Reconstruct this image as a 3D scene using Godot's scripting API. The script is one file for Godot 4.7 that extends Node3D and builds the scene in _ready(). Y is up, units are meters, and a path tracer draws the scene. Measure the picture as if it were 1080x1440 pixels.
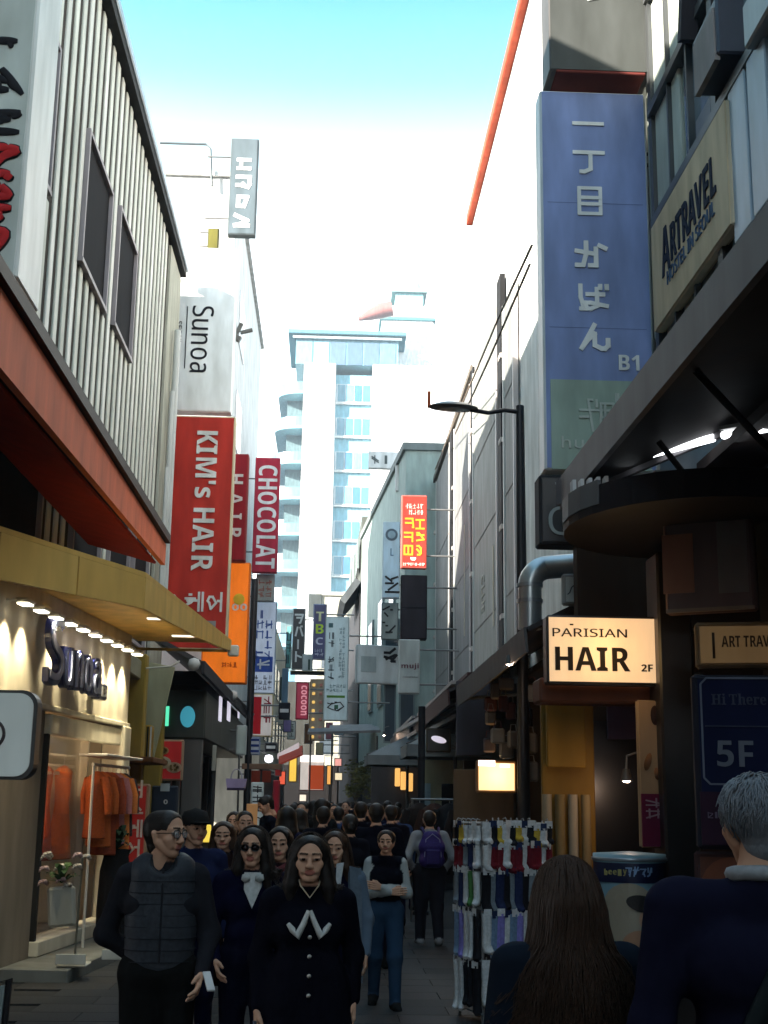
extends Node3D

var used := {}
var cache := {}
var font_bold: SystemFont
var font_plain: SystemFont
var font_serif: SystemFont
var grime: Texture2D
var fine: Texture2D
var fine_n: Texture2D
var strand_n: Texture2D
var rough_t: Texture2D

# a shape that collects triangles and is committed as one mesh
class Shp:
	var v := PackedVector3Array()
	var n := PackedVector3Array()
	var ix := PackedInt32Array()
	func tri(a: Vector3, b: Vector3, c: Vector3) -> void:
		var m := (b - a).cross(c - a).normalized()
		var k := v.size()
		v.append_array([a, b, c]); n.append_array([m, m, m]); ix.append_array([k, k + 2, k + 1])
	func quad(a: Vector3, b: Vector3, c: Vector3, d: Vector3) -> void:
		var m := (c - a).cross(d - b).normalized()
		var k := v.size()
		v.append_array([a, b, c, d]); n.append_array([m, m, m, m]); ix.append_array([k, k + 2, k + 1, k, k + 3, k + 2])
	func oq(a: Vector3, b: Vector3, c: Vector3, d: Vector3, o: Vector3) -> void:
		if (c - a).cross(d - b).dot((a + b + c + d) * 0.25 - o) < 0.0: quad(a, d, c, b)
		else: quad(a, b, c, d)
	func box(c: Vector3, s: Vector3, q := Basis.IDENTITY) -> void:
		var p := []
		for i in 8: p.append(c + q * (Vector3(s.x * (-0.5 if i & 1 == 0 else 0.5), s.y * (-0.5 if i & 2 == 0 else 0.5), s.z * (-0.5 if i & 4 == 0 else 0.5))))
		for f in [[0, 1, 3, 2], [4, 5, 7, 6], [0, 1, 5, 4], [2, 3, 7, 6], [0, 2, 6, 4], [1, 3, 7, 5]]: oq(p[f[0]], p[f[1]], p[f[2]], p[f[3]], c)
	func bev(c: Vector3, s: Vector3, r: float, q := Basis.IDENTITY) -> void:
		var h := s * 0.5
		r = minf(r, minf(h.x, minf(h.y, h.z)) * 0.9)
		var w := func(x: float, y: float, z: float, ax: int) -> Vector3:
			var t := Vector3(x * (h.x - (0.0 if ax == 0 else r)), y * (h.y - (0.0 if ax == 1 else r)), z * (h.z - (0.0 if ax == 2 else r)))
			return c + q * t
		for g in [-1.0, 1.0]:
			oq(w.call(g, -1, -1, 0), w.call(g, 1, -1, 0), w.call(g, 1, 1, 0), w.call(g, -1, 1, 0), c)
			oq(w.call(-1, g, -1, 1), w.call(1, g, -1, 1), w.call(1, g, 1, 1), w.call(-1, g, 1, 1), c)
			oq(w.call(-1, -1, g, 2), w.call(1, -1, g, 2), w.call(1, 1, g, 2), w.call(-1, 1, g, 2), c)
			for e in [-1.0, 1.0]:
				oq(w.call(g, e, -1, 0), w.call(g, e, 1, 0), w.call(g, e, 1, 1), w.call(g, e, -1, 1), c)
				oq(w.call(g, -1, e, 0), w.call(g, 1, e, 0), w.call(g, 1, e, 2), w.call(g, -1, e, 2), c)
				oq(w.call(-1, g, e, 1), w.call(1, g, e, 1), w.call(1, g, e, 2), w.call(-1, g, e, 2), c)
				for d in [-1.0, 1.0]:
					oq(w.call(g, e, d, 0), w.call(g, e, d, 1), w.call(g, e, d, 2), w.call(g, e, d, 2), c)
	func slab(a: Vector3, b: Vector3, c: Vector3, d: Vector3, t: float) -> void:
		var m := (c - a).cross(d - b).normalized() * t
		var o := (a + b + c + d) * 0.25 + m * 0.5
		oq(a, b, c, d, o); oq(a + m, b + m, c + m, d + m, o)
		oq(a, b, b + m, a + m, o); oq(b, c, c + m, b + m, o); oq(c, d, d + m, c + m, o); oq(d, a, a + m, d + m, o)
	func bar(a: Vector3, b: Vector3, w: float, h: float) -> void:
		var z := (b - a).normalized()
		var x := (Vector3.UP if absf(z.y) < 0.95 else Vector3.RIGHT).cross(z).normalized()
		box((a + b) * 0.5, Vector3(w, h, a.distance_to(b)), Basis(x, z.cross(x), z))
	func tube(p: Array, r, sides := 8) -> void:
		var k := v.size()
		var up := Vector3(0.31, 0.87, 0.38).normalized()
		for i in p.size():
			var z: Vector3 = (p[mini(i + 1, p.size() - 1)] - p[maxi(i - 1, 0)]).normalized()
			var x := up.cross(z)
			if x.length() < 0.1: x = Vector3(0.9, 0.1, 0.4).cross(z)
			x = x.normalized()
			var y := z.cross(x)
			up = y
			var rr: float = r[i] if r is Array else r
			for s in sides:
				var e := x * cos(TAU * s / sides) + y * sin(TAU * s / sides)
				v.append(p[i] + e * rr); n.append(e)
		for i in p.size() - 1:
			for s in sides:
				var a := k + i * sides + s
				var b := k + i * sides + (s + 1) % sides
				ix.append_array([a, b + sides, b, a, a + sides, b + sides])
		for e in [0, p.size() - 1]:
			var m: Vector3 = (p[0] - p[1]).normalized() if e == 0 else (p[e] - p[e - 1]).normalized()
			var c0 := v.size()
			v.append(p[e]); n.append(m)
			for s in sides: v.append(v[k + e * sides + s]); n.append(m)
			for s in sides:
				var f := [c0, c0 + 1 + s, c0 + 1 + (s + 1) % sides]
				ix.append_array(f if e == 0 else [f[0], f[2], f[1]])
	func lathe(pr: Array, sides: int, xf := Transform3D.IDENTITY) -> void:
		var k := v.size()
		for i in pr.size():
			var d: Vector2 = pr[mini(i + 1, pr.size() - 1)] - pr[maxi(i - 1, 0)]
			var m := Vector2(d.y, -d.x).normalized()
			for s in sides + 1:
				var a := TAU * s / sides
				v.append(xf * Vector3(pr[i].x * cos(a), pr[i].y, pr[i].x * sin(a)))
				n.append((xf.basis * Vector3(m.x * cos(a), m.y, m.x * sin(a))).normalized())
		for i in pr.size() - 1:
			for s in sides:
				var a := k + i * (sides + 1) + s
				ix.append_array([a, a + 1, a + sides + 2, a, a + sides + 2, a + sides + 1])
	func prism(poly: PackedVector2Array, z0: float, z1: float, xf := Transform3D.IDENTITY) -> void:
		var t := Geometry2D.triangulate_polygon(poly)
		for i in range(0, t.size(), 3):
			var a := poly[t[i]]; var b := poly[t[i + 1]]; var c := poly[t[i + 2]]
			if (b - a).cross(c - a) < 0.0:
				var s := b
				b = c; c = s
			tri(xf * Vector3(a.x, a.y, z1), xf * Vector3(b.x, b.y, z1), xf * Vector3(c.x, c.y, z1))
			tri(xf * Vector3(a.x, a.y, z0), xf * Vector3(c.x, c.y, z0), xf * Vector3(b.x, b.y, z0))
		var ccw := not Geometry2D.is_polygon_clockwise(poly)
		for i in poly.size():
			var a := poly[i]; var b := poly[(i + 1) % poly.size()]
			if not ccw:
				var s := a
				a = b; b = s
			quad(xf * Vector3(a.x, a.y, z0), xf * Vector3(b.x, b.y, z0), xf * Vector3(b.x, b.y, z1), xf * Vector3(a.x, a.y, z1))
	func done() -> ArrayMesh:
		var a := []
		a.resize(Mesh.ARRAY_MAX)
		a[Mesh.ARRAY_VERTEX] = v; a[Mesh.ARRAY_NORMAL] = n; a[Mesh.ARRAY_INDEX] = ix
		var m := ArrayMesh.new()
		m.add_surface_from_arrays(Mesh.PRIMITIVE_TRIANGLES, a)
		return m

func numbered(parent: Node, called: String) -> String:
	var key := "%d/%s" % [parent.get_instance_id(), called]
	var k: int = used.get(key, 0)
	used[key] = k + 1
	return called if k == 0 else "%s_%03d" % [called, k]

func tag(o: Node, label: String, category: String, group := "", kind := "") -> void:
	if label: o.set_meta("label", label)
	if category: o.set_meta("category", category)
	if group: o.set_meta("group", group)
	if kind: o.set_meta("kind", kind)

func thing(called: String, label: String, category: String, at := Vector3.ZERO, turn := 0.0, group := "") -> Node3D:
	var o := Node3D.new()
	o.name = numbered(self, called)
	o.position = at
	o.rotation.y = turn
	add_child(o, true)
	tag(o, label, category, group)
	return o

func mesh_part(parent: Node, called: String, mesh: Mesh, m: Material, pos := Vector3.ZERO) -> MeshInstance3D:
	var o := MeshInstance3D.new()
	o.name = numbered(parent, called)
	o.mesh = mesh
	o.material_override = m
	o.position = pos
	parent.add_child(o, true)
	return o

func part(parent: Node, called: String, s: Shp, m: Material) -> MeshInstance3D:  # a part whose shape is in its thing's own axes
	return mesh_part(parent, called, s.done(), m)

func wpart(parent: Node3D, called: String, s: Shp, m: Material) -> MeshInstance3D:  # a part whose shape is given in metres of the street
	var at := Vector3.ZERO
	var q: Node = parent
	while q != self:
		at += (q as Node3D).position
		q = q.get_parent()
	return mesh_part(parent, called, s.done(), m, -at)

func struct(called: String, s: Shp, m: Material) -> MeshInstance3D:
	var o := mesh_part(self, called, s.done(), m)
	o.set_meta("kind", "structure")
	return o

func dup(o: Node3D, label := "", group := "") -> Node3D:
	var c: Node3D = o.duplicate()
	var base: String = o.get_meta("base_name") if o.has_meta("base_name") else String(o.name)
	c.name = numbered(self, base)
	add_child(c, true)
	if label: c.set_meta("label", label)
	if group: c.set_meta("group", group)
	return c

func box1(c: Vector3, s: Vector3, r := 0.0, q := Basis.IDENTITY) -> Shp:
	var p := Shp.new()
	if r > 0.0: p.bev(c, s, r, q)
	else: p.box(c, s, q)
	return p

# material from a linear base colour; grimed = uneven tone and roughness over the surface
func M(r: float, g: float, b: float, rough := 0.7, metal := 0.0, grimed := 1, glow := 0.0, gc := Color(0, 0, 0)) -> StandardMaterial3D:
	var key := "%f %f %f %f %f %d %f %s" % [r, g, b, rough, metal, grimed, glow, gc]
	if cache.has(key): return cache[key]
	var m := StandardMaterial3D.new()
	m.albedo_color = Color(r, g, b).linear_to_srgb()
	m.roughness = rough
	m.metallic = metal
	m.metallic_specular = 0.5 if rough < 0.42 or metal > 0.0 else 0.22
	if grimed > 0:
		m.albedo_texture = grime if grimed == 1 else fine
		m.uv1_triplanar = true
		m.uv1_world_triplanar = true
		m.uv1_scale = Vector3(0.42, 0.12, 0.45) if grimed == 1 else Vector3(1.9, 1.7, 2.1)
		if grimed == 2:
			m.normal_enabled = true
			m.normal_texture = fine_n
			m.normal_scale = 0.35
	if glow > 0.0:
		m.emission_enabled = true
		m.emission = (gc if gc != Color(0, 0, 0) else Color(r, g, b)).linear_to_srgb()
		m.emission_energy_multiplier = glow * 0.3
	cache[key] = m
	return m

func glass(r: float, g: float, b: float, a: float) -> StandardMaterial3D:
	var m := StandardMaterial3D.new()
	m.albedo_color = Color(Color(r, g, b).linear_to_srgb(), a)
	m.transparency = BaseMaterial3D.TRANSPARENCY_ALPHA
	m.roughness = 0.05
	return m

func txt(parent: Node, s: String, pos: Vector3, h: float, m: Material, w := 0.0, rot := 0.0, font: Font = null, deep := 0.012, called := "lettering") -> void:
	var t := TextMesh.new()
	t.text = s
	t.font = font if font else font_bold
	t.font_size = 40
	t.pixel_size = 0.01
	t.depth = 0.05
	t.curve_step = 2.0
	var bb := t.get_aabb()
	var o := mesh_part(parent, called, t, m)
	var k := h / bb.size.y
	var kx := w / bb.size.x if w > 0.0 else k
	var q := Basis(Vector3.BACK, rot) * Basis.from_scale(Vector3(kx, k, deep / 0.05))
	o.transform = Transform3D(q, pos - q * bb.get_center())

# strokes on a nine-step grid, each a polyline of digit pairs, drawn as raised bars
func ink(parent: Node, lines: Array, pos: Vector3, size: Vector2, th: float, m: Material, rot := 0.0, called := "lettering", deep := 0.012) -> void:
	var s := Shp.new()
	ink_to(s, lines, pos, size, th, rot, deep)
	part(parent, called, s, m)

func ink_to(s: Shp, lines: Array, pos: Vector3, size: Vector2, th: float, rot := 0.0, deep := 0.012) -> void:
	var q := Basis(Vector3.BACK, rot)
	var k := 0
	for l: String in lines:
		var last := Vector3.INF
		for i in range(0, l.length() - 1, 2):
			var p := pos + q * Vector3((float(l[i]) / 9.0 - 0.5) * size.x, (float(l[i + 1]) / 9.0 - 0.5) * size.y, 0)
			if last != Vector3.INF:
				var d := p - last
				if d.length() > 0.0001:
					s.box((p + last) * 0.5, Vector3(d.length() + th * 0.8, th, deep + k * 0.0014), Basis(Vector3.BACK, atan2(d.y, d.x)))
					k += 1
			last = p

# writing too small to read in the photograph: rows of short strokes
func marks(parent: Node, pos: Vector3, size: Vector2, cols: int, rows: int, m: Material, seed_: int, fill := 0.72, called := "small_print") -> void:
	var rng := RandomNumberGenerator.new()
	rng.seed = seed_
	var s := Shp.new()
	var cw := size.x / cols
	var ch := size.y / rows
	for i in cols:
		for j in rows:
			if rng.randf() > 0.9: continue
			var c := pos + Vector3((i + 0.5) * cw - size.x * 0.5, (j + 0.5) * ch - size.y * 0.5, 0)
			var lines := []
			for k in 3 + rng.randi() % 2:
				var a := rng.randi() % 9
				var b := rng.randi() % 9
				lines.append(["%d%d%d%d" % [a, 0, a, 9], "%d%d%d%d" % [0, b, 9, b], "%d%d%d%d" % [0, a, 9, b]][rng.randi() % 3 if k else k])
			ink_to(s, lines, c, Vector2(cw, ch) * fill, minf(cw, ch) * 0.13)
	part(parent, called, s, m).set_meta("kind", "stuff")

# a box sign: housing, face, two brackets towards the wall (side -1 left, 1 right, 0 none)
func board(called: String, label: String, base: Vector3, size: Vector2, deep: float, face: Material, rim: Material, side := 0, turn := 0.0, group := "", reach := 0.5, edge := 0.035) -> Node3D:
	var t := thing(called, label, "sign", base, turn, group)
	part(t, "housing", box1(Vector3(0, size.y / 2, 0), Vector3(size.x, size.y, deep), 0.02), rim)
	var f := Shp.new()
	for g in [-1.0, 1.0]:
		f.box(Vector3(0, size.y / 2, g * (deep / 2 + 0.003)), Vector3(size.x - edge * 2, size.y - edge * 2, 0.012))
	part(t, "face", f, face)
	if side != 0:
		for y in [0.18, 0.82]:
			var b := Shp.new()
			b.tube([Vector3(side * (size.x / 2 - 0.02), size.y * y, 0), Vector3(side * (size.x / 2 + reach), size.y * y, 0)], 0.025, 6)
			part(t, "bracket", b, M(0.22, 0.22, 0.22, 0.5, 0.6))
	return t

func tex_noise(sd: int, freq: float, lo: float, hi: float, oct := 4, size := 512, normal := false, bump := 2.0) -> NoiseTexture2D:
	var nz := FastNoiseLite.new()
	nz.seed = sd
	nz.frequency = freq
	nz.fractal_octaves = oct
	var t := NoiseTexture2D.new()
	t.width = size
	t.height = size
	t.seamless = true
	t.noise = nz
	if normal:
		t.as_normal_map = true
		t.bump_strength = bump
	else:
		var g := Gradient.new()
		g.set_color(0, Color(lo, lo, lo * 0.985))
		g.set_color(1, Color(hi, hi, hi))
		t.color_ramp = g
	return t

func ink_shape(lines: Array, size: Vector2, th: float) -> Shp:
	var s := Shp.new()
	ink_to(s, lines, Vector3.ZERO, size, th)
	return s

func tube_shape(p: Array, r, sides := 8) -> Shp:
	var s := Shp.new()
	s.tube(p, r, sides)
	return s

# rounded brush strokes that swell and thin out, flattened onto the sign
func brush_shape(lines: Array, pos: Vector3, size: Vector2, r: float) -> Shp:
	var s := Shp.new()
	for l: String in lines:
		var p := []
		for i in range(0, l.length() - 1, 2): p.append(Vector3((float(l[i]) / 9.0 - 0.5) * size.x, (float(l[i + 1]) / 9.0 - 0.5) * size.y, 0))
		var pts := []
		var rad := []
		var m := (p.size() - 1) * 5
		for k in m + 1:
			var f := k / 5.0
			var j := mini(int(f), p.size() - 2)
			var q: Vector3 = (p[j] as Vector3).cubic_interpolate(p[j + 1], p[maxi(j - 1, 0)], p[mini(j + 2, p.size() - 1)], f - j)
			pts.append(q)
			rad.append(r * (0.55 + 0.6 * sin(PI * (0.12 + 0.76 * k / m)) - 0.25 * k / m))
		s.tube(pts, rad, 10)
	for i in s.v.size():
		s.v[i] = Vector3(s.v[i].x, s.v[i].y, s.v[i].z * 0.28) + pos
		s.n[i] = (s.n[i] * Vector3(1, 1, 3)).normalized()
	return s

# ---- bodies: tapered capsules joined by a smooth minimum, meshed as surface nets -------------------------------------------------
# a bone is [from, to, radius, radius, colour, 0 add / 1 carve]
func net(bones: Array, cell: float, k: float) -> Array:
	var lo := Vector3(1e9, 1e9, 1e9)
	var hi := -lo
	for b in bones:
		if b[5] == 1: continue
		var r := Vector3.ONE * maxf(b[2], b[3])
		lo = lo.min((b[0] as Vector3).min(b[1]) - r)
		hi = hi.max((b[0] as Vector3).max(b[1]) + r)
	lo -= Vector3.ONE * (cell * 3.0 + k * 0.4)
	hi += Vector3.ONE * (cell * 3.0 + k * 0.4)
	var nx := int((hi.x - lo.x) / cell) + 2
	var ny := int((hi.y - lo.y) / cell) + 2
	var nz := int((hi.z - lo.z) / cell) + 2
	var sy := nx
	var sz := nx * ny
	var total := nx * ny * nz
	var g := PackedFloat32Array()
	g.resize(total)
	g.fill(1.0)
	var close := PackedFloat32Array()
	close.resize(total)
	close.fill(9.0)
	var who := PackedByteArray()
	who.resize(total)
	for bi in bones.size():
		var b: Array = bones[bi]
		var a: Vector3 = b[0]
		var ba: Vector3 = b[1] - b[0]
		var ra: float = b[2]
		var rd: float = b[3] - b[2]
		var carve: bool = b[5] == 1
		var inv := 1.0 / maxf(ba.length_squared(), 1e-9)
		var reach := k + cell * 2.0
		var mr := Vector3.ONE * (maxf(b[2], b[3]) + reach)
		var p0 := ((b[0] as Vector3).min(b[1]) - mr - lo) / cell
		var p1 := ((b[0] as Vector3).max(b[1]) + mr - lo) / cell
		for z in range(maxi(0, int(p0.z)), mini(nz, int(p1.z) + 2)):
			for y in range(maxi(0, int(p0.y)), mini(ny, int(p1.y) + 2)):
				var row := z * sz + y * sy
				for x in range(maxi(0, int(p0.x)), mini(nx, int(p1.x) + 2)):
					var pa := Vector3(lo.x + x * cell, lo.y + y * cell, lo.z + z * cell) - a
					var h := clampf(pa.dot(ba) * inv, 0.0, 1.0)
					var d := (pa - ba * h).length() - ra - rd * h
					if d > reach: continue
					var i := row + x
					if carve:
						if -d > g[i]: g[i] = -d
					else:
						var o := g[i]
						var s := k - absf(o - d)
						g[i] = minf(o, d) - (s * s * 0.25 / k if s > 0.0 else 0.0)
						if d < close[i]:
							close[i] = d
							who[i] = bi
	var at := PackedInt32Array()
	at.resize(total)
	at.fill(-1)
	var vs := PackedVector3Array()
	var ns := PackedVector3Array()
	var cs := PackedColorArray()
	var ids := PackedInt32Array()
	var corner := [0, 1, sy, sy + 1, sz, sz + 1, sz + sy, sz + sy + 1]
	var edges := [[0, 1], [2, 3], [4, 5], [6, 7], [0, 2], [1, 3], [4, 6], [5, 7], [0, 4], [1, 5], [2, 6], [3, 7]]
	var lim := cell * 2.2
	for z in nz - 1:
		for y in ny - 1:
			var row := z * sz + y * sy
			for x in nx - 1:
				var i := row + x
				var c0 := g[i]
				if c0 > lim or c0 < -lim: continue
				var c1 := g[i + 1]; var c2 := g[i + sy]; var c3 := g[i + sy + 1]
				var c4 := g[i + sz]; var c5 := g[i + sz + 1]; var c6 := g[i + sz + sy]; var c7 := g[i + sz + sy + 1]
				var inside := int(c0 < 0.0) + int(c1 < 0.0) + int(c2 < 0.0) + int(c3 < 0.0) + int(c4 < 0.0) + int(c5 < 0.0) + int(c6 < 0.0) + int(c7 < 0.0)
				if inside == 0 or inside == 8: continue
				var c := [c0, c1, c2, c3, c4, c5, c6, c7]
				var sum := Vector3.ZERO
				var cnt := 0
				for e in edges:
					var ga: float = c[e[0]]
					var gb: float = c[e[1]]
					if (ga < 0.0) != (gb < 0.0):
						var t := ga / (ga - gb)
						var pa := Vector3(e[0] & 1, (e[0] >> 1) & 1, e[0] >> 2)
						var pb := Vector3(e[1] & 1, (e[1] >> 1) & 1, e[1] >> 2)
						sum += pa.lerp(pb, t)
						cnt += 1
				at[i] = vs.size()
				vs.append(lo + (Vector3(x, y, z) + sum / cnt) * cell)
				ns.append(Vector3(c1 + c3 + c5 + c7 - c0 - c2 - c4 - c6, c2 + c3 + c6 + c7 - c0 - c1 - c4 - c5, c4 + c5 + c6 + c7 - c0 - c1 - c2 - c3).normalized())
				cs.append(bones[who[i]][4])
				ids.append(i)
	var tri := PackedInt32Array()
	for i in ids:
		var s0 := g[i] < 0.0
		for ax in 3:
			var stp: int = [1, sy, sz][ax]
			if s0 == (g[i + stp] < 0.0): continue
			var u: int = [sy, sz, 1][ax]
			var w: int = [sz, 1, sy][ax]
			if i - u - w < 0: continue
			var a := at[i]; var b := at[i - u]; var c := at[i - u - w]; var d := at[i - w]
			if a < 0 or b < 0 or c < 0 or d < 0: continue
			if s0: tri.append_array([a, c, b, a, d, c])
			else: tri.append_array([a, b, c, a, c, d])
	return [vs, ns, cs, tri]

func joined(list: Array) -> ArrayMesh:  # [[net, transform], ...] -> one mesh
	var vs := PackedVector3Array(); var ns := PackedVector3Array(); var cs := PackedColorArray(); var tri := PackedInt32Array()
	for e in list:
		var xf: Transform3D = e[1]
		var flip := xf.basis.determinant() < 0.0
		var k := vs.size()
		vs.append_array(xf * (e[0][0] as PackedVector3Array))
		var nb := Transform3D(xf.basis.orthonormalized() if not flip else xf.basis, Vector3.ZERO)
		for m: Vector3 in e[0][1]: ns.append((nb * m).normalized())
		cs.append_array(e[0][2])
		var t: PackedInt32Array = e[0][3]
		for i in range(0, t.size(), 3):
			tri.append(k + t[i])
			if flip: tri.append(k + t[i + 2]); tri.append(k + t[i + 1])
			else: tri.append(k + t[i + 1]); tri.append(k + t[i + 2])
	var a := []
	a.resize(Mesh.ARRAY_MAX)
	a[Mesh.ARRAY_VERTEX] = vs; a[Mesh.ARRAY_NORMAL] = ns; a[Mesh.ARRAY_COLOR] = cs; a[Mesh.ARRAY_INDEX] = tri
	var m := ArrayMesh.new()
	m.add_surface_from_arrays(Mesh.PRIMITIVE_TRIANGLES, a)
	return m

const SKIN := Color(0.5, 0.29, 0.195)
const LIP := Color(0.36, 0.13, 0.105)
const DARK := Color(0.012, 0.009, 0.008)

func head_net(female: bool) -> Array:
	var key := "head%s" % female
	if cache.has(key): return cache[key]
	var w := 0.94 if female else 1.0
	var b := []
	b.append([Vector3(0, 0.03, -0.035), Vector3(0, 0.035, 0.01), 0.081, 0.08, SKIN, 0])
	b.append([Vector3(0, 0.0, 0.022), Vector3(0, -0.055, 0.035), 0.067 * w, 0.047 * w, SKIN, 0])
	for s in [-1.0, 1.0]:
		b.append([Vector3(s * 0.05 * w, -0.04, 0.0), Vector3(s * 0.016, -0.09, 0.052), 0.026, 0.021, SKIN, 0])
		b.append([Vector3(s * 0.043 * w, -0.022, 0.055), Vector3(s * 0.03, -0.05, 0.06), 0.026, 0.022, SKIN, 0])
		b.append([Vector3(s * 0.014, 0.031, 0.083), Vector3(s * 0.046, 0.027, 0.066), 0.012, 0.012, SKIN, 0])
		b.append([Vector3(s * 0.012, -0.033, 0.096), Vector3(s * 0.012, -0.034, 0.092), 0.0095, 0.009, SKIN, 0])
		b.append([Vector3(s * 0.079 * w, 0.006, -0.012), Vector3(s * 0.075 * w, -0.035, -0.006), 0.014, 0.009, SKIN, 0])
	b.append([Vector3(0, -0.092, 0.058), Vector3(0, -0.09, 0.055), 0.022 * w, 0.022 * w, SKIN, 0])
	b.append([Vector3(0, 0.014, 0.086), Vector3(0, -0.029, 0.102), 0.0085, 0.0125, SKIN, 0])
	b.append([Vector3(0, -0.08, -0.02), Vector3(0, -0.15, -0.032), 0.05 * w, 0.052 * w, SKIN, 0])
	for s in [-1.0, 1.0]: b.append([Vector3(s * 0.028, 0.009, 0.1), Vector3(s * 0.038, 0.009, 0.097), 0.0115, 0.011, SKIN, 1])
	for s in [-1.0, 1.0]:
		b.append([Vector3(s * 0.022, 0.006, 0.0815), Vector3(s * 0.042, 0.006, 0.077), 0.0066, 0.0058, Color(0.28, 0.22, 0.19), 0])
		b.append([Vector3(s * 0.029, 0.005, 0.0845), Vector3(s * 0.034, 0.005, 0.0835), 0.0052, 0.0052, DARK, 0])
		b.append([Vector3(s * 0.019, 0.0125, 0.0865), Vector3(s * 0.045, 0.0115, 0.0795), 0.0058, 0.005, SKIN, 0])
		b.append([Vector3(s * 0.014, 0.031, 0.0945), Vector3(s * 0.047, 0.031, 0.0775), 0.0042, 0.003, Color(0.05, 0.033, 0.026), 0])
	b.append([Vector3(-0.017, -0.0605, 0.0795), Vector3(0.017, -0.0605, 0.0795), 0.0052, 0.0052, LIP, 0])
	b.append([Vector3(-0.007, -0.059, 0.0835), Vector3(0.007, -0.059, 0.0835), 0.0052, 0.0052, LIP, 0])
	b.append([Vector3(-0.011, -0.0685, 0.081), Vector3(0.011, -0.0685, 0.081), 0.0062, 0.0062, LIP, 0])
	cache[key] = net(b, 0.0042, 0.011)
	return cache[key]

func hand_net() -> Array:  # wrist at the origin, fingers down, palm forward, thumb at +x
	if cache.has("hand"): return cache.hand
	var b := []
	for i in 4:
		var x := -0.03 + i * 0.02
		b.append([Vector3(x * 0.55, -0.005, 0), Vector3(x, -0.085, 0.002), 0.0145, 0.0125, SKIN, 0])
		var l: float = [0.05, 0.066, 0.073, 0.064][i]
		var k1 := Vector3(x * 1.05, -0.088 - l * 0.5, 0.014)
		b.append([Vector3(x, -0.085, 0.002), k1, 0.0098, 0.009, SKIN, 0])
		b.append([k1, k1 + Vector3(0, -l * 0.42, 0.024), 0.009, 0.0075, SKIN, 0])
	b.append([Vector3(0.02, -0.02, 0.006), Vector3(0.046, -0.055, 0.02), 0.0145, 0.0115, SKIN, 0])
	b.append([Vector3(0.046, -0.055, 0.02), Vector3(0.05, -0.09, 0.034), 0.0115, 0.0085, SKIN, 0])
	b.append([Vector3(0, 0.03, 0), Vector3(0, 0, 0), 0.027, 0.024, SKIN, 0])
	cache.hand = net(b, 0.0045, 0.006)
	return cache.hand

func hair_bones(kind: String) -> Array:
	var b := []
	var c := Color(1, 1, 1)
	var short := kind == "short" or kind == "grey"
	var r := 0.0855 if short else 0.092
	b.append([Vector3(0, 0.034, -0.038), Vector3(0, 0.04, 0.012), r, r - 0.004, c, 0])
	b.append([Vector3(0, -0.005, -0.045), Vector3(0, -0.05, -0.045), 0.074, 0.056 if short else 0.062, c, 0])
	if kind == "bob":
		for i in 9:
			var a := deg_to_rad(-118 + i * 29.5) + PI
			b.append([Vector3(sin(a) * 0.065, 0.03, cos(a) * 0.065 - 0.01), Vector3(sin(a) * 0.088, -0.1, cos(a) * 0.075 - 0.015), 0.036, 0.027, c, 0])
		b.append([Vector3(-0.05, 0.062, 0.06), Vector3(0.05, 0.062, 0.06), 0.032, 0.032, c, 0])
	if kind == "long" or kind == "hero":
		var n := 11
		var down := -0.29 if kind == "long" else -0.46
		for i in n:
			var a := deg_to_rad(-112 + i * 224.0 / (n - 1)) + PI
			b.append([Vector3(sin(a) * 0.062, 0.05, cos(a) * 0.062 - 0.012), Vector3(sin(a) * 0.094, -0.13, cos(a) * 0.085 - 0.02), 0.036, 0.033, c, 0])
			b.append([Vector3(sin(a) * 0.094, -0.13, cos(a) * 0.085 - 0.02), Vector3(sin(a) * 0.118, down + 0.03 * sin(i * 2.3), cos(a) * 0.07 - 0.035), 0.035, 0.017, c, 0])
	if kind == "tied":
		b.append([Vector3(0, 0.0, -0.125), Vector3(0, -0.03, -0.14), 0.035, 0.028, c, 0])
	if short:
		b.append([Vector3(0, 0.012, 0.105), Vector3(0, -0.1, 0.12), 0.08, 0.09, c, 1])
		b.append([Vector3(-0.12, -0.035, 0.04), Vector3(0.12, -0.035, 0.04), 0.055, 0.055, c, 1])
	elif kind != "hero":
		b.append([Vector3(0, 0.026, 0.112), Vector3(0, -0.07, 0.112), 0.068, 0.061, c, 1])
		for s in [-1.0, 1.0]: b.append([Vector3(0.006, 0.092, 0.118), Vector3(s * 0.04, 0.0, 0.115), 0.045, 0.057, c, 1])
		b.append([Vector3(0, -0.1, 0.11), Vector3(0, -0.3, 0.13), 0.062, 0.075, c, 1])
	return b

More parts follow.
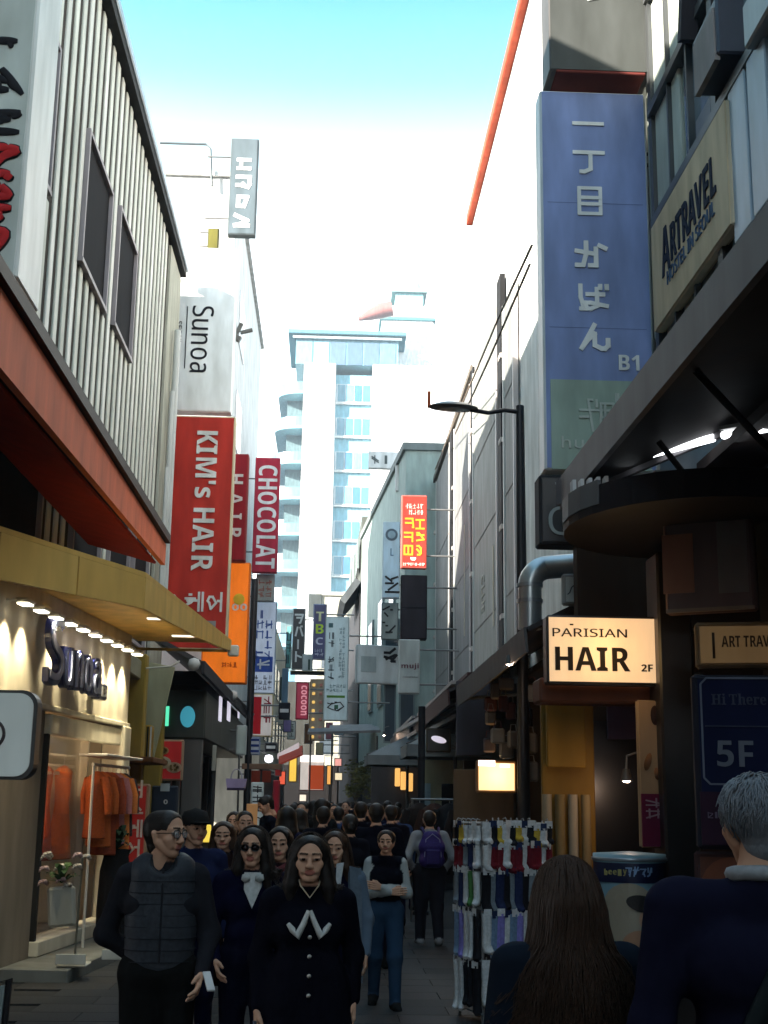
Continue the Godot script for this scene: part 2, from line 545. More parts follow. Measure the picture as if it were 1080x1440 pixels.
# person facing +z, standing at the node's origin
func person(label: String, at: Vector3, turn: float, tall: float, sp: Dictionary, group := "") -> Node3D:
	var t := thing("person", label, "person", at, turn, group)
	var fem: bool = sp.get("fem", false)
	var gi: float = sp.get("girth", 0.96 if fem else 1.06)
	var sw: float = sp.get("shoulder", 0.165 if fem else 0.192)
	var top: Color = sp.get("top", Color(0.012, 0.012, 0.015))
	var slv: Color = sp.get("sleeve", top)
	var bot: Color = sp.get("bottom", Color(0.01, 0.01, 0.013))
	var shoe: Color = sp.get("shoe", Color(0.01, 0.01, 0.01))
	var leg: float = sp.get("loose", 1.0)
	var st: float = sp.get("stride", 0.12)
	var sc := tall / 1.70
	var b := []
	b.append([Vector3(-0.08, 0.93, 0), Vector3(0.08, 0.93, 0), 0.108 * gi, 0.108 * gi, bot, 0])
	b.append([Vector3(-0.055, 1.07, 0.008), Vector3(0.055, 1.07, 0.008), 0.1 * gi, 0.1 * gi, top, 0])
	b.append([Vector3(-0.075, 1.24, 0.0), Vector3(0.075, 1.24, 0.0), 0.112 * gi, 0.112 * gi, top, 0])
	b.append([Vector3(-sw + 0.045, 1.385, -0.012), Vector3(sw - 0.045, 1.385, -0.012), 0.062, 0.062, top, 0])
	b.append([Vector3(0, 1.41, -0.018), Vector3(0, 1.43, -0.012), 0.062, 0.054, top, 0])
	b.append([Vector3(0, 1.44, -0.012), Vector3(0, 1.53, 0.0), 0.05, 0.048, sp.get("neck", SKIN), 0])
	for s in [-1.0, 1.0]:
		var f: float = s * st
		var knee := Vector3(s * 0.095, 0.49, f * 0.55 + 0.035)
		var ank := Vector3(s * 0.098, 0.09, f - (0.05 if f < 0.0 else 0.0))
		if f < -0.08: ank.y += 0.035
		b.append([Vector3(s * 0.088, 0.9, 0), knee, 0.093 * leg * gi, 0.066 * leg, bot, 0])
		b.append([knee, ank, 0.064 * leg, 0.05 * leg, sp.get("shin", bot), 0])
		var heel := Vector3(ank.x, ank.y - 0.045, ank.z - 0.03)
		b.append([heel, Vector3(ank.x + s * 0.02, 0.036, ank.z + 0.15), 0.046, 0.036, shoe, 0])
		b.append([heel + Vector3(0, -0.008, 0), Vector3(ank.x + s * 0.02, 0.028, ank.z + 0.14), 0.036, 0.03, sp.get("sole", shoe), 0])
	var parts := []
	for s in [-1.0, 1.0]:
		var pose: String = sp.get("arm_l" if s > 0 else "arm_r", "down")
		var sh := Vector3(s * sw, 1.375, -0.012)
		var el := Vector3(s * (sw + 0.06), 1.09, -0.035)
		var wr := Vector3(s * (sw + 0.065), 0.86, 0.03)
		if pose == "pocket": el = Vector3(s * (sw + 0.11), 1.1, -0.07); wr = Vector3(s * 0.185, 0.92, 0.03)
		if pose == "back": el = Vector3(s * (sw + 0.1), 1.09, -0.1); wr = Vector3(s * 0.1, 0.95, -0.16)
		if pose == "cross": el = Vector3(s * (sw + 0.05), 1.09, 0.02); wr = Vector3(-s * 0.04, 1.13 + s * 0.02, 0.165)
		if pose == "bag": el = Vector3(s * (sw + 0.07), 1.1, 0.0); wr = Vector3(s * (sw + 0.03), 0.93, 0.16)
		if pose == "swing": el = Vector3(s * (sw + 0.06), 1.1, -0.09); wr = Vector3(s * (sw + 0.06), 0.88, -0.06)
		b.append([sh, el, 0.058 * gi, 0.05, slv, 0])
		b.append([el, wr, 0.05, 0.036, sp.get("forearm", slv), 0])
		var dir := (wr - el).normalized()
		if pose == "down" or pose == "swing": dir = Vector3(0, -1, 0.12).normalized()
		var th := Vector3(0, 0, 1) if absf(dir.z) < 0.8 else Vector3(0, 1, 0)
		if pose == "cross": th = Vector3(0, 1, 0)
		var y := -dir
		var x := (th - y * th.dot(y)).normalized()
		var z := x.cross(y)
		var q := Basis(x, y, z)
		if z.x * s > 0.0 or (pose == "cross" and z.z > 0.0): q = Basis(x, y, -z)
		parts.append([hand_net(), Transform3D(q, wr + dir * 0.012)])
	if sp.has("coat"):
		var hem: float = sp.coat
		var cc: Color = sp.get("coat_colour", top)
		for s in [-1.0, -0.35, 0.35, 1.0]:
			b.append([Vector3(s * 0.075, 1.0, 0), Vector3(s * 0.115, hem, 0.01), 0.112 * gi, 0.115 * gi, cc, 0])
	var cell: float = sp.get("cell", 0.014)
	var whole := [[net(b, cell, 0.045), Transform3D.IDENTITY]] + parts
	var hx := Transform3D(Basis.from_euler(Vector3(sp.get("nod", 0.0), sp.get("look", 0.0), 0)) * Basis.from_scale(sp.get("face", Vector3.ONE)), Vector3(0, 1.585, 0.028))
	whole.append([head_net(fem), hx])
	for e in whole: e[1] = Transform3D(Basis.from_scale(Vector3.ONE * sc), Vector3.ZERO) * (e[1] as Transform3D)
	mesh_part(t, "body", joined(whole), cloth)
	var hk: String = sp.get("hair", "short")
	if hk != "none":
		var key := "hair" + hk
		if not cache.has(key): cache[key] = net(hair_bones(hk), 0.0065 if hk != "hero" else 0.007, 0.016)
		mesh_part(t, "hair", joined([[cache[key], Transform3D(Basis.from_scale(Vector3.ONE * sc), Vector3.ZERO) * hx]]), hairs[sp.get("hair_colour", "black")])
	t.set_meta("base_name", "person")
	return t

var cloth: StandardMaterial3D
var hairs := {}

func dress(t: Node3D, called: String, bones: Array, cell: float, k: float, tall: float, m: Material) -> MeshInstance3D:
	return mesh_part(t, called, joined([[net(bones, cell, k), Transform3D(Basis.from_scale(Vector3.ONE * tall / 1.7), Vector3.ZERO)]]), m)

# ---- the place ------------------------------------------------------------------------------------------------------------------
func _ready() -> void:
	var cam := Camera3D.new()
	cam.position = Vector3(0, 1.820, 0)
	cam.rotation = Vector3(0.22189, -0.04026, 0.01400)
	cam.fov = 43.603
	cam.near = 0.1
	cam.far = 900.0
	cam.current = true
	add_child(cam)
	var env := Environment.new()
	env.background_mode = Environment.BG_SKY
	env.sky = Sky.new()
	env.sky.sky_material = day_sky()
	env.tonemap_mode = Environment.TONE_MAPPER_LINEAR
	env.tonemap_exposure = 5.2
	env.sdfgi_enabled = true
	env.ssao_enabled = true
	env.ssil_enabled = true
	env.fog_enabled = true
	env.fog_density = 0.0008
	env.fog_light_color = Color(0.86, 0.94, 1.0)
	var we := WorldEnvironment.new()
	we.environment = env
	add_child(we)
	var sun := DirectionalLight3D.new()
	sun.name = "sun"
	sun.light_energy = 1.6
	sun.light_color = Color(1.0, 0.96, 0.9)
	sun.light_angular_distance = 0.5
	sun.shadow_enabled = true
	sun.look_at_from_position(Vector3.ZERO, Vector3(0.777 * 0.933, -0.36, -0.63 * 0.933))
	add_child(sun)
	font_bold = SystemFont.new()
	font_bold.font_names = PackedStringArray(["Droid Sans"])
	font_bold.font_weight = 700
	font_plain = SystemFont.new()
	font_plain.font_names = PackedStringArray(["Droid Sans"])
	font_serif = SystemFont.new()
	font_serif.font_names = PackedStringArray(["Droid Serif"])
	font_serif.font_weight = 700
	grime = tex_noise(3, 0.01, 0.8, 1.0, 5)
	fine = tex_noise(8, 0.03, 0.8, 1.0, 4)
	fine_n = tex_noise(21, 0.05, 0, 1, 3, 512, true, 3.0)
	strand_n = tex_noise(33, 0.06, 0, 1, 2, 512, true, 6.0)
	cloth = StandardMaterial3D.new()
	cloth.vertex_color_use_as_albedo = true
	cloth.roughness = 0.82
	cloth.metallic_specular = 0.1
	cloth.normal_enabled = true
	cloth.normal_texture = tex_noise(61, 0.012, 0, 1, 2, 512, true, 9.0)
	cloth.normal_scale = 0.55
	cloth.uv1_triplanar = true
	cloth.uv1_scale = Vector3(1.7, 1.0, 1.7)
	for e in [["black", 0.014, 0.0105, 0.009], ["loose", 0.035, 0.025, 0.02], ["brown", 0.036, 0.019, 0.012], ["grey", 0.15, 0.16, 0.175]]:
		var m := StandardMaterial3D.new()
		m.albedo_color = Color(e[1], e[2], e[3]).linear_to_srgb()
		m.roughness = 0.45
		m.metallic_specular = 0.3
		m.normal_enabled = true
		m.normal_texture = strand_n
		m.normal_scale = 0.8
		m.uv1_triplanar = true
		m.uv1_scale = Vector3(22, 1.6, 22)
		hairs[e[0]] = m
	ground()
	left_side()
	right_side()
	far_end()
	signs_left()
	signs_right()
	signs_far()
	street_things()
	people()
	behind()

func day_sky() -> PanoramaSkyMaterial:
	var im := Image.create(64, 256, false, Image.FORMAT_RGBF)
	var stops := [[-90.0, 0.2, 0.2, 0.2], [-3.0, 0.5, 0.52, 0.54], [0.0, 0.95, 0.95, 0.95], [12.0, 0.92, 0.93, 0.94], [23.0, 0.62, 0.68, 0.7], [28.0, 0.235, 0.325, 0.355], [31.0, 0.09, 0.22, 0.27], [35.0, 0.036, 0.15, 0.225], [46.0, 0.1, 0.2, 0.28], [90.0, 0.16, 0.23, 0.31]]
	for y in 256:
		var el := 90.0 - (y + 0.5) * 180.0 / 256.0
		var k := 0
		while k < stops.size() - 2 and stops[k + 1][0] < el: k += 1
		var t := clampf((el - stops[k][0]) / (stops[k + 1][0] - stops[k][0]), 0.0, 1.0)
		var c := Color(lerpf(stops[k][1], stops[k + 1][1], t), lerpf(stops[k][2], stops[k + 1][2], t), lerpf(stops[k][3], stops[k + 1][3], t))
		for x in 64: im.set_pixel(x, y, c)
	var s := PanoramaSkyMaterial.new()
	s.panorama = ImageTexture.create_from_image(im)
	return s

func ground() -> void:
	var g := Shp.new()
	g.box(Vector3(0, -0.5, -100), Vector3(500, 1.0, 520))
	struct("ground", g, M(0.034, 0.035, 0.038, 0.75))
	var road := Node3D.new()
	road.name = "pavement"
	add_child(road)
	road.set_meta("kind", "structure")
	var rng := RandomNumberGenerator.new()
	rng.seed = 4
	var tones := [M(0.036, 0.038, 0.041, 0.6, 0, 2), M(0.032, 0.034, 0.037, 0.65, 0, 2), M(0.04, 0.041, 0.043, 0.6, 0, 2)]
	var slab := box1(Vector3.ZERO, Vector3(0.894, 0.03, 0.445), 0.003).done()
	for j in 28:
		for i in 7:
			var x := -2.5 + i * 0.9 + (0.45 if j % 2 else 0.0)
			mesh_part(road, "paving_slab", slab, tones[rng.randi() % 3], Vector3(x, 0.002 + rng.randf() * 0.003, -7.0 - j * 0.45))

func behind() -> void:  # the street goes on behind the camera
	for e in [["brick_building", "plain brown building continuing the left side nearest the camera", -7.6, 8.4, 13.0, 12.0, M(0.24, 0.2, 0.17)], ["grey_building", "plain grey building continuing the right side nearest the camera", 8.4, 10.0, 14.0, 12.0, M(0.3, 0.3, 0.3)], ["corner_building", "pale building closing the street some way back from the walkers", 0.0, 34.0, 10.0, 44.0, M(0.32, 0.31, 0.29)]]:
		var b := thing(e[0], e[1], "building", Vector3(e[2], 0, 10 if e[5] < 20 else 44))
		var w: float = 8.6 if e[5] < 20 else 30.0
		var l: float = 31.6 if e[5] < 20 else 12.0
		wpart(b, "wall", box1(Vector3(e[2], e[4] / 2, 11.0 if e[5] < 20 else 46.0), Vector3(w, e[4], l)), e[6])

func left_side() -> void:
	var light := M(0.72, 0.73, 0.66, 0.5)
	var recess := M(0.055, 0.045, 0.038, 0.8)
	var black := M(0.012, 0.011, 0.013, 0.85)
	var b := thing("ribbed_building", "building clad in pale vertical metal ribs with dark square windows, left side of street", "building", Vector3(-3.3, 0, -17))
	wpart(b, "wall", box1(Vector3(-7.68, 8.42, -15.5), Vector3(8.6, 8.56, 20.0)), recess)
	wpart(b, "end_wall", box1(Vector3(-3.36, 8.3, -24.6), Vector3(0.06, 8.4, 1.7)), M(0.5, 0.5, 0.43, 0.8))
	var wins := [[-9.9, -11.6, 8.55, 10.3], [-12.0, -13.55, 8.55, 10.3], [-15.55, -17.3, 8.6, 10.35], [-18.1, -19.7, 8.7, 10.5], [-9.6, -14.3, 4.4, 6.5], [-16.2, -18.1, 4.4, 6.5], [-18.9, -20.7, 4.4, 6.5], [-21.3, -22.9, 4.4, 6.5]]
	for w in wins:
		var f := Shp.new()
		var zc: float = (w[0] + w[1]) / 2; var yc: float = (w[2] + w[3]) / 2; var l: float = w[0] - w[1]; var h: float = w[3] - w[2]
		f.box(Vector3(-3.345, w[2] - 0.03, zc), Vector3(0.1, 0.06, l + 0.12)); f.box(Vector3(-3.35, w[3] + 0.03, zc), Vector3(0.09, 0.06, l + 0.12))
		f.box(Vector3(-3.35, yc, w[0] + 0.03), Vector3(0.09, h, 0.06)); f.box(Vector3(-3.35, yc, w[1] - 0.03), Vector3(0.09, h, 0.06))
		var o := wpart(b, "window", f, M(0.4, 0.36, 0.38, 0.5))
		wpart(o, "pane", box1(Vector3(-3.37, yc, zc), Vector3(0.02, h, l)), black)
	var z := -8.2
	var k := 0
	var rib_tones := [light, M(0.66, 0.68, 0.62, 0.55), M(0.75, 0.75, 0.7, 0.45)]
	while z > -23.7:
		var spans := [[4.15, 12.55]]
		for w in wins:
			if z < w[0] + 0.16 and z > w[1] - 0.16:
				var nw := []
				for s in spans:
					if w[2] > s[0] and w[3] < s[1]: nw.append_array([[s[0], w[2] - 0.06], [w[3] + 0.06, s[1]]])
					else: nw.append(s)
				spans = nw
		for s in spans:
			if s[1] - s[0] > 0.1: wpart(b, "rib", box1(Vector3(-3.375, (s[0] + s[1]) / 2, z), Vector3(0.04, s[1] - s[0], 0.19), 0.01), rib_tones[k % 3])
		z -= 0.42
		k += 1
	wpart(b, "gutter", box1(Vector3(-3.33, 12.63, -15.5), Vector3(0.2, 0.14, 20.0)), M(0.03, 0.03, 0.03))
	wpart(b, "coping", box1(Vector3(-3.4, 12.79, -15.5), Vector3(0.42, 0.16, 20.2), 0.02), M(0.4, 0.47, 0.55, 0.35, 0.4))
	for p in [[-24.15, 5.2, 9.6, 0.05], [-24.5, 5.2, 11.0, 0.07], [-23.9, 4.8, 8.0, 0.035]]:
		var t := Shp.new()
		t.tube([Vector3(-3.22, p[1], p[0]), Vector3(-3.22, p[2], p[0])], p[3], 8)
		wpart(b, "drainpipe", t, M(0.55, 0.58, 0.58, 0.4))
	wpart(b, "window", box1(Vector3(-3.31, 8.6, -25.0), Vector3(0.06, 1.7, 0.7)), M(0.12, 0.11, 0.05, 0.4))

	# red awning over the shop
	var a := thing("red_awning", "long red awning with deep orange-red front board below the ribbed wall", "awning", Vector3(-2.3, 4.5, -12))
	var s1 := Shp.new()
	s1.slab(Vector3(-2.3, 4.52, -5.5), Vector3(-2.3, 4.86, -17.0), Vector3(-2.3, 5.14, -17.0), Vector3(-2.3, 5.1, -5.5), 0.06)
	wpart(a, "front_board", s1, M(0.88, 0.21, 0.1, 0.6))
	var s2 := Shp.new()
	s2.bar(Vector3(-2.27, 5.17, -5.5), Vector3(-2.27, 5.22, -17.05), 0.16, 0.11)
	wpart(a, "top_rail", s2, M(0.045, 0.025, 0.02, 0.5))
	var s3 := Shp.new()
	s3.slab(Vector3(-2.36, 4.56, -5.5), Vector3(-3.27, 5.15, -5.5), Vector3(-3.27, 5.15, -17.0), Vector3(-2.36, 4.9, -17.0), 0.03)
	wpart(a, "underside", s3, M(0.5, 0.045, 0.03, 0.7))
	var s4 := Shp.new()
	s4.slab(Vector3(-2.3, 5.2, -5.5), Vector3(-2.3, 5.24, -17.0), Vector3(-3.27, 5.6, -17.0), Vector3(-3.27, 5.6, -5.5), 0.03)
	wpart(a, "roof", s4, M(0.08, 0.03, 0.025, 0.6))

	# yellow canopy
	var y := thing("yellow_canopy", "mustard yellow shop canopy with panelled front edge, under the red awning", "canopy", Vector3(-2.2, 3.7, -14))
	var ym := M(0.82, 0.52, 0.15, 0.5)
	var rim := [Vector3(-3.25, 4.0, -8.6), Vector3(-2.82, 4.0, -10.76), Vector3(-2.36, 4.0, -11.84), Vector3(-1.89, 4.0, -12.92), Vector3(-1.66, 4.0, -15.7), Vector3(-1.5, 4.0, -17.6), Vector3(-1.43, 4.0, -18.5)]
	for i in rim.size() - 1:
		var s := Shp.new()
		var p: Vector3 = rim[i]; var q: Vector3 = rim[i + 1]
		var g := (q - p).normalized() * 0.012
		var hs := [0.44, 0.4, 0.36, 0.32, 0.24, 0.16, 0.1]
		s.slab(p + g, q - g, q - g + Vector3(0.0, -hs[i + 1], 0), p + g + Vector3(0, -hs[i], 0), 0.05)
		wpart(y, "front_panel", s, [ym, M(0.85, 0.56, 0.17, 0.5)][i % 2])
	var roof := PackedVector2Array(); var under := PackedVector2Array()
	for p: Vector3 in rim:
		roof.append(Vector2(p.x, -p.z)); under.append(Vector2(p.x - 0.06, -p.z - 0.03))
	for e in [roof, under]: e.append_array([Vector2(-2.75, 18.4), Vector2(-3.28, 13.0), Vector2(-3.28, 8.6)])
	var flat := Transform3D(Basis(Vector3.RIGHT, -PI / 2), Vector3.ZERO)
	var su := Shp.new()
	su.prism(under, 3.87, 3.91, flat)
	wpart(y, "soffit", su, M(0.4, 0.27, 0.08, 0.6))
	var sr := Shp.new()
	sr.prism(roof, 4.002, 4.05, flat)
	wpart(y, "roof", sr, ym)
	wpart(y, "end_cap", box1(Vector3(-1.4, 3.9, -18.52), Vector3(0.16, 0.16, 0.1), 0.02), M(0.8, 0.78, 0.7))
	for p in [Vector3(-2.0, 3.862, -15.0), Vector3(-1.9, 3.862, -16.6), Vector3(-2.2, 3.862, -13.4)]:
		wpart(y, "downlight", box1(p, Vector3(0.3, 0.012, 0.12)), M(0.9, 0.85, 0.7, 0.5, 0, 0, 1.2))

	clothes_shop()
	next_shops()

func clothes_shop() -> void:
	var th := deg_to_rad(84.05)
	var s := thing("clothes_shop", "beige clothes shop front with row of spotlights and display window", "shop", Vector3(-3.3, 0, -13.0), th)
	var beige := M(0.3, 0.26, 0.215, 0.75)
	var cream := M(0.72, 0.69, 0.58, 0.7)
	part(s, "wall", box1(Vector3(-2.0, 2.0, -0.1), Vector3(7.0, 4.0, 0.2)), beige)
	part(s, "wall", box1(Vector3(3.16, 3.0, -0.1), Vector3(3.32, 0.5, 0.2)), beige)
	part(s, "fascia", box1(Vector3(2.1, 3.4, 0.035), Vector3(5.4, 1.2, 0.06), 0.01), M(0.7, 0.65, 0.54, 0.7))
	part(s, "cornice", box1(Vector3(2.1, 2.77, 0.05), Vector3(5.44, 0.06, 0.1), 0.01), cream)
	part(s, "jamb", box1(Vector3(4.62, 1.45, -0.02), Vector3(0.34, 2.6, 0.3), 0.02), cream)
	part(s, "lintel", box1(Vector3(3.0, 2.6, 0.01), Vector3(3.0, 0.22, 0.14), 0.015), cream)
	part(s, "plinth", box1(Vector3(2.6, 0.07, 0.36), Vector3(4.0, 0.14, 0.7), 0.012), M(0.2, 0.21, 0.2, 0.6))
	part(s, "sill", box1(Vector3(3.0, 0.22, -0.05), Vector3(3.0, 0.16, 0.3), 0.012), cream)
	part(s, "window_frame", box1(Vector3(1.54, 1.4, 0.0), Vector3(0.06, 2.2, 0.1)), M(0.03, 0.03, 0.03))
	part(s, "window_frame", box1(Vector3(3.1, 1.4, 0.0), Vector3(0.05, 2.2, 0.1)), M(0.35, 0.33, 0.28))
	part(s, "pane", box1(Vector3(2.32, 1.4, -0.03), Vector3(1.5, 2.2, 0.012)), glass(0.9, 0.95, 0.95, 0.05))
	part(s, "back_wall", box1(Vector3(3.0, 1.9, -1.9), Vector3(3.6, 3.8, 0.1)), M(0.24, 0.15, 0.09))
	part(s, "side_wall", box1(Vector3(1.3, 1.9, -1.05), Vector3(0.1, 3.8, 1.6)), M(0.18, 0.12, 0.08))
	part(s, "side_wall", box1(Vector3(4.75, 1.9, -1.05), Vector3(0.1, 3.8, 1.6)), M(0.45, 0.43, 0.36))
	part(s, "shop_floor", box1(Vector3(3.0, 0.1, -1.0), Vector3(3.4, 0.2, 1.7)), M(0.25, 0.24, 0.22))
	part(s, "shop_ceiling", box1(Vector3(3.0, 2.72, -1.0), Vector3(3.4, 0.1, 1.7)), M(0.3, 0.26, 0.2))
	var cap := M(0.75, 0.73, 0.66, 0.4)
	for i in 10:
		var x := -0.15 + i * 0.5
		var l := part(s, "spotlight", box1(Vector3(x, 3.72, 0.26), Vector3(0.24, 0.05, 0.16), 0.02), cap)
		part(l, "bulb", box1(Vector3(x, 3.685, 0.26), Vector3(0.18, 0.016, 0.11)), M(0.95, 0.9, 0.75, 0.4, 0, 0, 3.0))
		part(l, "arm", box1(Vector3(x, 3.735, 0.12), Vector3(0.03, 0.02, 0.13)), cap)
		var o := SpotLight3D.new()
		o.position = Vector3(x, 3.66, 0.24)
		o.rotation = Vector3(deg_to_rad(-78), 0, 0)
		o.spot_angle = 40
		o.light_energy = 0.62
		o.light_color = Color(1.0, 0.93, 0.76)
		o.light_size = 0.03
		o.spot_range = 12
		o.shadow_enabled = true
		l.add_child(o)
	# raised script lettering
	var t := thing("shop_lettering", "raised dark blue shop name letters on the spotlit beige wall", "sign", s.position, th)
	for e in [["S", 1.02, 0.78, 3.37], ["u", 1.48, 0.46, 3.22], ["n", 1.87, 0.46, 3.23], ["o", 2.25, 0.46, 3.22], ["a", 2.62, 0.46, 3.22]]:
		txt(t, e[0], Vector3(e[1], e[3], 0.2), e[2], M(0.015, 0.022, 0.13, 0.3), e[2] * (0.62 if e[0] == "S" else 0.8), 0.06, font_bold, 0.07, "letter")
		txt(t, e[0], Vector3(e[1], e[3], 0.245), e[2] * 0.84, M(0.45, 0.52, 0.85, 0.4), e[2] * 0.56, 0.06, font_plain, 0.02, "letter_face")
	part(t, "logo_block", box1(Vector3(3.0, 3.08, 0.16), Vector3(0.34, 0.2, 0.12), 0.02), M(0.012, 0.016, 0.07, 0.3))
	txt(t, "B", Vector3(3.0, 3.08, 0.226), 0.12, M(0.7, 0.74, 0.85), 0.2)
	# clothes in the window
	for g in [[2.15, -0.5, 0.6, 0.09, 0.5], [2.6, -0.45, 0.45, 0.08, 0.52], [3.15, -0.5, 0.35, 0.04, 0.4], [3.6, -0.4, 0.8, 0.16, 0.46]]:
		var d := thing("hanging_dress", ["rust orange dress hanging leftmost in the beige shop window", "bright orange dress hanging second in the beige shop window", "brown dress hanging third in the beige shop window", "orange coat hanging nearest the cream door jamb in the shop window"][[2.15, 2.6, 3.15, 3.6].find(g[0])], "dress", s.transform * Vector3(g[0], 1.0, g[1]), th)
		var q := Shp.new()
		q.lathe([Vector2(0.001, 1.2), Vector2(0.06, 1.19), Vector2(0.17, 1.13), Vector2(0.15, 0.95), Vector2(0.13, 0.72), Vector2(0.19, 0.4), Vector2(0.235, 0.08), Vector2(0.24, 0.06), Vector2(0.001, 0.1)], 18, Transform3D(Basis.from_scale(Vector3(1, 1, 0.62)), Vector3.ZERO))
		part(d, "dress", q, M(g[2], g[3], 0.012, 0.8, 0, 2))
		var h := Shp.new()
		h.tube([Vector3(0, 1.19, 0), Vector3(0, 1.3, 0), Vector3(0.03, 1.34, 0), Vector3(0.06, 1.31, 0)], 0.006, 5)
		part(d, "hanger", h, M(0.6, 0.6, 0.6, 0.3, 0.8))
	var gr := thing("garment_rack", "white garment rack hung with orange clothes in front of the shop window", "clothes rack", s.transform * Vector3(3.2, 0.14, 0.3), th)
	var wm := M(0.75, 0.73, 0.68, 0.4)
	part(gr, "rail", tube_shape([Vector3(-0.75, 2.05, 0), Vector3(0.9, 2.05, 0)], 0.02, 8), wm)
	for x in [-0.72, 0.88]: part(gr, "post", tube_shape([Vector3(x, 0, 0), Vector3(x, 2.05, 0)], 0.018, 8), wm)
	part(gr, "shelf", box1(Vector3(0.08, 2.16, 0), Vector3(1.7, 0.03, 0.34), 0.006), wm)
	var tints := [["rust orange", M(0.32, 0.07, 0.02, 0.8, 0, 2)], ["bright orange", M(0.5, 0.12, 0.03, 0.8, 0, 2)], ["dark rust", M(0.3, 0.06, 0.025, 0.8, 0, 2)], ["orange red", M(0.4, 0.08, 0.03, 0.8, 0, 2)], ["dusty pink", M(0.5, 0.2, 0.2, 0.8, 0, 2)], ["pale orange", M(0.75, 0.24, 0.06, 0.8, 0, 2)], ["dark grey", M(0.05, 0.05, 0.055, 0.8, 0, 2)]]
	for i in 7:
		var d := thing("hanging_garment", "%s garment hanging on the white garment rack" % tints[i][0], "clothes", gr.transform * Vector3(-0.55 + i * 0.21, 1.2, 0.0), th + 0.9 + 0.1 * (i % 3), "clothes on the white garment rack")
		var q := Shp.new()
		var l := 0.1 * (i % 3)
		q.lathe([Vector2(0.001, 0.78), Vector2(0.05, 0.77), Vector2(0.18, 0.7), Vector2(0.19, 0.6), Vector2(0.17, 0.35), Vector2(0.2, 0.02 - l), Vector2(0.19, 0.0 - l), Vector2(0.001, 0.05 - l)], 16, Transform3D(Basis.from_scale(Vector3(1, 1, 0.42)), Vector3.ZERO))
		part(d, "cloth", q, tints[i][1])
		for g in [-1.0, 1.0]: part(d, "sleeve", tube_shape([Vector3(g * 0.15, 0.69, 0), Vector3(g * 0.23, 0.5, 0.01), Vector3(g * 0.235, 0.28, 0.02)], [0.06, 0.055, 0.045], 8), tints[i][1])
		part(d, "hanger", tube_shape([Vector3(0, 0.77, 0), Vector3(0, 0.85, 0)], 0.006, 5), wm)
	part(s, "shelf", box1(Vector3(3.4, 2.1, -0.6), Vector3(1.2, 0.04, 0.4)), M(0.7, 0.68, 0.6))
	part(s, "poster", box1(Vector3(3.0, 2.2, -1.83), Vector3(0.5, 0.8, 0.02)), M(0.4, 0.02, 0.03))
	var l := part(s, "track_light", box1(Vector3(2.2, 2.62, -0.7), Vector3(0.12, 0.05, 0.12), 0.01), M(0.95, 0.9, 0.75, 0.4, 0, 0, 2.5))
	var o := OmniLight3D.new()
	o.position = Vector3(2.2, 2.45, -0.7)
	o.light_energy = 0.3
	o.light_color = Color(1, 0.85, 0.65)
	o.light_size = 0.06
	o.shadow_enabled = true
	l.add_child(o)

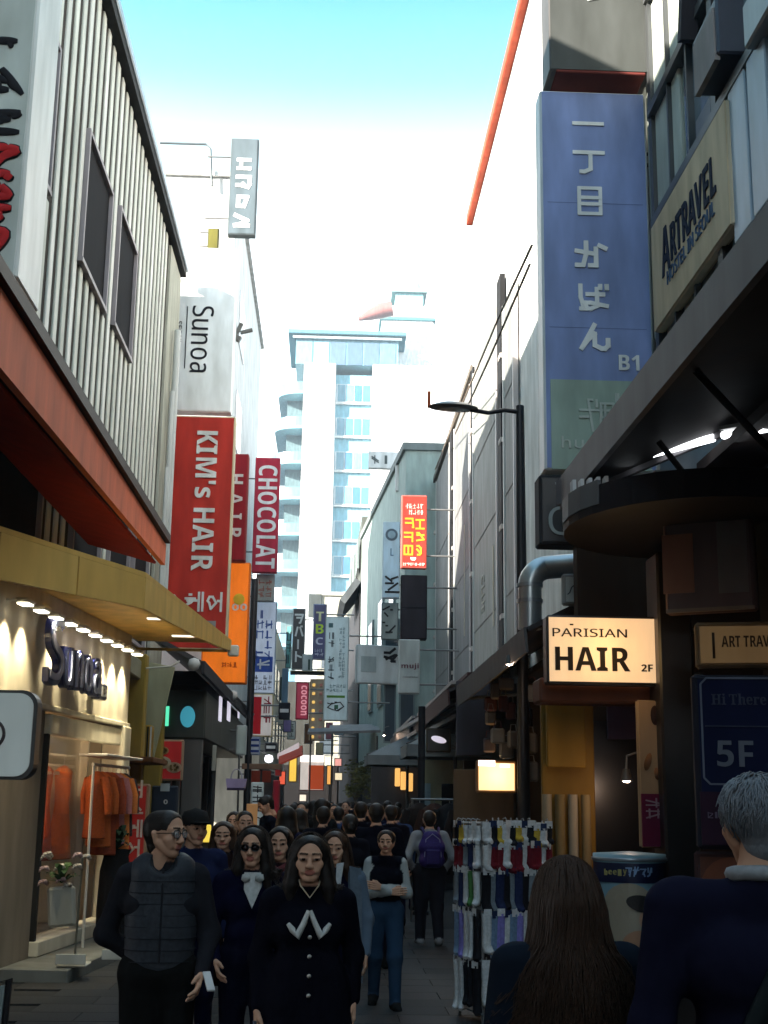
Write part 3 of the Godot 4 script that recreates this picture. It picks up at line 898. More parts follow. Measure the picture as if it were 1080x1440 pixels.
func next_shops() -> void:
	# narrow yellow-framed front beyond the clothes shop
	var y := thing("yellow_framed_shop", "narrow dark shop front with yellow pilasters beside the clothes shop", "shop", Vector3(-3.2, 0, -20))
	wpart(y, "wall", box1(Vector3(-5.2, 2.05, -20.9), Vector3(3.8, 4.1, 5.8)), M(0.06, 0.055, 0.05))
	for p in [[-3.12, -18.6, 0.34], [-3.0, -20.2, 0.28], [-2.95, -22.2, 0.26]]:
		wpart(y, "pilaster", box1(Vector3(p[0], 2.0, p[1]), Vector3(0.3, 4.0, p[2]), 0.02), M(0.4, 0.27, 0.06, 0.6))
	wpart(y, "beam", box1(Vector3(-3.05, 3.75, -20.4), Vector3(0.24, 0.3, 4.0), 0.02), M(0.3, 0.28, 0.2))
	wpart(y, "slanted_board", box1(Vector3(-2.9, 3.2, -21.0), Vector3(0.5, 1.5, 0.06), 0.01, Basis(Vector3.BACK, -0.18)), M(0.45, 0.43, 0.28))
	wpart(y, "ledge", box1(Vector3(-2.85, 2.35, -19.6), Vector3(0.7, 0.08, 1.6), 0.01), M(0.2, 0.09, 0.04))
	var wire := Shp.new()
	wire.tube([Vector3(-2.850, 3.768, -20.000), Vector3(-2.518, 3.847, -20.400), Vector3(-2.435, 3.970, -20.800)], 0.015, 5)
	wpart(y, "lamp_arm", wire, M(0.5, 0.48, 0.4))
	var n := board("yellow_box_sign", "small yellow box sign with black and white bars beside the red food sign", Vector3(-2.937, 2.313, -20.600), Vector2(0.333, 0.616), 0.3, M(0.45, 0.27, 0.04), M(0.4, 0.24, 0.04), -1)
	for i in 3: part(n, "bar", box1(Vector3(0.06 + i * 0.05, 0.34, 0.168), Vector3(0.024, 0.5, 0.012)), [M(0.75, 0.73, 0.7), M(0.02, 0.02, 0.02)][i % 2])

	# dark shop with lit icons
	var d := thing("dark_shop", "dark grey shop with lit icons on its boxed fascia, left of the crowd", "shop", Vector3(-2.8, 0, -28))
	wpart(d, "wall", box1(Vector3(-5.0, 1.45, -29.5), Vector3(4.0, 2.9, 11.5)), M(0.03, 0.03, 0.03))
	wpart(d, "fascia", box1(Vector3(-2.8, 3.33, -29.6), Vector3(1.05, 0.9, 11.2), 0.03), M(0.09, 0.095, 0.085, 0.5))
	wpart(d, "roof_slab", box1(Vector3(-4.6, 4.0, -30.0), Vector3(4.2, 0.25, 12.0)), M(0.05, 0.05, 0.05))
	for i in 7: wpart(d, "door_frame", box1(Vector3(-2.95, 1.4, -24.4 - i * 1.5), Vector3(0.1, 2.8, 0.12)), [M(0.05, 0.045, 0.045), M(0.35, 0.33, 0.3)][int(i % 3 == 1)])
	for i in 5: wpart(d, "pane", box1(Vector3(-2.985, 1.4, -25.2 - i * 1.5), Vector3(0.02, 2.5, 1.3)), M(0.02, 0.02, 0.024, 0.08))
	wpart(d, "column", box1(Vector3(-2.5, 1.45, -24.2), Vector3(0.35, 2.9, 0.3), 0.02), M(0.12, 0.115, 0.11, 0.4))
	wpart(d, "icon", box1(Vector3(-2.990, 3.286, -23.960), Vector3(0.09, 0.36, 0.03)), M(0.1, 0.7, 0.4, 0.5, 0, 0, 0.8))
	var ic := Shp.new()
	ic.lathe([Vector2(0.001, 0), Vector2(0.15, 0.0), Vector2(0.15, 0.03), Vector2(0.001, 0.03)], 20, Transform3D(Basis(Vector3.RIGHT, PI / 2) * Basis.from_scale(Vector3(0.9, 1, 1.3)), Vector3(-2.601, 3.281, -23.980)))
	wpart(d, "icon", ic, M(0.05, 0.3, 0.4, 0.5, 0, 0, 0.5))
	for p in [[297, 1004, 27.0, 0.5, 0.5], [312, 1007, 29.3, 0.7, 0.42], [325, 1006, 32.5, 0.3, 0.36]]:
		wpart(d, "icon", box1(Vector3(-2.262, 1.82 + (1125 - p[1]) / 1800.0 * p[2], -p[2]), Vector3(0.03, p[4], p[3])), M(0.75, 0.72, 0.85, 0.5, 0, 0, 0.5))
	var aw := Shp.new()
	aw.slab(Vector3(-3.1, 4.5, -22.0), Vector3(-2.25, 4.05, -22.0), Vector3(-2.1, 4.05, -36.0), Vector3(-3.1, 4.6, -36.0), 0.08)
	var ca := thing("dark_canopy", "long dark sloping canopy over the boxed fascia with lit icons", "canopy", Vector3(-2.6, 4.0, -28))
	wpart(ca, "roof", aw, M(0.035, 0.033, 0.035, 0.4))
	wpart(ca, "edge", box1(Vector3(-2.17, 4.0, -29.0), Vector3(0.06, 0.22, 14.0)), M(0.06, 0.055, 0.06))
	for p in [Vector3(-2.32, 4.05, -21.98), Vector3(-2.14, 4.06, -28.8)]:
		var bu := Shp.new()
		bu.lathe([Vector2(0.001, -0.11), Vector2(0.08, -0.08), Vector2(0.11, 0), Vector2(0.08, 0.08), Vector2(0.001, 0.11)], 12, Transform3D(Basis.IDENTITY, p))
		wpart(ca, "lamp_globe", bu, M(0.7, 0.68, 0.66))

	# tall white block behind the signs
	var w := thing("white_block", "tall plain white sunlit block behind the hanging signs on the left", "building", Vector3(-5, 0, -37))
	wpart(w, "wall", box1(Vector3(-6.4, 10.9, -37.5), Vector3(7.3, 13.6, 13.0)), M(0.74, 0.75, 0.74))
	wpart(w, "roof_edge", box1(Vector3(-6.4, 17.78, -37.5), Vector3(7.5, 0.12, 13.2)), M(0.76, 0.77, 0.77))
	for i in 4: wpart(w, "window", box1(Vector3(-2.74, 6.2 + i * 2.9, -34.6), Vector3(0.04, 1.5, 2.0)), M(0.66, 0.7, 0.74, 0.15))
	var rod := Shp.new()
	rod.tube([Vector3(-4.764, 18.540, -30.800), Vector3(-3.559, 18.545, -30.800), Vector3(-3.442, 18.406, -30.800), Vector3(-3.359, 17.355, -30.800)], 0.035, 6)
	wpart(w, "roof_rail", rod, M(0.1, 0.12, 0.13, 0.5, 0.4))

	# further left-hand shops
	var f := thing("cream_row_building", "low cream building further down the left side behind the blue sign", "building", Vector3(-3, 0, -57))
	wpart(f, "wall", box1(Vector3(-6.2, 4.6, -58.0), Vector3(7.6, 9.2, 25.0)), M(0.55, 0.53, 0.46))
	for i in 6:
		for j in 2: wpart(f, "window", box1(Vector3(-2.38, 4.6 + j * 2.3, -48.5 - i * 3.6), Vector3(0.05, 1.3, 1.8)), M(0.06, 0.08, 0.1, 0.15))
	wpart(f, "shop_front", box1(Vector3(-2.35, 1.5, -58.0), Vector3(0.12, 2.9, 24.0)), M(0.05, 0.04, 0.04))

func signs_left() -> void:
	var red := M(0.55, 0.042, 0.028, 0.5)
	var white := M(0.78, 0.78, 0.76, 0.5)
	var off := M(0.62, 0.6, 0.5, 0.6)
	var ink_b := M(0.02, 0.02, 0.025, 0.6)
	# large banner sign, nearest left
	var n := board("calligraphy_sign", "huge pale box sign with black and red brush writing at the upper left corner", Vector3(-3.183, 5.821, -9.600), Vector2(1.274, 3.535), 0.76, M(0.62, 0.68, 0.65, 0.4), M(0.85, 0.86, 0.84, 0.4), -1)
	var w: float = (n.get_node("housing") as MeshInstance3D).mesh.get_aabb().size.x
	n.position.z -= 0.38
	var x0 := w / 2 - 0.17
	part(n, "bottom_tray", box1(Vector3(0, -0.03, 0), Vector3(w - 0.02, 0.1, 0.7), 0.02), M(0.2, 0.14, 0.1))
	var z := 0.396
	for e in [[["0959", "3748", "2939"], 1.98, 0.2], [["0645", "4563", "2872", "0343", "1622"], 1.69, 0.34], [["0576", "7654", "0353", "2631"], 1.4, 0.2], [["0575"], 1.25, 0.12]]:
		part(n, "brush_stroke", brush_shape(e[0], Vector3(x0, e[1], z), Vector2(0.34, e[2]), 0.036), ink_b)
	for e in [[["2858", "58774521", "2112"], 1.02, 0.24], [["1767", "6753"], 0.85, 0.12], [["2848", "48634211"], 0.72, 0.14], [["0575"], 0.58, 0.08], [["1757", "5732"], 0.5, 0.1], [["28674221", "2112", "1228"], 0.3, 0.24]]:
		part(n, "brush_outline", brush_shape(e[0], Vector3(x0, e[1], z), Vector2(0.3, e[2]), 0.05), ink_b)
		part(n, "brush_stroke", brush_shape(e[0], Vector3(x0, e[1], z + 0.008), Vector2(0.3, e[2]), 0.037), M(0.62, 0.035, 0.04))
	# the stack of signs over the street
	n = board("white_cafe_sign", "white box sign with sideways black name and thin rule, above the red hair salon sign", Vector3(-2.938, 9.780, -26.200), Vector2(1.432, 3.727), 0.3, M(0.84, 0.88, 0.9, 0.3), M(0.85, 0.88, 0.9, 0.35), -1)
	txt(n, "Sunoa", Vector3(0.04, 1.62, 0.166), 0.46, ink_b, 1.5, -PI / 2, font_plain)
	part(n, "rule", box1(Vector3(-0.3, 1.65, 0.166), Vector3(0.02, 1.4, 0.012)), ink_b)
	txt(n, "SEOUL", Vector3(-0.46, 1.75, 0.166), 0.12, ink_b, 0.52, -PI / 2, font_plain)
	n = board("red_salon_sign", "tall red hair salon sign with sideways white letters, largest red sign on the left", Vector3(-2.709, 4.674, -25.500), Vector2(1.316, 4.801), 0.35, red, M(0.72, 0.62, 0.42, 0.5), -1)
	txt(n, "KIM's HAIR", Vector3(0.1, 3.02, 0.2), 0.42, white, 2.9, -PI / 2, font_bold, 0.03)
	ink(n, ["4814", "4884", "0292"], Vector3(-0.4, 0.95, 0.2), Vector2(0.26, 0.3), 0.04, white)
	ink(n, ["2838", "0656", "154534132415", "7970", "9990", "5575"], Vector3(-0.02, 0.95, 0.2), Vector2(0.34, 0.36), 0.045, white)
	ink(n, ["1737542114051737", "8980", "6585"], Vector3(0.4, 0.95, 0.2), Vector2(0.3, 0.36), 0.045, white)
	part(n, "grey_block", box1(Vector3(0.26, 0.42, 0.2), Vector3(0.34, 0.3, 0.02)), M(0.35, 0.34, 0.34))
	n = board("dark_red_sign", "dark red sign with white letters half hidden behind the red salon sign", Vector3(-2.386, 6.931, -28.000), Vector2(0.917, 2.442), 0.3, M(0.33, 0.02, 0.03, 0.5), M(0.3, 0.05, 0.05), -1)
	for e in [["H", 1.85], ["A", 1.4], ["I", 1.0], ["R", 0.62]]: txt(n, e[0], Vector3(0.2, e[1], 0.17), 0.3, white, 0.0, -PI / 2)
	n = board("orange_sign", "orange sign with small yellow and white emblem below the dark red sign", Vector3(-2.378, 4.326, -29.000), Vector2(1.027, 2.754), 0.3, M(0.85, 0.19, 0.015, 0.5, 0, 1, 0.35), M(0.8, 0.2, 0.03), -1)
	var em := Shp.new()
	em.lathe([Vector2(0.001, 0), Vector2(0.13, 0.0), Vector2(0.13, 0.02), Vector2(0.001, 0.02)], 18, Transform3D(Basis(Vector3.RIGHT, PI / 2), Vector3(0.28, 1.9, 0.17)))
	part(n, "emblem", em, M(0.85, 0.6, 0.06))
	txt(n, "oo", Vector3(0.3, 1.72, 0.18), 0.16, white, 0.34)
	marks(n, Vector3(0.0, 0.42, 0.166), Vector2(0.62, 0.14), 5, 1, M(0.5, 0.08, 0.01), 6)
	n = board("chocolate_shop_sign", "narrow red sign with sideways white CHOCOLAT letters beside the pale blue tower", Vector3(-2.145, 8.784, -40.000), Vector2(0.792, 3.740), 0.3, M(0.5, 0.03, 0.06, 0.45), M(0.5, 0.05, 0.08), -1, 0.0, "", 1.0)
	txt(n, "CHOCOLAT", Vector3(0.02, 1.8, 0.165), 0.6, M(0.85, 0.84, 0.84, 0.5), 3.35, -PI / 2, font_bold, 0.03)
	n = board("small_grey_sign", "small grey and red sign below the red chocolate shop sign", Vector3(-2.126, 7.953, -40.500), Vector2(0.588, 0.872), 0.25, M(0.4, 0.4, 0.38), M(0.35, 0.35, 0.35), -1)
	marks(n, Vector3(0, 0.4, 0.14), Vector2(0.46, 0.6), 2, 3, M(0.4, 0.15, 0.12), 3)
	n = board("blue_list_sign", "tall white sign with blue lettering column, left of the street centre", Vector3(-2.172, 5.150, -42.000), Vector2(0.766, 3.006), 0.3, M(0.58, 0.66, 0.82, 0.4, 0, 1, 0.15), M(0.5, 0.55, 0.65), -1)
	marks(n, Vector3(0, 1.75, 0.166), Vector2(0.56, 2.0), 2, 6, M(0.08, 0.14, 0.45), 9)
	part(n, "blue_panel", box1(Vector3(0, 0.95, 0.166), Vector3(0.6, 0.5, 0.012)), M(0.06, 0.12, 0.5))
	marks(n, Vector3(0, 0.95, 0.176), Vector2(0.5, 0.4), 1, 1, M(0.8, 0.82, 0.9), 12)
	marks(n, Vector3(0, 0.36, 0.166), Vector2(0.6, 0.5), 4, 3, M(0.12, 0.12, 0.16), 10)
	n = board("red_and_white_sign", "red and white sign with yellow top corner under the blue list sign", Vector3(-2.022, 3.642, -39.000), Vector2(0.682, 1.269), 0.3, M(0.78, 0.72, 0.7, 0.5, 0, 1, 0.1), M(0.6, 0.5, 0.3), -1)
	part(n, "red_half", box1(Vector3(-0.16, 0.62, 0.166), Vector3(0.3, 1.1, 0.012)), M(0.55, 0.02, 0.03))
	part(n, "yellow_edge", box1(Vector3(-0.3, 1.0, 0.17), Vector3(0.06, 0.5, 0.02)), M(0.85, 0.6, 0.1))
	marks(n, Vector3(0.17, 0.66, 0.166), Vector2(0.26, 1.1), 1, 4, M(0.3, 0.03, 0.05), 14)
	n = board("grey_tower_sign", "grey vertical sign with sideways white letters high above the left roofs", Vector3(-2.496, 15.739, -30.300), Vector2(0.707, 2.670), 0.25, M(0.1, 0.13, 0.15, 0.7), M(0.1, 0.12, 0.13, 0.7), -1, 0, "", 0.6)
	ink(n, ["0888", "0282", "2822"], Vector3(0.02, 1.92, 0.14), Vector2(0.34, 0.36), 0.09, M(0.9, 0.9, 0.9))
	ink(n, ["0888", "8884723344", "0323"], Vector3(0.02, 1.42, 0.14), Vector2(0.36, 0.42), 0.1, M(0.9, 0.9, 0.9))
	ink(n, ["1878", "7852", "5212", "1218"], Vector3(0.02, 0.88, 0.14), Vector2(0.34, 0.38), 0.1, M(0.9, 0.9, 0.9))
	ink(n, ["0808", "0885", "8543", "4302", "0292"], Vector3(0.0, 0.36, 0.14), Vector2(0.34, 0.42), 0.1, M(0.9, 0.9, 0.9))
	n = board("yellowish_tag_sign", "tiny olive sign on the white block beside the grey tower sign", Vector3(-3.227, 15.435, -30.500), Vector2(0.289, 0.585), 0.12, M(0.13, 0.12, 0.03), M(0.1, 0.1, 0.05), -1, 0, "", 0.2)
	n = board("thin_cream_sign", "slim cream sign with column of small letters left of the white cafe sign", Vector3(-3.617, 8.566, -24.600), Vector2(0.324, 1.925), 0.25, M(0.72, 0.7, 0.5, 0.5), M(0.6, 0.58, 0.45), -1, 0, "", 0.2)
	marks(n, Vector3(0.02, 0.95, 0.14), Vector2(0.14, 1.5), 1, 7, M(0.25, 0.22, 0.12), 15, 0.6)
	n = board("blank_grey_sign", "blank grey box sign just above the slim cream sign", Vector3(-3.673, 10.593, -24.800), Vector2(0.302, 1.165), 0.25, M(0.4, 0.44, 0.43), M(0.35, 0.38, 0.38), -1, 0, "", 0.2)
	var rt := thing("red_side_awning", "small red folded awning peeking out left of the red salon sign", "awning", Vector3(-3.536, 7.696, -25.200))
	var q := Shp.new()
	q.slab(Vector3(-3.878, 8.780, -25.400), Vector3(-3.835, 7.736, -25.400), Vector3(-3.451, 7.542, -24.600), Vector3(-3.653, 8.581, -25.200), 0.04)
	wpart(rt, "side_cloth", q, red)
	q = Shp.new()
	q.slab(Vector3(-3.639, 8.581, -25.200), Vector3(-3.437, 7.542, -24.600), Vector3(-3.228, 7.609, -24.800), Vector3(-3.295, 7.917, -25.000), 0.04)
	wpart(rt, "front_cloth", q, M(0.62, 0.16, 0.1))
	wpart(rt, "dark_box", box1(Vector3(-3.518, 6.862, -25.400), Vector3(0.46, 1.7, 0.3), 0.02), M(0.02, 0.02, 0.022))
	# signs at head height
	n = board("food_sign", "square red sign with picture of filled bowls over the left shop", Vector3(-2.733, 2.102, -22.400), Vector2(0.531, 0.691), 0.14, M(0.5, 0.03, 0.03, 0.5, 0, 1, 0.08), M(0.45, 0.3, 0.2), -1, 0, "", 0.15)
	for e in [[-0.08, 0.3, 0.15, 0.6, 0.5, 0.35], [0.12, 0.22, 0.13, 0.65, 0.45, 0.3], [-0.08, 0.5, 0.1, 0.5, 0.3, 0.12]]:
		var bo := Shp.new()
		bo.lathe([Vector2(0.001, 0.012), Vector2(e[2] * 0.7, 0.012), Vector2(e[2], 0.025), Vector2(e[2], 0.0)], 20, Transform3D(Basis(Vector3.RIGHT, PI / 2) * Basis.from_scale(Vector3(1, 1, 0.7)), Vector3(e[0], e[1], 0.084)))
		part(n, "bowl", bo, M(e[3], e[4], e[5]))
		var fo := Shp.new()
		for i in 6: fo.box(Vector3(e[0] + e[2] * 0.45 * cos(i * 1.3), e[1] + e[2] * 0.3 * sin(i * 1.3), 0.105), Vector3(0.05, 0.035, 0.02), Basis(Vector3.BACK, i * 0.8))
		part(n, "food", fo, M(0.2, 0.12, 0.04))
	n = board("red_floor_sign", "upright red sign with white vertical writing standing behind the planter", Vector3(-2.761, 0.438, -19.000), Vector2(0.413, 1.574), 0.2, M(0.36, 0.025, 0.02, 0.5, 0, 1, 0.1), M(0.42, 0.3, 0.2), 0)
	ink(n, ["094934", "0646", "8985", "1484801014"], Vector3(0.02, 1.5, 0.118), Vector2(0.22, 0.22), 0.03, white)
	ink(n, ["4814", "4884", "0292"], Vector3(0.02, 1.22, 0.118), Vector2(0.22, 0.2), 0.03, white)
	ink(n, ["2838", "0656", "154534132415", "7970", "9990", "5575"], Vector3(0.02, 0.95, 0.118), Vector2(0.22, 0.22), 0.03, white)
	ink(n, ["1737542114051737", "8980", "6585"], Vector3(0.02, 0.68, 0.118), Vector2(0.22, 0.22), 0.03, white)
	n = board("navy_sign", "dark navy upright sign with small white emblem beside the red floor sign", Vector3(-2.528, 0.558, -20.600), Vector2(0.406, 1.444), 0.1, M(0.03, 0.045, 0.075, 0.5), M(0.04, 0.05, 0.07), 0)
	part(n, "emblem", box1(Vector3(0.0, 1.42, 0.062), Vector3(0.14, 0.12, 0.012)), M(0.5, 0.6, 0.65))
	txt(n, "o", Vector3(0.02, 1.2, 0.06), 0.07, white)
	n = board("small_pale_sign", "small pale green hanging sign right of the lit icons", Vector3(-2.001, 2.796, -30.000), Vector2(0.244, 0.677), 0.1, M(0.5, 0.58, 0.55), M(0.45, 0.5, 0.5), -1, 0, "", 0.3)
	n = board("striped_sign", "small sign of blue and white stripes under the red and white sign", Vector3(-1.900, 2.898, -33.000), Vector2(0.358, 0.460), 0.1, M(0.6, 0.65, 0.75), M(0.3, 0.35, 0.5), -1, 0, "", 0.3)
	for i in 3: part(n, "stripe", box1(Vector3(0, 0.1 + i * 0.14, 0.062), Vector3(0.3, 0.06, 0.012)), M(0.03, 0.06, 0.25))
	n = board("white_upright_sign", "white upright sign with dark writing standing at the crowd's left edge", Vector3(-1.381, 1.025, -26.000), Vector2(0.252, 1.119), 0.1, M(0.5, 0.56, 0.56, 0.5, 0, 1, 0.1), M(0.6, 0.65, 0.65), 0)
	marks(n, Vector3(0.0, 0.72, 0.062), Vector2(0.22, 0.7), 1, 4, ink_b, 18)
	n = board("slim_red_sign", "slim red upright sign beside the white upright sign", Vector3(-1.047, 1.239, -27.000), Vector2(0.145, 0.967), 0.08, M(0.5, 0.03, 0.05), M(0.4, 0.05, 0.06), 0)
	var po := thing("dark_pole", "tall dark pole running up beside the orange sign", "pole", Vector3(-2.010, 0, -33.000))
	q = Shp.new()
	q.tube([Vector3(0, 0, 0), Vector3(0, 7.4, 0)], 0.09, 10)
	part(po, "shaft", q, M(0.03, 0.03, 0.035, 0.4, 0.5))
	part(po, "foot", box1(Vector3(0, 0.05, 0), Vector3(0.3, 0.1, 0.3), 0.02), M(0.03, 0.03, 0.035))
	# bird-like metal figure above the roofs
	var fg := thing("roof_bracket", "small dark twisted metal bracket sticking up by the white cafe sign", "bracket", Vector3(-2.797, 14.124, -33.000))
	q = Shp.new()
	q.bar(Vector3(-3.108, 14.197, -33.000), Vector3(-2.637, 13.966, -33.000), 0.16, 0.14)
	q.bar(Vector3(-2.794, 14.043, -33.000), Vector3(-2.616, 14.437, -33.000), 0.1, 0.1)
	q.bar(Vector3(-2.645, 14.170, -33.000), Vector3(-2.321, 14.261, -33.000), 0.1, 0.08)
	wpart(fg, "arms", q, M(0.15, 0.15, 0.14))
	q = Shp.new()
	q.tube([Vector3(-2.904, 13.917, -33.000), Vector3(-2.802, 12.306, -33.000)], 0.03, 6)
	wpart(fg, "post", q, M(0.6, 0.62, 0.62))

func right_side() -> void:
	var black := M(0.012, 0.011, 0.012, 0.5)
	# white panelled building with red coping
	var b := thing("white_panel_building", "white building with red roof edge and tall grey facade panels, right side", "building", Vector3(3.3, 0, -21))
	wpart(b, "wall", box1(Vector3(8.3, 9.85, -21.3), Vector3(10.0, 12.1, 16.4)), M(0.74, 0.74, 0.72, 0.8))
	wpart(b, "coping", box1(Vector3(8.25, 16.02, -21.3), Vector3(10.2, 0.24, 16.6), 0.02), M(0.55, 0.1, 0.05, 0.6))
	var grey := [M(0.22, 0.23, 0.23, 0.6), M(0.25, 0.26, 0.25, 0.6), M(0.2, 0.21, 0.215, 0.6)]
	var pan := [[-21.9, -23.2, 11.2], [-24.3, -28.4, 11.6], [-30.1, -34.0, 11.9], [-35.4, -40.0, 11.9]]
	var c := thing("grey_panel_building", "grey panelled building with dark slots between panels, beyond the white one", "building", Vector3(3.4, 0, -35))
	wpart(c, "wall", box1(Vector3(8.4, 8.05, -35.2), Vector3(10.0, 8.1, 11.2)), M(0.6, 0.6, 0.58, 0.8))
	wpart(c, "coping", box1(Vector3(8.35, 12.15, -35.2), Vector3(10.2, 0.16, 11.3)), M(0.16, 0.14, 0.12))
	for i in pan.size():
		var p: Array = pan[i]
		var o: Node3D = b if i < 2 else c
		var x := 3.24 if i < 2 else 3.34
		var zc: float = (p[0] + p[1]) / 2
		var l: float = p[0] - p[1]
		var h: float = p[2] - 4.2
		wpart(o, "panel", box1(Vector3(x, 4.2 + h / 2, zc), Vector3(0.09, h, l - 0.1), 0.02), grey[i % 3])
		wpart(o, "panel_trim", box1(Vector3(x - 0.02, 4.2 + h / 2, p[0] + 0.02), Vector3(0.1, h, 0.07)), M(0.5, 0.46, 0.46, 0.4))
		wpart(o, "panel_trim", box1(Vector3(x - 0.02, 4.2 + h / 2, p[1] - 0.02), Vector3(0.1, h, 0.07)), M(0.55, 0.57, 0.55, 0.4))
		for k in 3: wpart(o, "seam", box1(Vector3(x - 0.05, 5.5 + k * 1.9, zc), Vector3(0.012, 0.03, l - 0.2)), M(0.2, 0.2, 0.2))
		for k in 4: wpart(o, "clip", box1(Vector3(x - 0.06, 5.2 + k * 1.7, p[1] - 0.42), Vector3(0.05, 0.09, 0.3)), M(0.6, 0.55, 0.52))
	for zz in [-23.75, -29.3, -34.7]: wpart(b if zz > -29.4 else c, "slot", box1(Vector3(3.22 if zz > -29.0 else 3.3, 8.1, zz), Vector3(0.1, 7.8, 0.55)), M(0.02, 0.02, 0.022))
	for e in [[-24.9, 6.0, 1.6, 0.05], [-31.3, 7.2, 2.8, 0.05]]: wpart(b if e[0] > -29 else c, "stain_strip", box1(Vector3(3.185 if e[0] > -29 else 3.285, e[1], e[0]), Vector3(0.012, e[2], 0.16)), M(0.5, 0.46, 0.38))
	txt(b, "CLUE", b.to_local(Vector3(3.185, 5.2, -26.3)), 1.1, M(0.48, 0.47, 0.42), 0.3, -PI / 2, font_plain)
	(b.get_child(b.get_child_count() - 1) as Node3D).transform = Transform3D(Basis(Vector3.UP, -PI / 2) * Basis(Vector3.BACK, -PI / 2) * Basis.from_scale(Vector3(0.9, 1.6, 0.3)), b.to_local(Vector3(3.18, 6.1, -26.6)))
	# wires along the roof
	for w in [[Vector3(2.353, 8.487, -14.500), Vector3(2.571, 9.387, -19.000), Vector3(2.920, 10.920, -30.000), Vector3(3.250, 12.305, -40.000)], [Vector3(2.404, 8.455, -15.000), Vector3(2.536, 9.030, -20.000), Vector3(2.921, 10.594, -30.000)]]:
		var wr := thing("cable", "thin cable strung along the right hand facades towards the red vertical sign" if w.size() == 4 else "lower slack cable strung along the right hand facades above the street lamp", "cable", w[2])
		var q := Shp.new()
		q.tube(w, 0.018, 5)
		wpart(wr, "wire", q, M(0.25, 0.2, 0.16))
	near_right()
	right_canopies()
	right_shops()

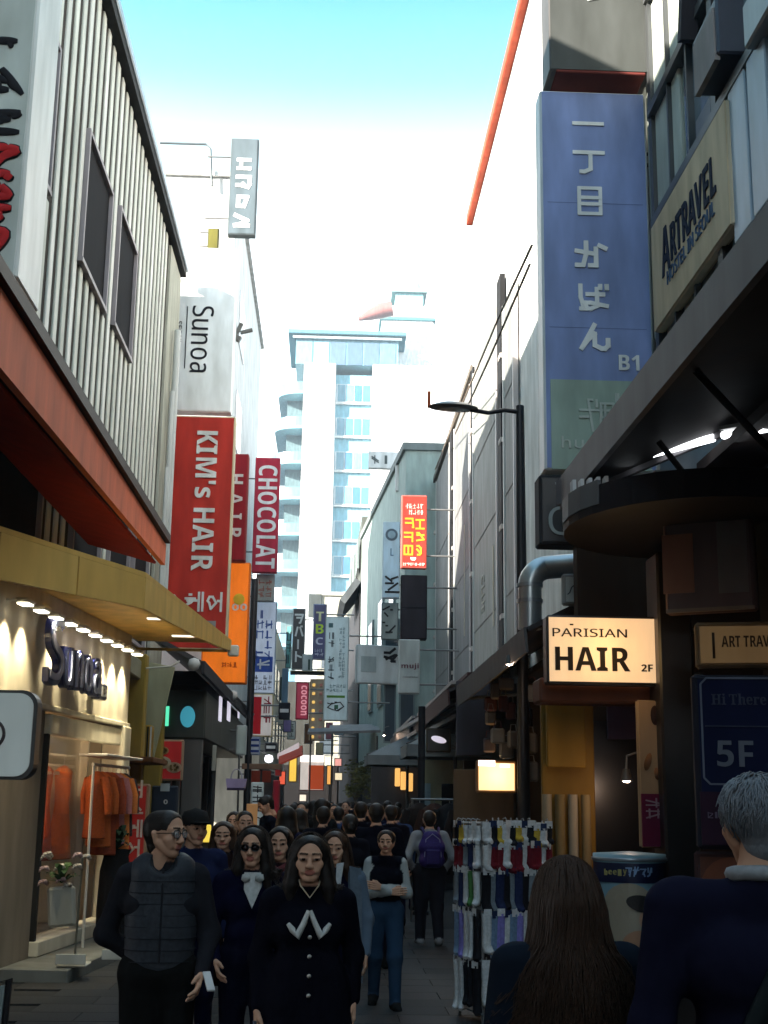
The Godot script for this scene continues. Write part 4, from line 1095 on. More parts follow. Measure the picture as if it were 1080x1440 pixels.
func near_right() -> void:
	var pale := M(0.5, 0.54, 0.5, 0.6)
	var dark := M(0.05, 0.055, 0.065, 0.35)
	var b := thing("glass_front_building", "pale building with tall windows and dark boxes, nearest on the right", "building", Vector3(3.6, 0, -8))
	wpart(b, "wall", box1(Vector3(8.4, 8.8, -7.5), Vector3(9.9, 8.2, 11.0)), pale)
	for p in [[-12.6, 0.12], [-11.9, 0.05], [-11.2, 0.05], [-10.4, 0.14], [-8.6, 0.14], [-6.4, 0.12]]: wpart(b, "mullion", box1(Vector3(3.41, 9.6, p[0]), Vector3(0.1, 6.4, p[1])), M(0.06, 0.065, 0.07, 0.4))
	for p in [[-11.0, 1.1], [-9.5, 1.6], [-7.5, 1.9]]: wpart(b, "pane", box1(Vector3(3.44, 9.6, p[0]), Vector3(0.03, 6.2, p[1] - 0.1)), M(0.12, 0.16, 0.19, 0.06))
	for p in [7.9, 9.2, 10.6]: wpart(b, "transom", box1(Vector3(3.4, p, -9.5), Vector3(0.14, 0.1, 6.2)), M(0.08, 0.085, 0.09, 0.4))
	for i in 4: wpart(b, "wall_panel", box1(Vector3(3.43, 7.3 + i * 1.3, -12.25), Vector3(0.05, 1.24, 1.3), 0.012), [M(0.52, 0.56, 0.5), M(0.46, 0.5, 0.46)][i % 2])
	var q := Shp.new()
	q.bar(Vector3(3.2, 12.4, -9.6), Vector3(3.3, 9.0, -10.9), 0.16, 0.16)
	wpart(b, "brace", q, M(0.04, 0.04, 0.05))
	var s := thing("window_box", "dark navy box projecting from the glass front at the top right corner", "box", Vector3(3.509, 8.043, -10.200))
	wpart(s, "case", box1(Vector3(3.493, 8.355, -10.000), Vector3(0.62, 0.55, 0.7), 0.02), M(0.045, 0.05, 0.075, 0.4))
	wpart(s, "side_trim", box1(Vector3(3.191, 8.293, -10.000), Vector3(0.05, 0.5, 0.6)), M(0.3, 0.27, 0.26))
	s = thing("small_window_box", "smaller dark box below the navy box on the glass front", "box", Vector3(3.522, 7.885, -10.800))
	wpart(s, "case", box1(Vector3(3.558, 8.092, -10.800), Vector3(0.34, 0.3, 0.5), 0.02), M(0.06, 0.075, 0.1, 0.4))
	s = thing("corner_sign", "grey sign corner with dark underside at the very top right edge", "sign", Vector3(3.208, 7.679, -8.600))
	wpart(s, "case", box1(Vector3(3.480, 8.012, -8.800), Vector3(0.46, 0.4, 0.8), 0.02), M(0.3, 0.33, 0.34, 0.4))
	s = thing("white_strip_sign", "narrow white lit strip sign between the blue sign and glass front", "sign", Vector3(3.517, 9.025, -13.200))
	wpart(s, "housing", box1(Vector3(3.551, 9.834, -13.200), Vector3(0.16, 1.32, 0.3), 0.02), M(0.85, 0.83, 0.7, 0.5, 0, 0, 0.9))
	wpart(s, "cap", box1(Vector3(3.596, 10.692, -13.200), Vector3(0.22, 0.09, 0.34), 0.01), M(0.05, 0.05, 0.05))
	wpart(s, "bracket", box1(Vector3(3.572, 8.991, -13.100), Vector3(0.26, 0.03, 0.05)), M(0.08, 0.08, 0.08))
	s = thing("pipe_panel", "pale panel with pipes hanging beside the blue sign's right edge", "panel", Vector3(3.537, 7.380, -13.400))
	wpart(s, "panel", box1(Vector3(3.535, 7.551, -13.400), Vector3(0.16, 1.15, 0.2), 0.01), M(0.28, 0.38, 0.46, 0.4))
	q = Shp.new()
	q.tube([Vector3(3.515, 8.972, -13.300), Vector3(3.610, 8.860, -13.300), Vector3(3.588, 8.217, -13.300)], 0.03, 6)
	q.tube([Vector3(3.550, 9.035, -13.300), Vector3(3.516, 8.232, -13.300)], 0.025, 6)
	wpart(s, "pipe", q, M(0.4, 0.38, 0.25))

	var t := board("hostel_sign", "tan wall sign with dark ARTRAVEL lettering above the grey awning", Vector3(3.36, 6.62, -11.2), Vector2(2.6, 1.18), 0.1, M(0.62, 0.5, 0.33, 0.55), M(0.62, 0.54, 0.4), 0, -PI / 2, "", 0.2, 0.012)
	txt(t, "A", Vector3(-0.72, 0.68, 0.066), 0.5, M(0.02, 0.025, 0.05), 0.3)
	txt(t, "RTRAVEL", Vector3(0.22, 0.66, 0.066), 0.38, M(0.02, 0.025, 0.05), 1.5)
	txt(t, "HOSTEL IN SEOUL", Vector3(0.1, 0.36, 0.066), 0.14, M(0.08, 0.13, 0.22), 1.6, 0, font_plain)
	for i in 2: wpart(b, "side_panel", box1(Vector3(3.38, 7.2, -9.72 + i * 0.5), Vector3(0.08, 1.5, 0.44), 0.012), [M(0.42, 0.52, 0.62, 0.4), M(0.34, 0.43, 0.53, 0.4)][i])

	# ground floor of the near building
	var g := thing("ground_floor_shop", "dark ground floor arcade with mustard panels, under the grey awning", "shop", Vector3(3.4, 0, -8.5))
	wpart(g, "back_wall", box1(Vector3(5.0, 2.3, -8.4), Vector3(0.2, 4.6, 9.2)), M(0.03, 0.024, 0.022))
	wpart(g, "end_wall", box1(Vector3(3.75, 2.3, -12.9), Vector3(2.5, 4.6, 0.2)), M(0.05, 0.03, 0.02))
	wpart(g, "ceiling", box1(Vector3(4.1, 4.72, -8.2), Vector3(1.8, 0.1, 9.2)), M(0.04, 0.03, 0.03))
	wpart(g, "pillar", box1(Vector3(3.003, 1.534, -11.200) * Vector3(1, 0, 1) + Vector3(0, 2.0, 0), Vector3(0.3, 4.0, 0.4), 0.02), M(0.02, 0.016, 0.016, 0.4))
	wpart(g, "pillar", box1(Vector3(3.75, 2.3, -10.3), Vector3(0.34, 4.6, 0.4), 0.02), M(0.012, 0.01, 0.01, 0.7))
	wpart(g, "beam", box1(Vector3(2.493, 2.805, -11.600), Vector3(1.25, 0.22, 0.4), 0.02), M(0.13, 0.05, 0.03))
	wpart(g, "mustard_panel", box1(Vector3(2.255, 1.496, -12.200) * Vector3(1, 0, 1) + Vector3(0, 1.4, 0), Vector3(0.5, 2.8, 0.06), 0.01), M(0.24, 0.125, 0.02, 0.6))
	wpart(g, "mustard_panel", box1(Vector3(2.213, 2.519, -12.050), Vector3(0.36, 0.75, 0.08), 0.01), M(0.3, 0.16, 0.025, 0.6))
	for i in 4:
		q = Shp.new()
		q.tube([Vector3(2.02 + i * 0.12, 0.2, -12.0), Vector3(2.02 + i * 0.12, 1.9, -12.0)], 0.045, 8)
		wpart(g, "rolled_cloth", q, [M(0.3, 0.24, 0.16), M(0.2, 0.14, 0.06), M(0.34, 0.28, 0.2), M(0.24, 0.17, 0.08)][i])
	wpart(g, "doorway", box1(Vector3(2.740, 1.496, -12.400) * Vector3(1, 0, 1) + Vector3(0, 1.3, 0), Vector3(0.5, 2.6, 0.05)), M(0.008, 0.007, 0.008, 0.3))
	wpart(g, "door_head", box1(Vector3(2.844, 2.624, -12.300), Vector3(0.36, 0.4, 0.06)), M(0.04, 0.025, 0.045))

func right_canopies() -> void:
	# big grey awning
	var a := thing("grey_awning", "large slanting grey awning with dark underside and white tube lights, upper right", "awning", Vector3(2.5, 4.6, -9))
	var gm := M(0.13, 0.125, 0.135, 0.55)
	var s := Shp.new()
	s.slab(Vector3(2.3, 4.66, -3.5), Vector3(2.24, 4.66, -12.3), Vector3(2.24, 4.98, -12.3), Vector3(2.3, 4.98, -3.5), 0.05)
	wpart(a, "front_board", s, gm)
	s = Shp.new()
	s.slab(Vector3(2.24, 4.7, -12.3), Vector3(3.4, 4.85, -9.9), Vector3(3.4, 5.1, -9.9), Vector3(2.24, 4.95, -12.3), 0.04)
	wpart(a, "end_board", s, gm)
	s = Shp.new()
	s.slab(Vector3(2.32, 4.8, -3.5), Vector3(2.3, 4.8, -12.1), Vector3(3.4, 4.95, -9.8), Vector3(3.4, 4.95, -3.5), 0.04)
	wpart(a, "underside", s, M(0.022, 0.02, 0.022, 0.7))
	s = Shp.new()
	s.slab(Vector3(2.3, 4.97, -3.5), Vector3(2.24, 4.97, -12.3), Vector3(3.4, 5.15, -9.9), Vector3(3.4, 5.15, -3.5), 0.03)
	wpart(a, "roof", s, gm)
	for e in [[Vector3(2.446, 4.892, -11.550), Vector3(3.179, 4.838, -10.250)], [Vector3(3.191, 4.791, -10.000), Vector3(3.337, 4.679, -9.400)], [Vector3(2.748, 5.125, -8.500), Vector3(2.965, 4.956, -8.200)]]:
		var f: Vector3 = e[0]; var h: Vector3 = e[1]
		s = Shp.new()
		s.tube([f, h], 0.034, 10)
		var l := wpart(a, "tube_light", s, M(0.95, 0.97, 1.0, 0.4, 0, 0, 3.2))
		var n := maxi(2, int(f.distance_to(h) / 0.3))
		for k in 2:
			var o := OmniLight3D.new()
			o.position = l.position * -1.0 * 0.0 + (f.lerp(h, 0.3 + 0.4 * k)) + Vector3(0, -0.06, 0.02)
			o.light_energy = 0.00468
			o.light_color = Color(0.95, 0.98, 1.0)
			o.light_size = 0.15
			o.shadow_enabled = true
			l.add_child(o)
		s = Shp.new()
		s.bar(f + Vector3(0, 0.055, 0), h + Vector3(0, 0.055, 0), 0.09, 0.03)
		wpart(a, "lamp_batten", s, M(0.2, 0.2, 0.2))
	for e in [[Vector3(2.7, 4.78, -10.2), Vector3(3.38, 4.0, -10.4)], [Vector3(2.5, 4.78, -8.4), Vector3(3.4, 3.9, -8.6)]]:
		s = Shp.new()
		s.tube([e[0], e[1]], 0.03, 6)
		wpart(a, "strut", s, M(0.02, 0.02, 0.022))
	# pale glazed panel behind, seen below the awning
	var g := thing("upper_glass_band", "band of pale grey glass panels between the grey awning and dark round canopy", "glazing", Vector3(3.5, 4.3, -10))
	for e in [[Vector3(3.137, 5.049, -10.900), 0.36], [Vector3(3.324, 4.788, -10.600), 0.62], [Vector3(3.602, 4.791, -10.400), 0.3]]: wpart(g, "pane", box1((e[0] as Vector3) + Vector3(0, -0.05, -0.25), Vector3(e[1], 0.7, 0.03)), M(0.27, 0.31, 0.35, 0.15))
	wpart(g, "sill", box1(Vector3(3.254, 4.556, -10.400), Vector3(1.1, 0.04, 0.1)), M(0.3, 0.32, 0.34))
	# round dark canopy
	var r := thing("round_canopy", "dark rounded canopy with short white fins at its rim, under the grey awning", "canopy", Vector3(3.0, 4.0, -10.7))
	var poly := PackedVector2Array()
	for i in 22:
		var th := deg_to_rad(70 + i * 10.5)
		poly.append(Vector2(3.12 + 1.12 * cos(th), 10.7 - 1.3 * sin(th)))
	poly.append(Vector2(3.95, 12.2)); poly.append(Vector2(3.95, 9.0))
	s = Shp.new()
	s.prism(poly, 4.13, 4.36, Transform3D(Basis(Vector3.RIGHT, -PI / 2) * Basis.from_scale(Vector3(1, 1, 1)), Vector3.ZERO))
	wpart(r, "slab", s, M(0.022, 0.018, 0.02, 0.6))
	s = Shp.new()
	for i in 9:
		var th := deg_to_rad(150 + i * 12.0)
		var nx := deg_to_rad(150 + (i + 1) * 12.0)
		s.slab(Vector3(3.12 + 1.13 * cos(th), 4.2, -10.7 + 1.31 * sin(th)), Vector3(3.12 + 1.13 * cos(nx), 4.2, -10.7 + 1.31 * sin(nx)), Vector3(3.12 + 1.13 * cos(nx), 4.4, -10.7 + 1.31 * sin(nx)), Vector3(3.12 + 1.13 * cos(th), 4.4, -10.7 + 1.31 * sin(th)), 0.03)
	wpart(r, "rim", s, M(0.13, 0.13, 0.135, 0.5))
	for i in 5: wpart(r, "fin", box1(Vector3(2.050, 4.452, -10.600) + Vector3(i * 0.07, i * 0.01, 0), Vector3(0.03, 0.14, 0.12)), M(0.6, 0.6, 0.6))
	wpart(r, "lamp", box1(Vector3(2.477, 4.444, -10.400), Vector3(0.12, 0.06, 0.1), 0.01), M(0.9, 0.9, 0.9, 0.4, 0, 0, 1.6))
	# row of lower canopies along the right-hand shops
	var dk := M(0.05, 0.045, 0.048, 0.55)
	for e in [["plain dark sloping shop canopy with drooping grey front, nearest of the right row", -13.3, -20.5, 2.05, M(0.1, 0.1, 0.105, 0.6)], ["reddish dark slatted shop canopy, middle of the right row", -21.0, -29.5, 1.95, M(0.07, 0.035, 0.035, 0.5)], ["dark grey shop canopy at the far end of the right row", -30.0, -39.0, 1.88, M(0.07, 0.07, 0.075, 0.5)]]:
		var c := thing("shop_canopy", e[0], "canopy", Vector3(2.5, 3.6, (e[1] + e[2]) / 2), 0, "canopies along the right hand shops")
		c.remove_meta("group")
		s = Shp.new()
		s.slab(Vector3(e[3], 3.62, e[1]), Vector3(e[3], 3.62, e[2]), Vector3(3.3, 4.25, e[2]), Vector3(3.3, 4.25, e[1]), 0.05)
		wpart(c, "roof", s, dk)
		s = Shp.new()
		s.slab(Vector3(e[3], 3.62, e[1]), Vector3(e[3], 3.62, e[2]), Vector3(e[3] + 0.02, 3.3, e[2]), Vector3(e[3] + 0.02, 3.36, e[1]), 0.03)
		wpart(c, "valance", s, e[4])
		if e[2] < -25.0:
			for k in 4: 
				s = Shp.new()
				s.bar(Vector3(e[3] + 0.1 + k * 0.26, 3.74 + k * 0.14, e[1] - 0.1), Vector3(e[3] + 0.1 + k * 0.26, 3.74 + k * 0.14, e[2] + 0.1), 0.1, 0.06)
				wpart(c, "slat", s, [M(0.3, 0.27, 0.27, 0.4), M(0.08, 0.03, 0.03)][k % 2])
		s = Shp.new()
		s.tube([Vector3(e[3] + 0.1, 3.4, e[2] + 0.4), Vector3(3.2, 3.5, e[2] + 0.4)], 0.03, 6)
		wpart(c, "arm", s, M(0.2, 0.2, 0.2))
	# lattice of arms under the middle canopies
	for e in [[Vector3(1.663, 3.454, -31.000), Vector3(2.344, 3.665, -24.000)], [Vector3(1.858, 3.275, -30.000), Vector3(2.477, 3.575, -24.000)], [Vector3(1.967, 3.171, -26.000), Vector3(2.438, 3.402, -23.000)]]:
		var arm := thing("awning_arm", ["pale folding awning arm, lowest of three below the slatted canopy", "pale folding awning arm, middle of three below the slatted canopy", "short pale folding awning arm nearest the black pill sign"][int(cache.get("arm_n", 0))], "awning arm", e[0])
		cache.arm_n = int(cache.get("arm_n", 0)) + 1
		s = Shp.new()
		s.bar(e[0], e[1], 0.1, 0.08)
		wpart(arm, "bar", s, M(0.4, 0.39, 0.4, 0.4))

func right_shops() -> void:
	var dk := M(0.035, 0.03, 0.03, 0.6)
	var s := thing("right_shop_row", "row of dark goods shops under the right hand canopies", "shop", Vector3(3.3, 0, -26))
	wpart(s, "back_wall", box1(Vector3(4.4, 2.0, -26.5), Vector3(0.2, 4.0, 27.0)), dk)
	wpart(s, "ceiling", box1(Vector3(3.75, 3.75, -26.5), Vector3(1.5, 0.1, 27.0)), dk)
	for z in [-13.1, -20.8, -29.8, -40.0]: wpart(s, "party_wall", box1(Vector3(3.7, 1.9, z), Vector3(1.2, 3.8, 0.25)), M(0.12, 0.08, 0.05))
	wpart(s, "upper_band", box1(Vector3(3.36, 4.15, -26.5), Vector3(0.1, 0.5, 27.0)), M(0.06, 0.055, 0.055))
	wpart(s, "grey_board", box1(Vector3(2.342, 3.152, -21.000), Vector3(0.55, 1.2, 0.08), 0.01), M(0.08, 0.075, 0.095))
	wpart(s, "wood_panel", box1(Vector3(2.332, 1.697, -19.500), Vector3(0.9, 1.2, 0.06), 0.01), M(0.13, 0.085, 0.05))
	wpart(s, "counter", box1(Vector3(2.9, 0.5, -18.6), Vector3(0.9, 1.0, 2.0), 0.02), M(0.1, 0.06, 0.04))
	# warm light box
	var l := board("warm_light_box", "glowing cream light box sign in the dark right hand shop", Vector3(2.392, 1.951, -18.500), Vector2(0.579, 0.446), 0.12, M(0.9, 0.66, 0.36, 0.5, 0, 1, 0.75), M(0.2, 0.12, 0.06), 0)
	part(l, "pink_patch", box1(Vector3(-0.14, 0.41, 0.072), Vector3(0.24, 0.08, 0.012)), M(0.95, 0.75, 0.75, 0.5, 0, 0, 1.2))
	part(l, "white_patch", box1(Vector3(0.12, 0.38, 0.072), Vector3(0.14, 0.05, 0.012)), M(0.95, 0.8, 0.8, 0.5, 0, 0, 1.2))
	var o := OmniLight3D.new()
	o.position = Vector3(0, 0.25, 0.25)
	o.light_energy = 0.0858
	o.light_color = Color(1, 0.78, 0.5)
	o.light_size = 0.2
	o.shadow_enabled = true
	l.add_child(o)
	# hanging goods left and right of the lamp post
	var rng := RandomNumberGenerator.new()
	rng.seed = 11
	var cols := [M(0.25, 0.2, 0.15), M(0.06, 0.05, 0.06), M(0.3, 0.26, 0.22), M(0.12, 0.05, 0.05), M(0.2, 0.2, 0.22), M(0.4, 0.38, 0.34)]
	for i in 14:
		var p: Vector3 = [Vector3(2.257, 2.966, -18.000), Vector3(2.303, 2.702, -17.600), Vector3(2.446, 2.521, -17.800), Vector3(2.488, 2.648, -17.400), Vector3(2.330, 3.106, -17.200), Vector3(2.530, 2.872, -16.400), Vector3(2.522, 2.550, -16.200), Vector3(2.285, 2.611, -18.400), Vector3(2.453, 3.027, -17.400), Vector3(2.543, 2.203, -16.300), Vector3(2.329, 3.342, -18.000), Vector3(2.411, 3.399, -17.500), Vector3(2.333, 3.208, -18.600), Vector3(2.525, 3.154, -16.000)][i]
		var h := thing("hanging_bag", BAGS[i], "bag", p, rng.randf() * 0.8 - 0.4, "bags hanging in the right hand shop")
		var w := 0.12 + rng.randf() * 0.1
		part(h, "bag", box1(Vector3(0, 0, 0), Vector3(w, 0.16 + rng.randf() * 0.1, 0.07), 0.025), cols[rng.randi() % 6])
		var t := Shp.new()
		t.tube([Vector3(-w * 0.3, 0.08, 0), Vector3(-w * 0.2, 0.2, 0), Vector3(w * 0.2, 0.2, 0), Vector3(w * 0.3, 0.08, 0)], 0.008, 5)
		part(h, "strap", t, cols[(i + 2) % 6])
	# cream shop front with framed black sign
	var c := thing("cream_shop_front", "pale cream shop front behind the black pill sign, right of centre", "shop", Vector3(2.360, 0, -28.000))
	wpart(c, "wall", box1(Vector3(2.501, 1.031, -28.400) * Vector3(1, 0, 1) + Vector3(0, 1.75, 0), Vector3(0.85, 3.5, 0.2)), M(0.42, 0.38, 0.24))
	wpart(c, "door", box1(Vector3(2.667, 1.039, -28.200) * Vector3(1, 0, 1) + Vector3(0, 1.1, 0), Vector3(0.4, 2.2, 0.06)), M(0.03, 0.03, 0.035))
	wpart(c, "blue_strip", box1(Vector3(2.163, 1.033, -28.200) * Vector3(1, 0, 1) + Vector3(0, 1.1, 0), Vector3(0.12, 2.2, 0.06)), M(0.35, 0.45, 0.5))
	var n := board("black_pill_sign", "square black sign with white rounded emblem on the cream shop front", Vector3(2.035, 2.707, -24.000), Vector2(0.462, 0.441), 0.1, M(0.02, 0.018, 0.018, 0.4), M(0.1, 0.08, 0.06), 1)
	var e2 := Shp.new()
	e2.lathe([Vector2(0.001, 0), Vector2(0.09, 0.0), Vector2(0.1, 0.01), Vector2(0.09, 0.02), Vector2(0.001, 0.02)], 20, Transform3D(Basis(Vector3.BACK, -0.25) * Basis(Vector3.RIGHT, PI / 2) * Basis.from_scale(Vector3(1.45, 1, 0.6)), Vector3(0.0, 0.23, 0.06)))
	part(n, "emblem", e2, M(0.75, 0.68, 0.8, 0.4, 0, 0, 0.5))
	# slim black post
	var po := thing("canopy_post", "slim black post standing in front of the cream shop front", "post", Vector3(1.580, 0, -22.000))
	var q := Shp.new()
	q.tube([Vector3(0, 0, 0), Vector3(0, 3.4, 0)], 0.06, 8)
	part(po, "shaft", q, M(0.02, 0.02, 0.024))
	part(po, "foot", box1(Vector3(0, 0.03, 0), Vector3(0.26, 0.06, 0.26), 0.01), M(0.03, 0.03, 0.03))
	# grey market parasols
	for e in [[Vector3(2.446, 0, -25.000), 1.0, "grey square parasol beside the slim black post"], [Vector3(1.892, 0, -31.000), 1.0, "further grey square parasol left of the slim black post"]]:
		var u := thing("parasol", e[2], "parasol", e[0])
		q = Shp.new()
		var hi := Vector3(0, 3.35, 0)
		var cs := [Vector3(-1.0, 2.85, 1.0), Vector3(1.0, 2.85, 1.0), Vector3(1.0, 2.85, -1.0), Vector3(-1.0, 2.85, -1.0)]
		for i in 4:
			q.tri(cs[i], cs[(i + 1) % 4], hi)
			q.slab(cs[i], cs[(i + 1) % 4], cs[(i + 1) % 4] + Vector3(0, -0.22, 0), cs[i] + Vector3(0, -0.22, 0), 0.012)
		part(u, "canopy", q, M(0.2, 0.215, 0.22, 0.7))
		q = Shp.new()
		q.tube([Vector3(0, 0, 0), Vector3(0, 3.3, 0)], 0.035, 8)
		part(u, "pole", q, M(0.1, 0.1, 0.1))
		for i in 4:
			q = Shp.new()
			q.tube([hi + Vector3(0, -0.08, 0), cs[i] + Vector3(0, 0.01, 0)], 0.015, 5)
			part(u, "rib", q, M(0.1, 0.1, 0.1))

func signs_right() -> void:
	var white := M(0.8, 0.83, 0.83, 0.5)
	# the blue bag shop sign with its stack
	var n := board("blue_bag_shop_sign", "tall blue sign with white vertical Japanese writing and green lower part", Vector3(2.785, 5.208, -13.000), Vector2(1.191, 4.390), 0.32, M(0.235, 0.31, 0.57, 0.45), M(0.6, 0.67, 0.72, 0.4), 1, 0, "", 0.3, 0.025)
	var k := 3.8 / 528.0
	var hgt: float = (n.get_node("housing") as MeshInstance3D).mesh.get_aabb().size.y
	k = hgt / 528.0
	part(n, "green_panel", box1(Vector3(0, 60 * k, 0.172), Vector3(1.05, 118 * k, 0.02)), M(0.34, 0.44, 0.38, 0.45))
	var y := func(py: float) -> float: return (668.0 - py) * k
	ink(n, ["0595"], Vector3(-0.06, y.call(190), 0.176), Vector2(0.32, 0.2), 0.042, white)
	ink(n, ["0898", "58523121"], Vector3(-0.06, y.call(245), 0.176), Vector2(0.32, 0.3), 0.045, white)
	ink(n, ["1989811119", "1686", "1484"], Vector3(-0.06, y.call(303), 0.176), Vector2(0.3, 0.34), 0.04, white)
	ink(n, ["06656764615141", "39352101", "7897"], Vector3(-0.06, y.call(378), 0.176), Vector2(0.32, 0.3), 0.05, white)
	ink(n, ["19152111", "3686", "68624131234392", "7978", "9998"], Vector3(-0.06, y.call(438), 0.176), Vector2(0.32, 0.3), 0.046, white)
	ink(n, ["5911344556545271819294"], Vector3(-0.06, y.call(492), 0.176), Vector2(0.32, 0.3), 0.05, white)
	for sy in [0.36, 0.69]: part(n, "seam", box1(Vector3(0, hgt * sy, 0.169), Vector3(1.05, 0.006, 0.004)), M(0.12, 0.16, 0.3))
	txt(n, "B1", Vector3(0.32, y.call(524), 0.178), 0.17, white, 0.22)
	var gw := M(0.5, 0.56, 0.52, 0.5)
	ink(n, ["0696", "2939", "2930", "0424", "4947", "5850", "8880", "5888", "5454", "5484", "6864"], Vector3(-0.02, y.call(596), 0.188), Vector2(0.4, 0.34), 0.025, gw)
	txt(n, "hue", Vector3(-0.24, y.call(632), 0.188), 0.13, gw, 0.36, 0, font_plain)
	marks(n, Vector3(0.2, y.call(572), 0.188), Vector2(0.3, 0.12), 3, 1, gw, 4)
	part(n, "white_side", box1(Vector3(-0.57, hgt / 2, 0.0), Vector3(0.02, hgt - 0.1, 0.24)), M(0.75, 0.8, 0.8, 0.4))
	n = board("dark_top_sign", "dark grey box sign with red base and white line emblem, above the blue sign", Vector3(2.850, 9.733, -12.900), Vector2(1.144, 2.474), 0.5, M(0.065, 0.07, 0.068, 0.45), M(0.09, 0.085, 0.085, 0.45), 1, 0, "", 0.3, 0.012)
	part(n, "red_base", box1(Vector3(0, 0.02, 0.0), Vector3(1.0, 0.08, 0.5), 0.01), M(0.16, 0.04, 0.035))
	ink(n, ["0190", "0194", "9490"], Vector3(0.02, 1.13, 0.266), Vector2(0.44, 0.46), 0.03, white, 0.35)
	n = board("round_letter_sign", "black sign with large pale letter O under the blue bag shop sign", Vector3(2.690, 4.418, -13.000), Vector2(1.128, 0.742), 0.3, M(0.018, 0.018, 0.022, 0.4), M(0.03, 0.03, 0.034), 1)
	txt(n, "O", Vector3(-0.34, 0.25, 0.17), 0.3, M(0.4, 0.44, 0.44), 0.26, 0, font_plain)
	ink(n, ["0990"], Vector3(-0.36, 0.58, 0.17), Vector2(0.05, 0.14), 0.02, M(0.5, 0.52, 0.52))
	n = board("small_white_sign", "small white sign with thin scrawl below the round letter sign", Vector3(2.554, 3.839, -13.200), Vector2(0.286, 0.333), 0.1, M(0.55, 0.6, 0.6), M(0.3, 0.32, 0.33), 1)
	ink(n, ["03142738", "5153736261"], Vector3(0, 0.14, 0.06), Vector2(0.18, 0.16), 0.012, M(0.1, 0.12, 0.14))
	n = board("lit_hair_sign", "glowing cream PARISIAN HAIR box sign hanging over the right walkway", Vector3(2.396, 2.837, -11.250), Vector2(1.004, 0.606), 0.2, M(0.85, 0.56, 0.31, 0.4, 0, 1, 0.5), M(0.06, 0.05, 0.045, 0.4), 1, 0, "", 0.4, 0.022)
	var bk := M(0.02, 0.016, 0.014, 0.6)
	txt(n, "PARISIAN", Vector3(-0.12, 0.45, 0.114), 0.072, bk, 0.66, 0, font_plain)
	part(n, "accent", box1(Vector3(-0.28, 0.52, 0.114), Vector3(0.03, 0.012, 0.012)), bk)
	txt(n, "HAIR", Vector3(-0.1, 0.22, 0.114), 0.205, bk, 0.66)
	txt(n, "2F", Vector3(0.38, 0.15, 0.114), 0.062, bk, 0.1)
	for g in [[0.0, 0.3]]:
		var o := OmniLight3D.new()
		o.position = Vector3(g[0], g[1], 0.4)
		o.light_energy = 0.041
		o.light_color = Color(1, 0.82, 0.55)
		o.light_size = 0.25
		o.shadow_enabled = true
		n.add_child(o)
	n = board("photo_panel", "dim pinkish photo panel above the tan hostel sign on the right", Vector3(3.150, 3.374, -10.400), Vector2(0.746, 0.908), 0.12, M(0.2, 0.14, 0.13, 0.5), M(0.16, 0.1, 0.09), 0, -0.5)
	part(n, "picture", box1(Vector3(-0.25, 0.42, 0.072), Vector3(0.26, 0.5, 0.012)), M(0.42, 0.2, 0.13, 0.5))
	part(n, "picture", box1(Vector3(0.2, 0.45, 0.072), Vector3(0.24, 0.6, 0.012)), M(0.24, 0.2, 0.19, 0.5))
	part(n, "bottom_trim", box1(Vector3(0, 0.02, 0.08), Vector3(0.72, 0.03, 0.04)), M(0.3, 0.22, 0.17))
	n = board("tan_hostel_box", "tan hostel box sign with dark letters above the navy floor board", Vector3(3.174, 2.856, -9.800), Vector2(0.672, 0.354), 0.16, M(0.34, 0.2, 0.085, 0.5, 0, 1, 0.12), M(0.24, 0.14, 0.07), 0, -0.25)
	part(n, "post_mark", box1(Vector3(-0.2, 0.17, 0.092), Vector3(0.02, 0.2, 0.012)), M(0.05, 0.03, 0.02))
	txt(n, "ART TRAVEL", Vector3(0.08, 0.2, 0.092), 0.085, M(0.08, 0.05, 0.03), 0.44)
	n = board("floor_board_sign", "dark navy board with Hi There and 5F in pale letters, right edge", Vector3(2.791, 1.538, -8.600), Vector2(0.684, 1.144), 0.1, M(0.01, 0.014, 0.05, 0.8), M(0.02, 0.02, 0.03), 0, -0.12)
	var fr := Shp.new()
	for seg in [[Vector3(-0.29, 0.46, 0), Vector3(-0.29, 1.08, 0)], [Vector3(-0.29, 1.08, 0), Vector3(-0.25, 1.12, 0)], [Vector3(-0.25, 1.12, 0), Vector3(0.3, 1.12, 0)], [Vector3(-0.29, 0.46, 0), Vector3(-0.25, 0.42, 0)], [Vector3(-0.25, 0.42, 0), Vector3(0.3, 0.42, 0)]]: fr.bar(seg[0] + Vector3(0, 0, 0.062), seg[1] + Vector3(0, 0, 0.062), 0.012, 0.012)
	part(n, "outline", fr, M(0.16, 0.18, 0.24))
	txt(n, "5F", Vector3(-0.08, 0.62, 0.062), 0.17, M(0.17, 0.19, 0.24), 0.24)
	txt(n, "Hi There", Vector3(-0.04, 0.98, 0.062), 0.075, M(0.06, 0.07, 0.11), 0.36, 0, font_serif)
	part(n, "rule", box1(Vector3(0, 0.8, 0.062), Vector3(0.54, 0.008, 0.012)), M(0.05, 0.06, 0.1))
	part(n, "purple_panel", box1(Vector3(-0.02, 0.2, 0.06), Vector3(0.6, 0.34, 0.016)), M(0.035, 0.014, 0.03))
	marks(n, Vector3(-0.22, 0.22, 0.07), Vector2(0.12, 0.05), 3, 1, M(0.16, 0.12, 0.18), 5)
	n = board("orange_poster", "dim orange brown poster below the navy floor board", Vector3(2.785, 0.925, -8.700), Vector2(0.666, 0.596), 0.04, M(0.12, 0.05, 0.035), M(0.06, 0.03, 0.03), 0, -0.12)
	var pc := Shp.new()
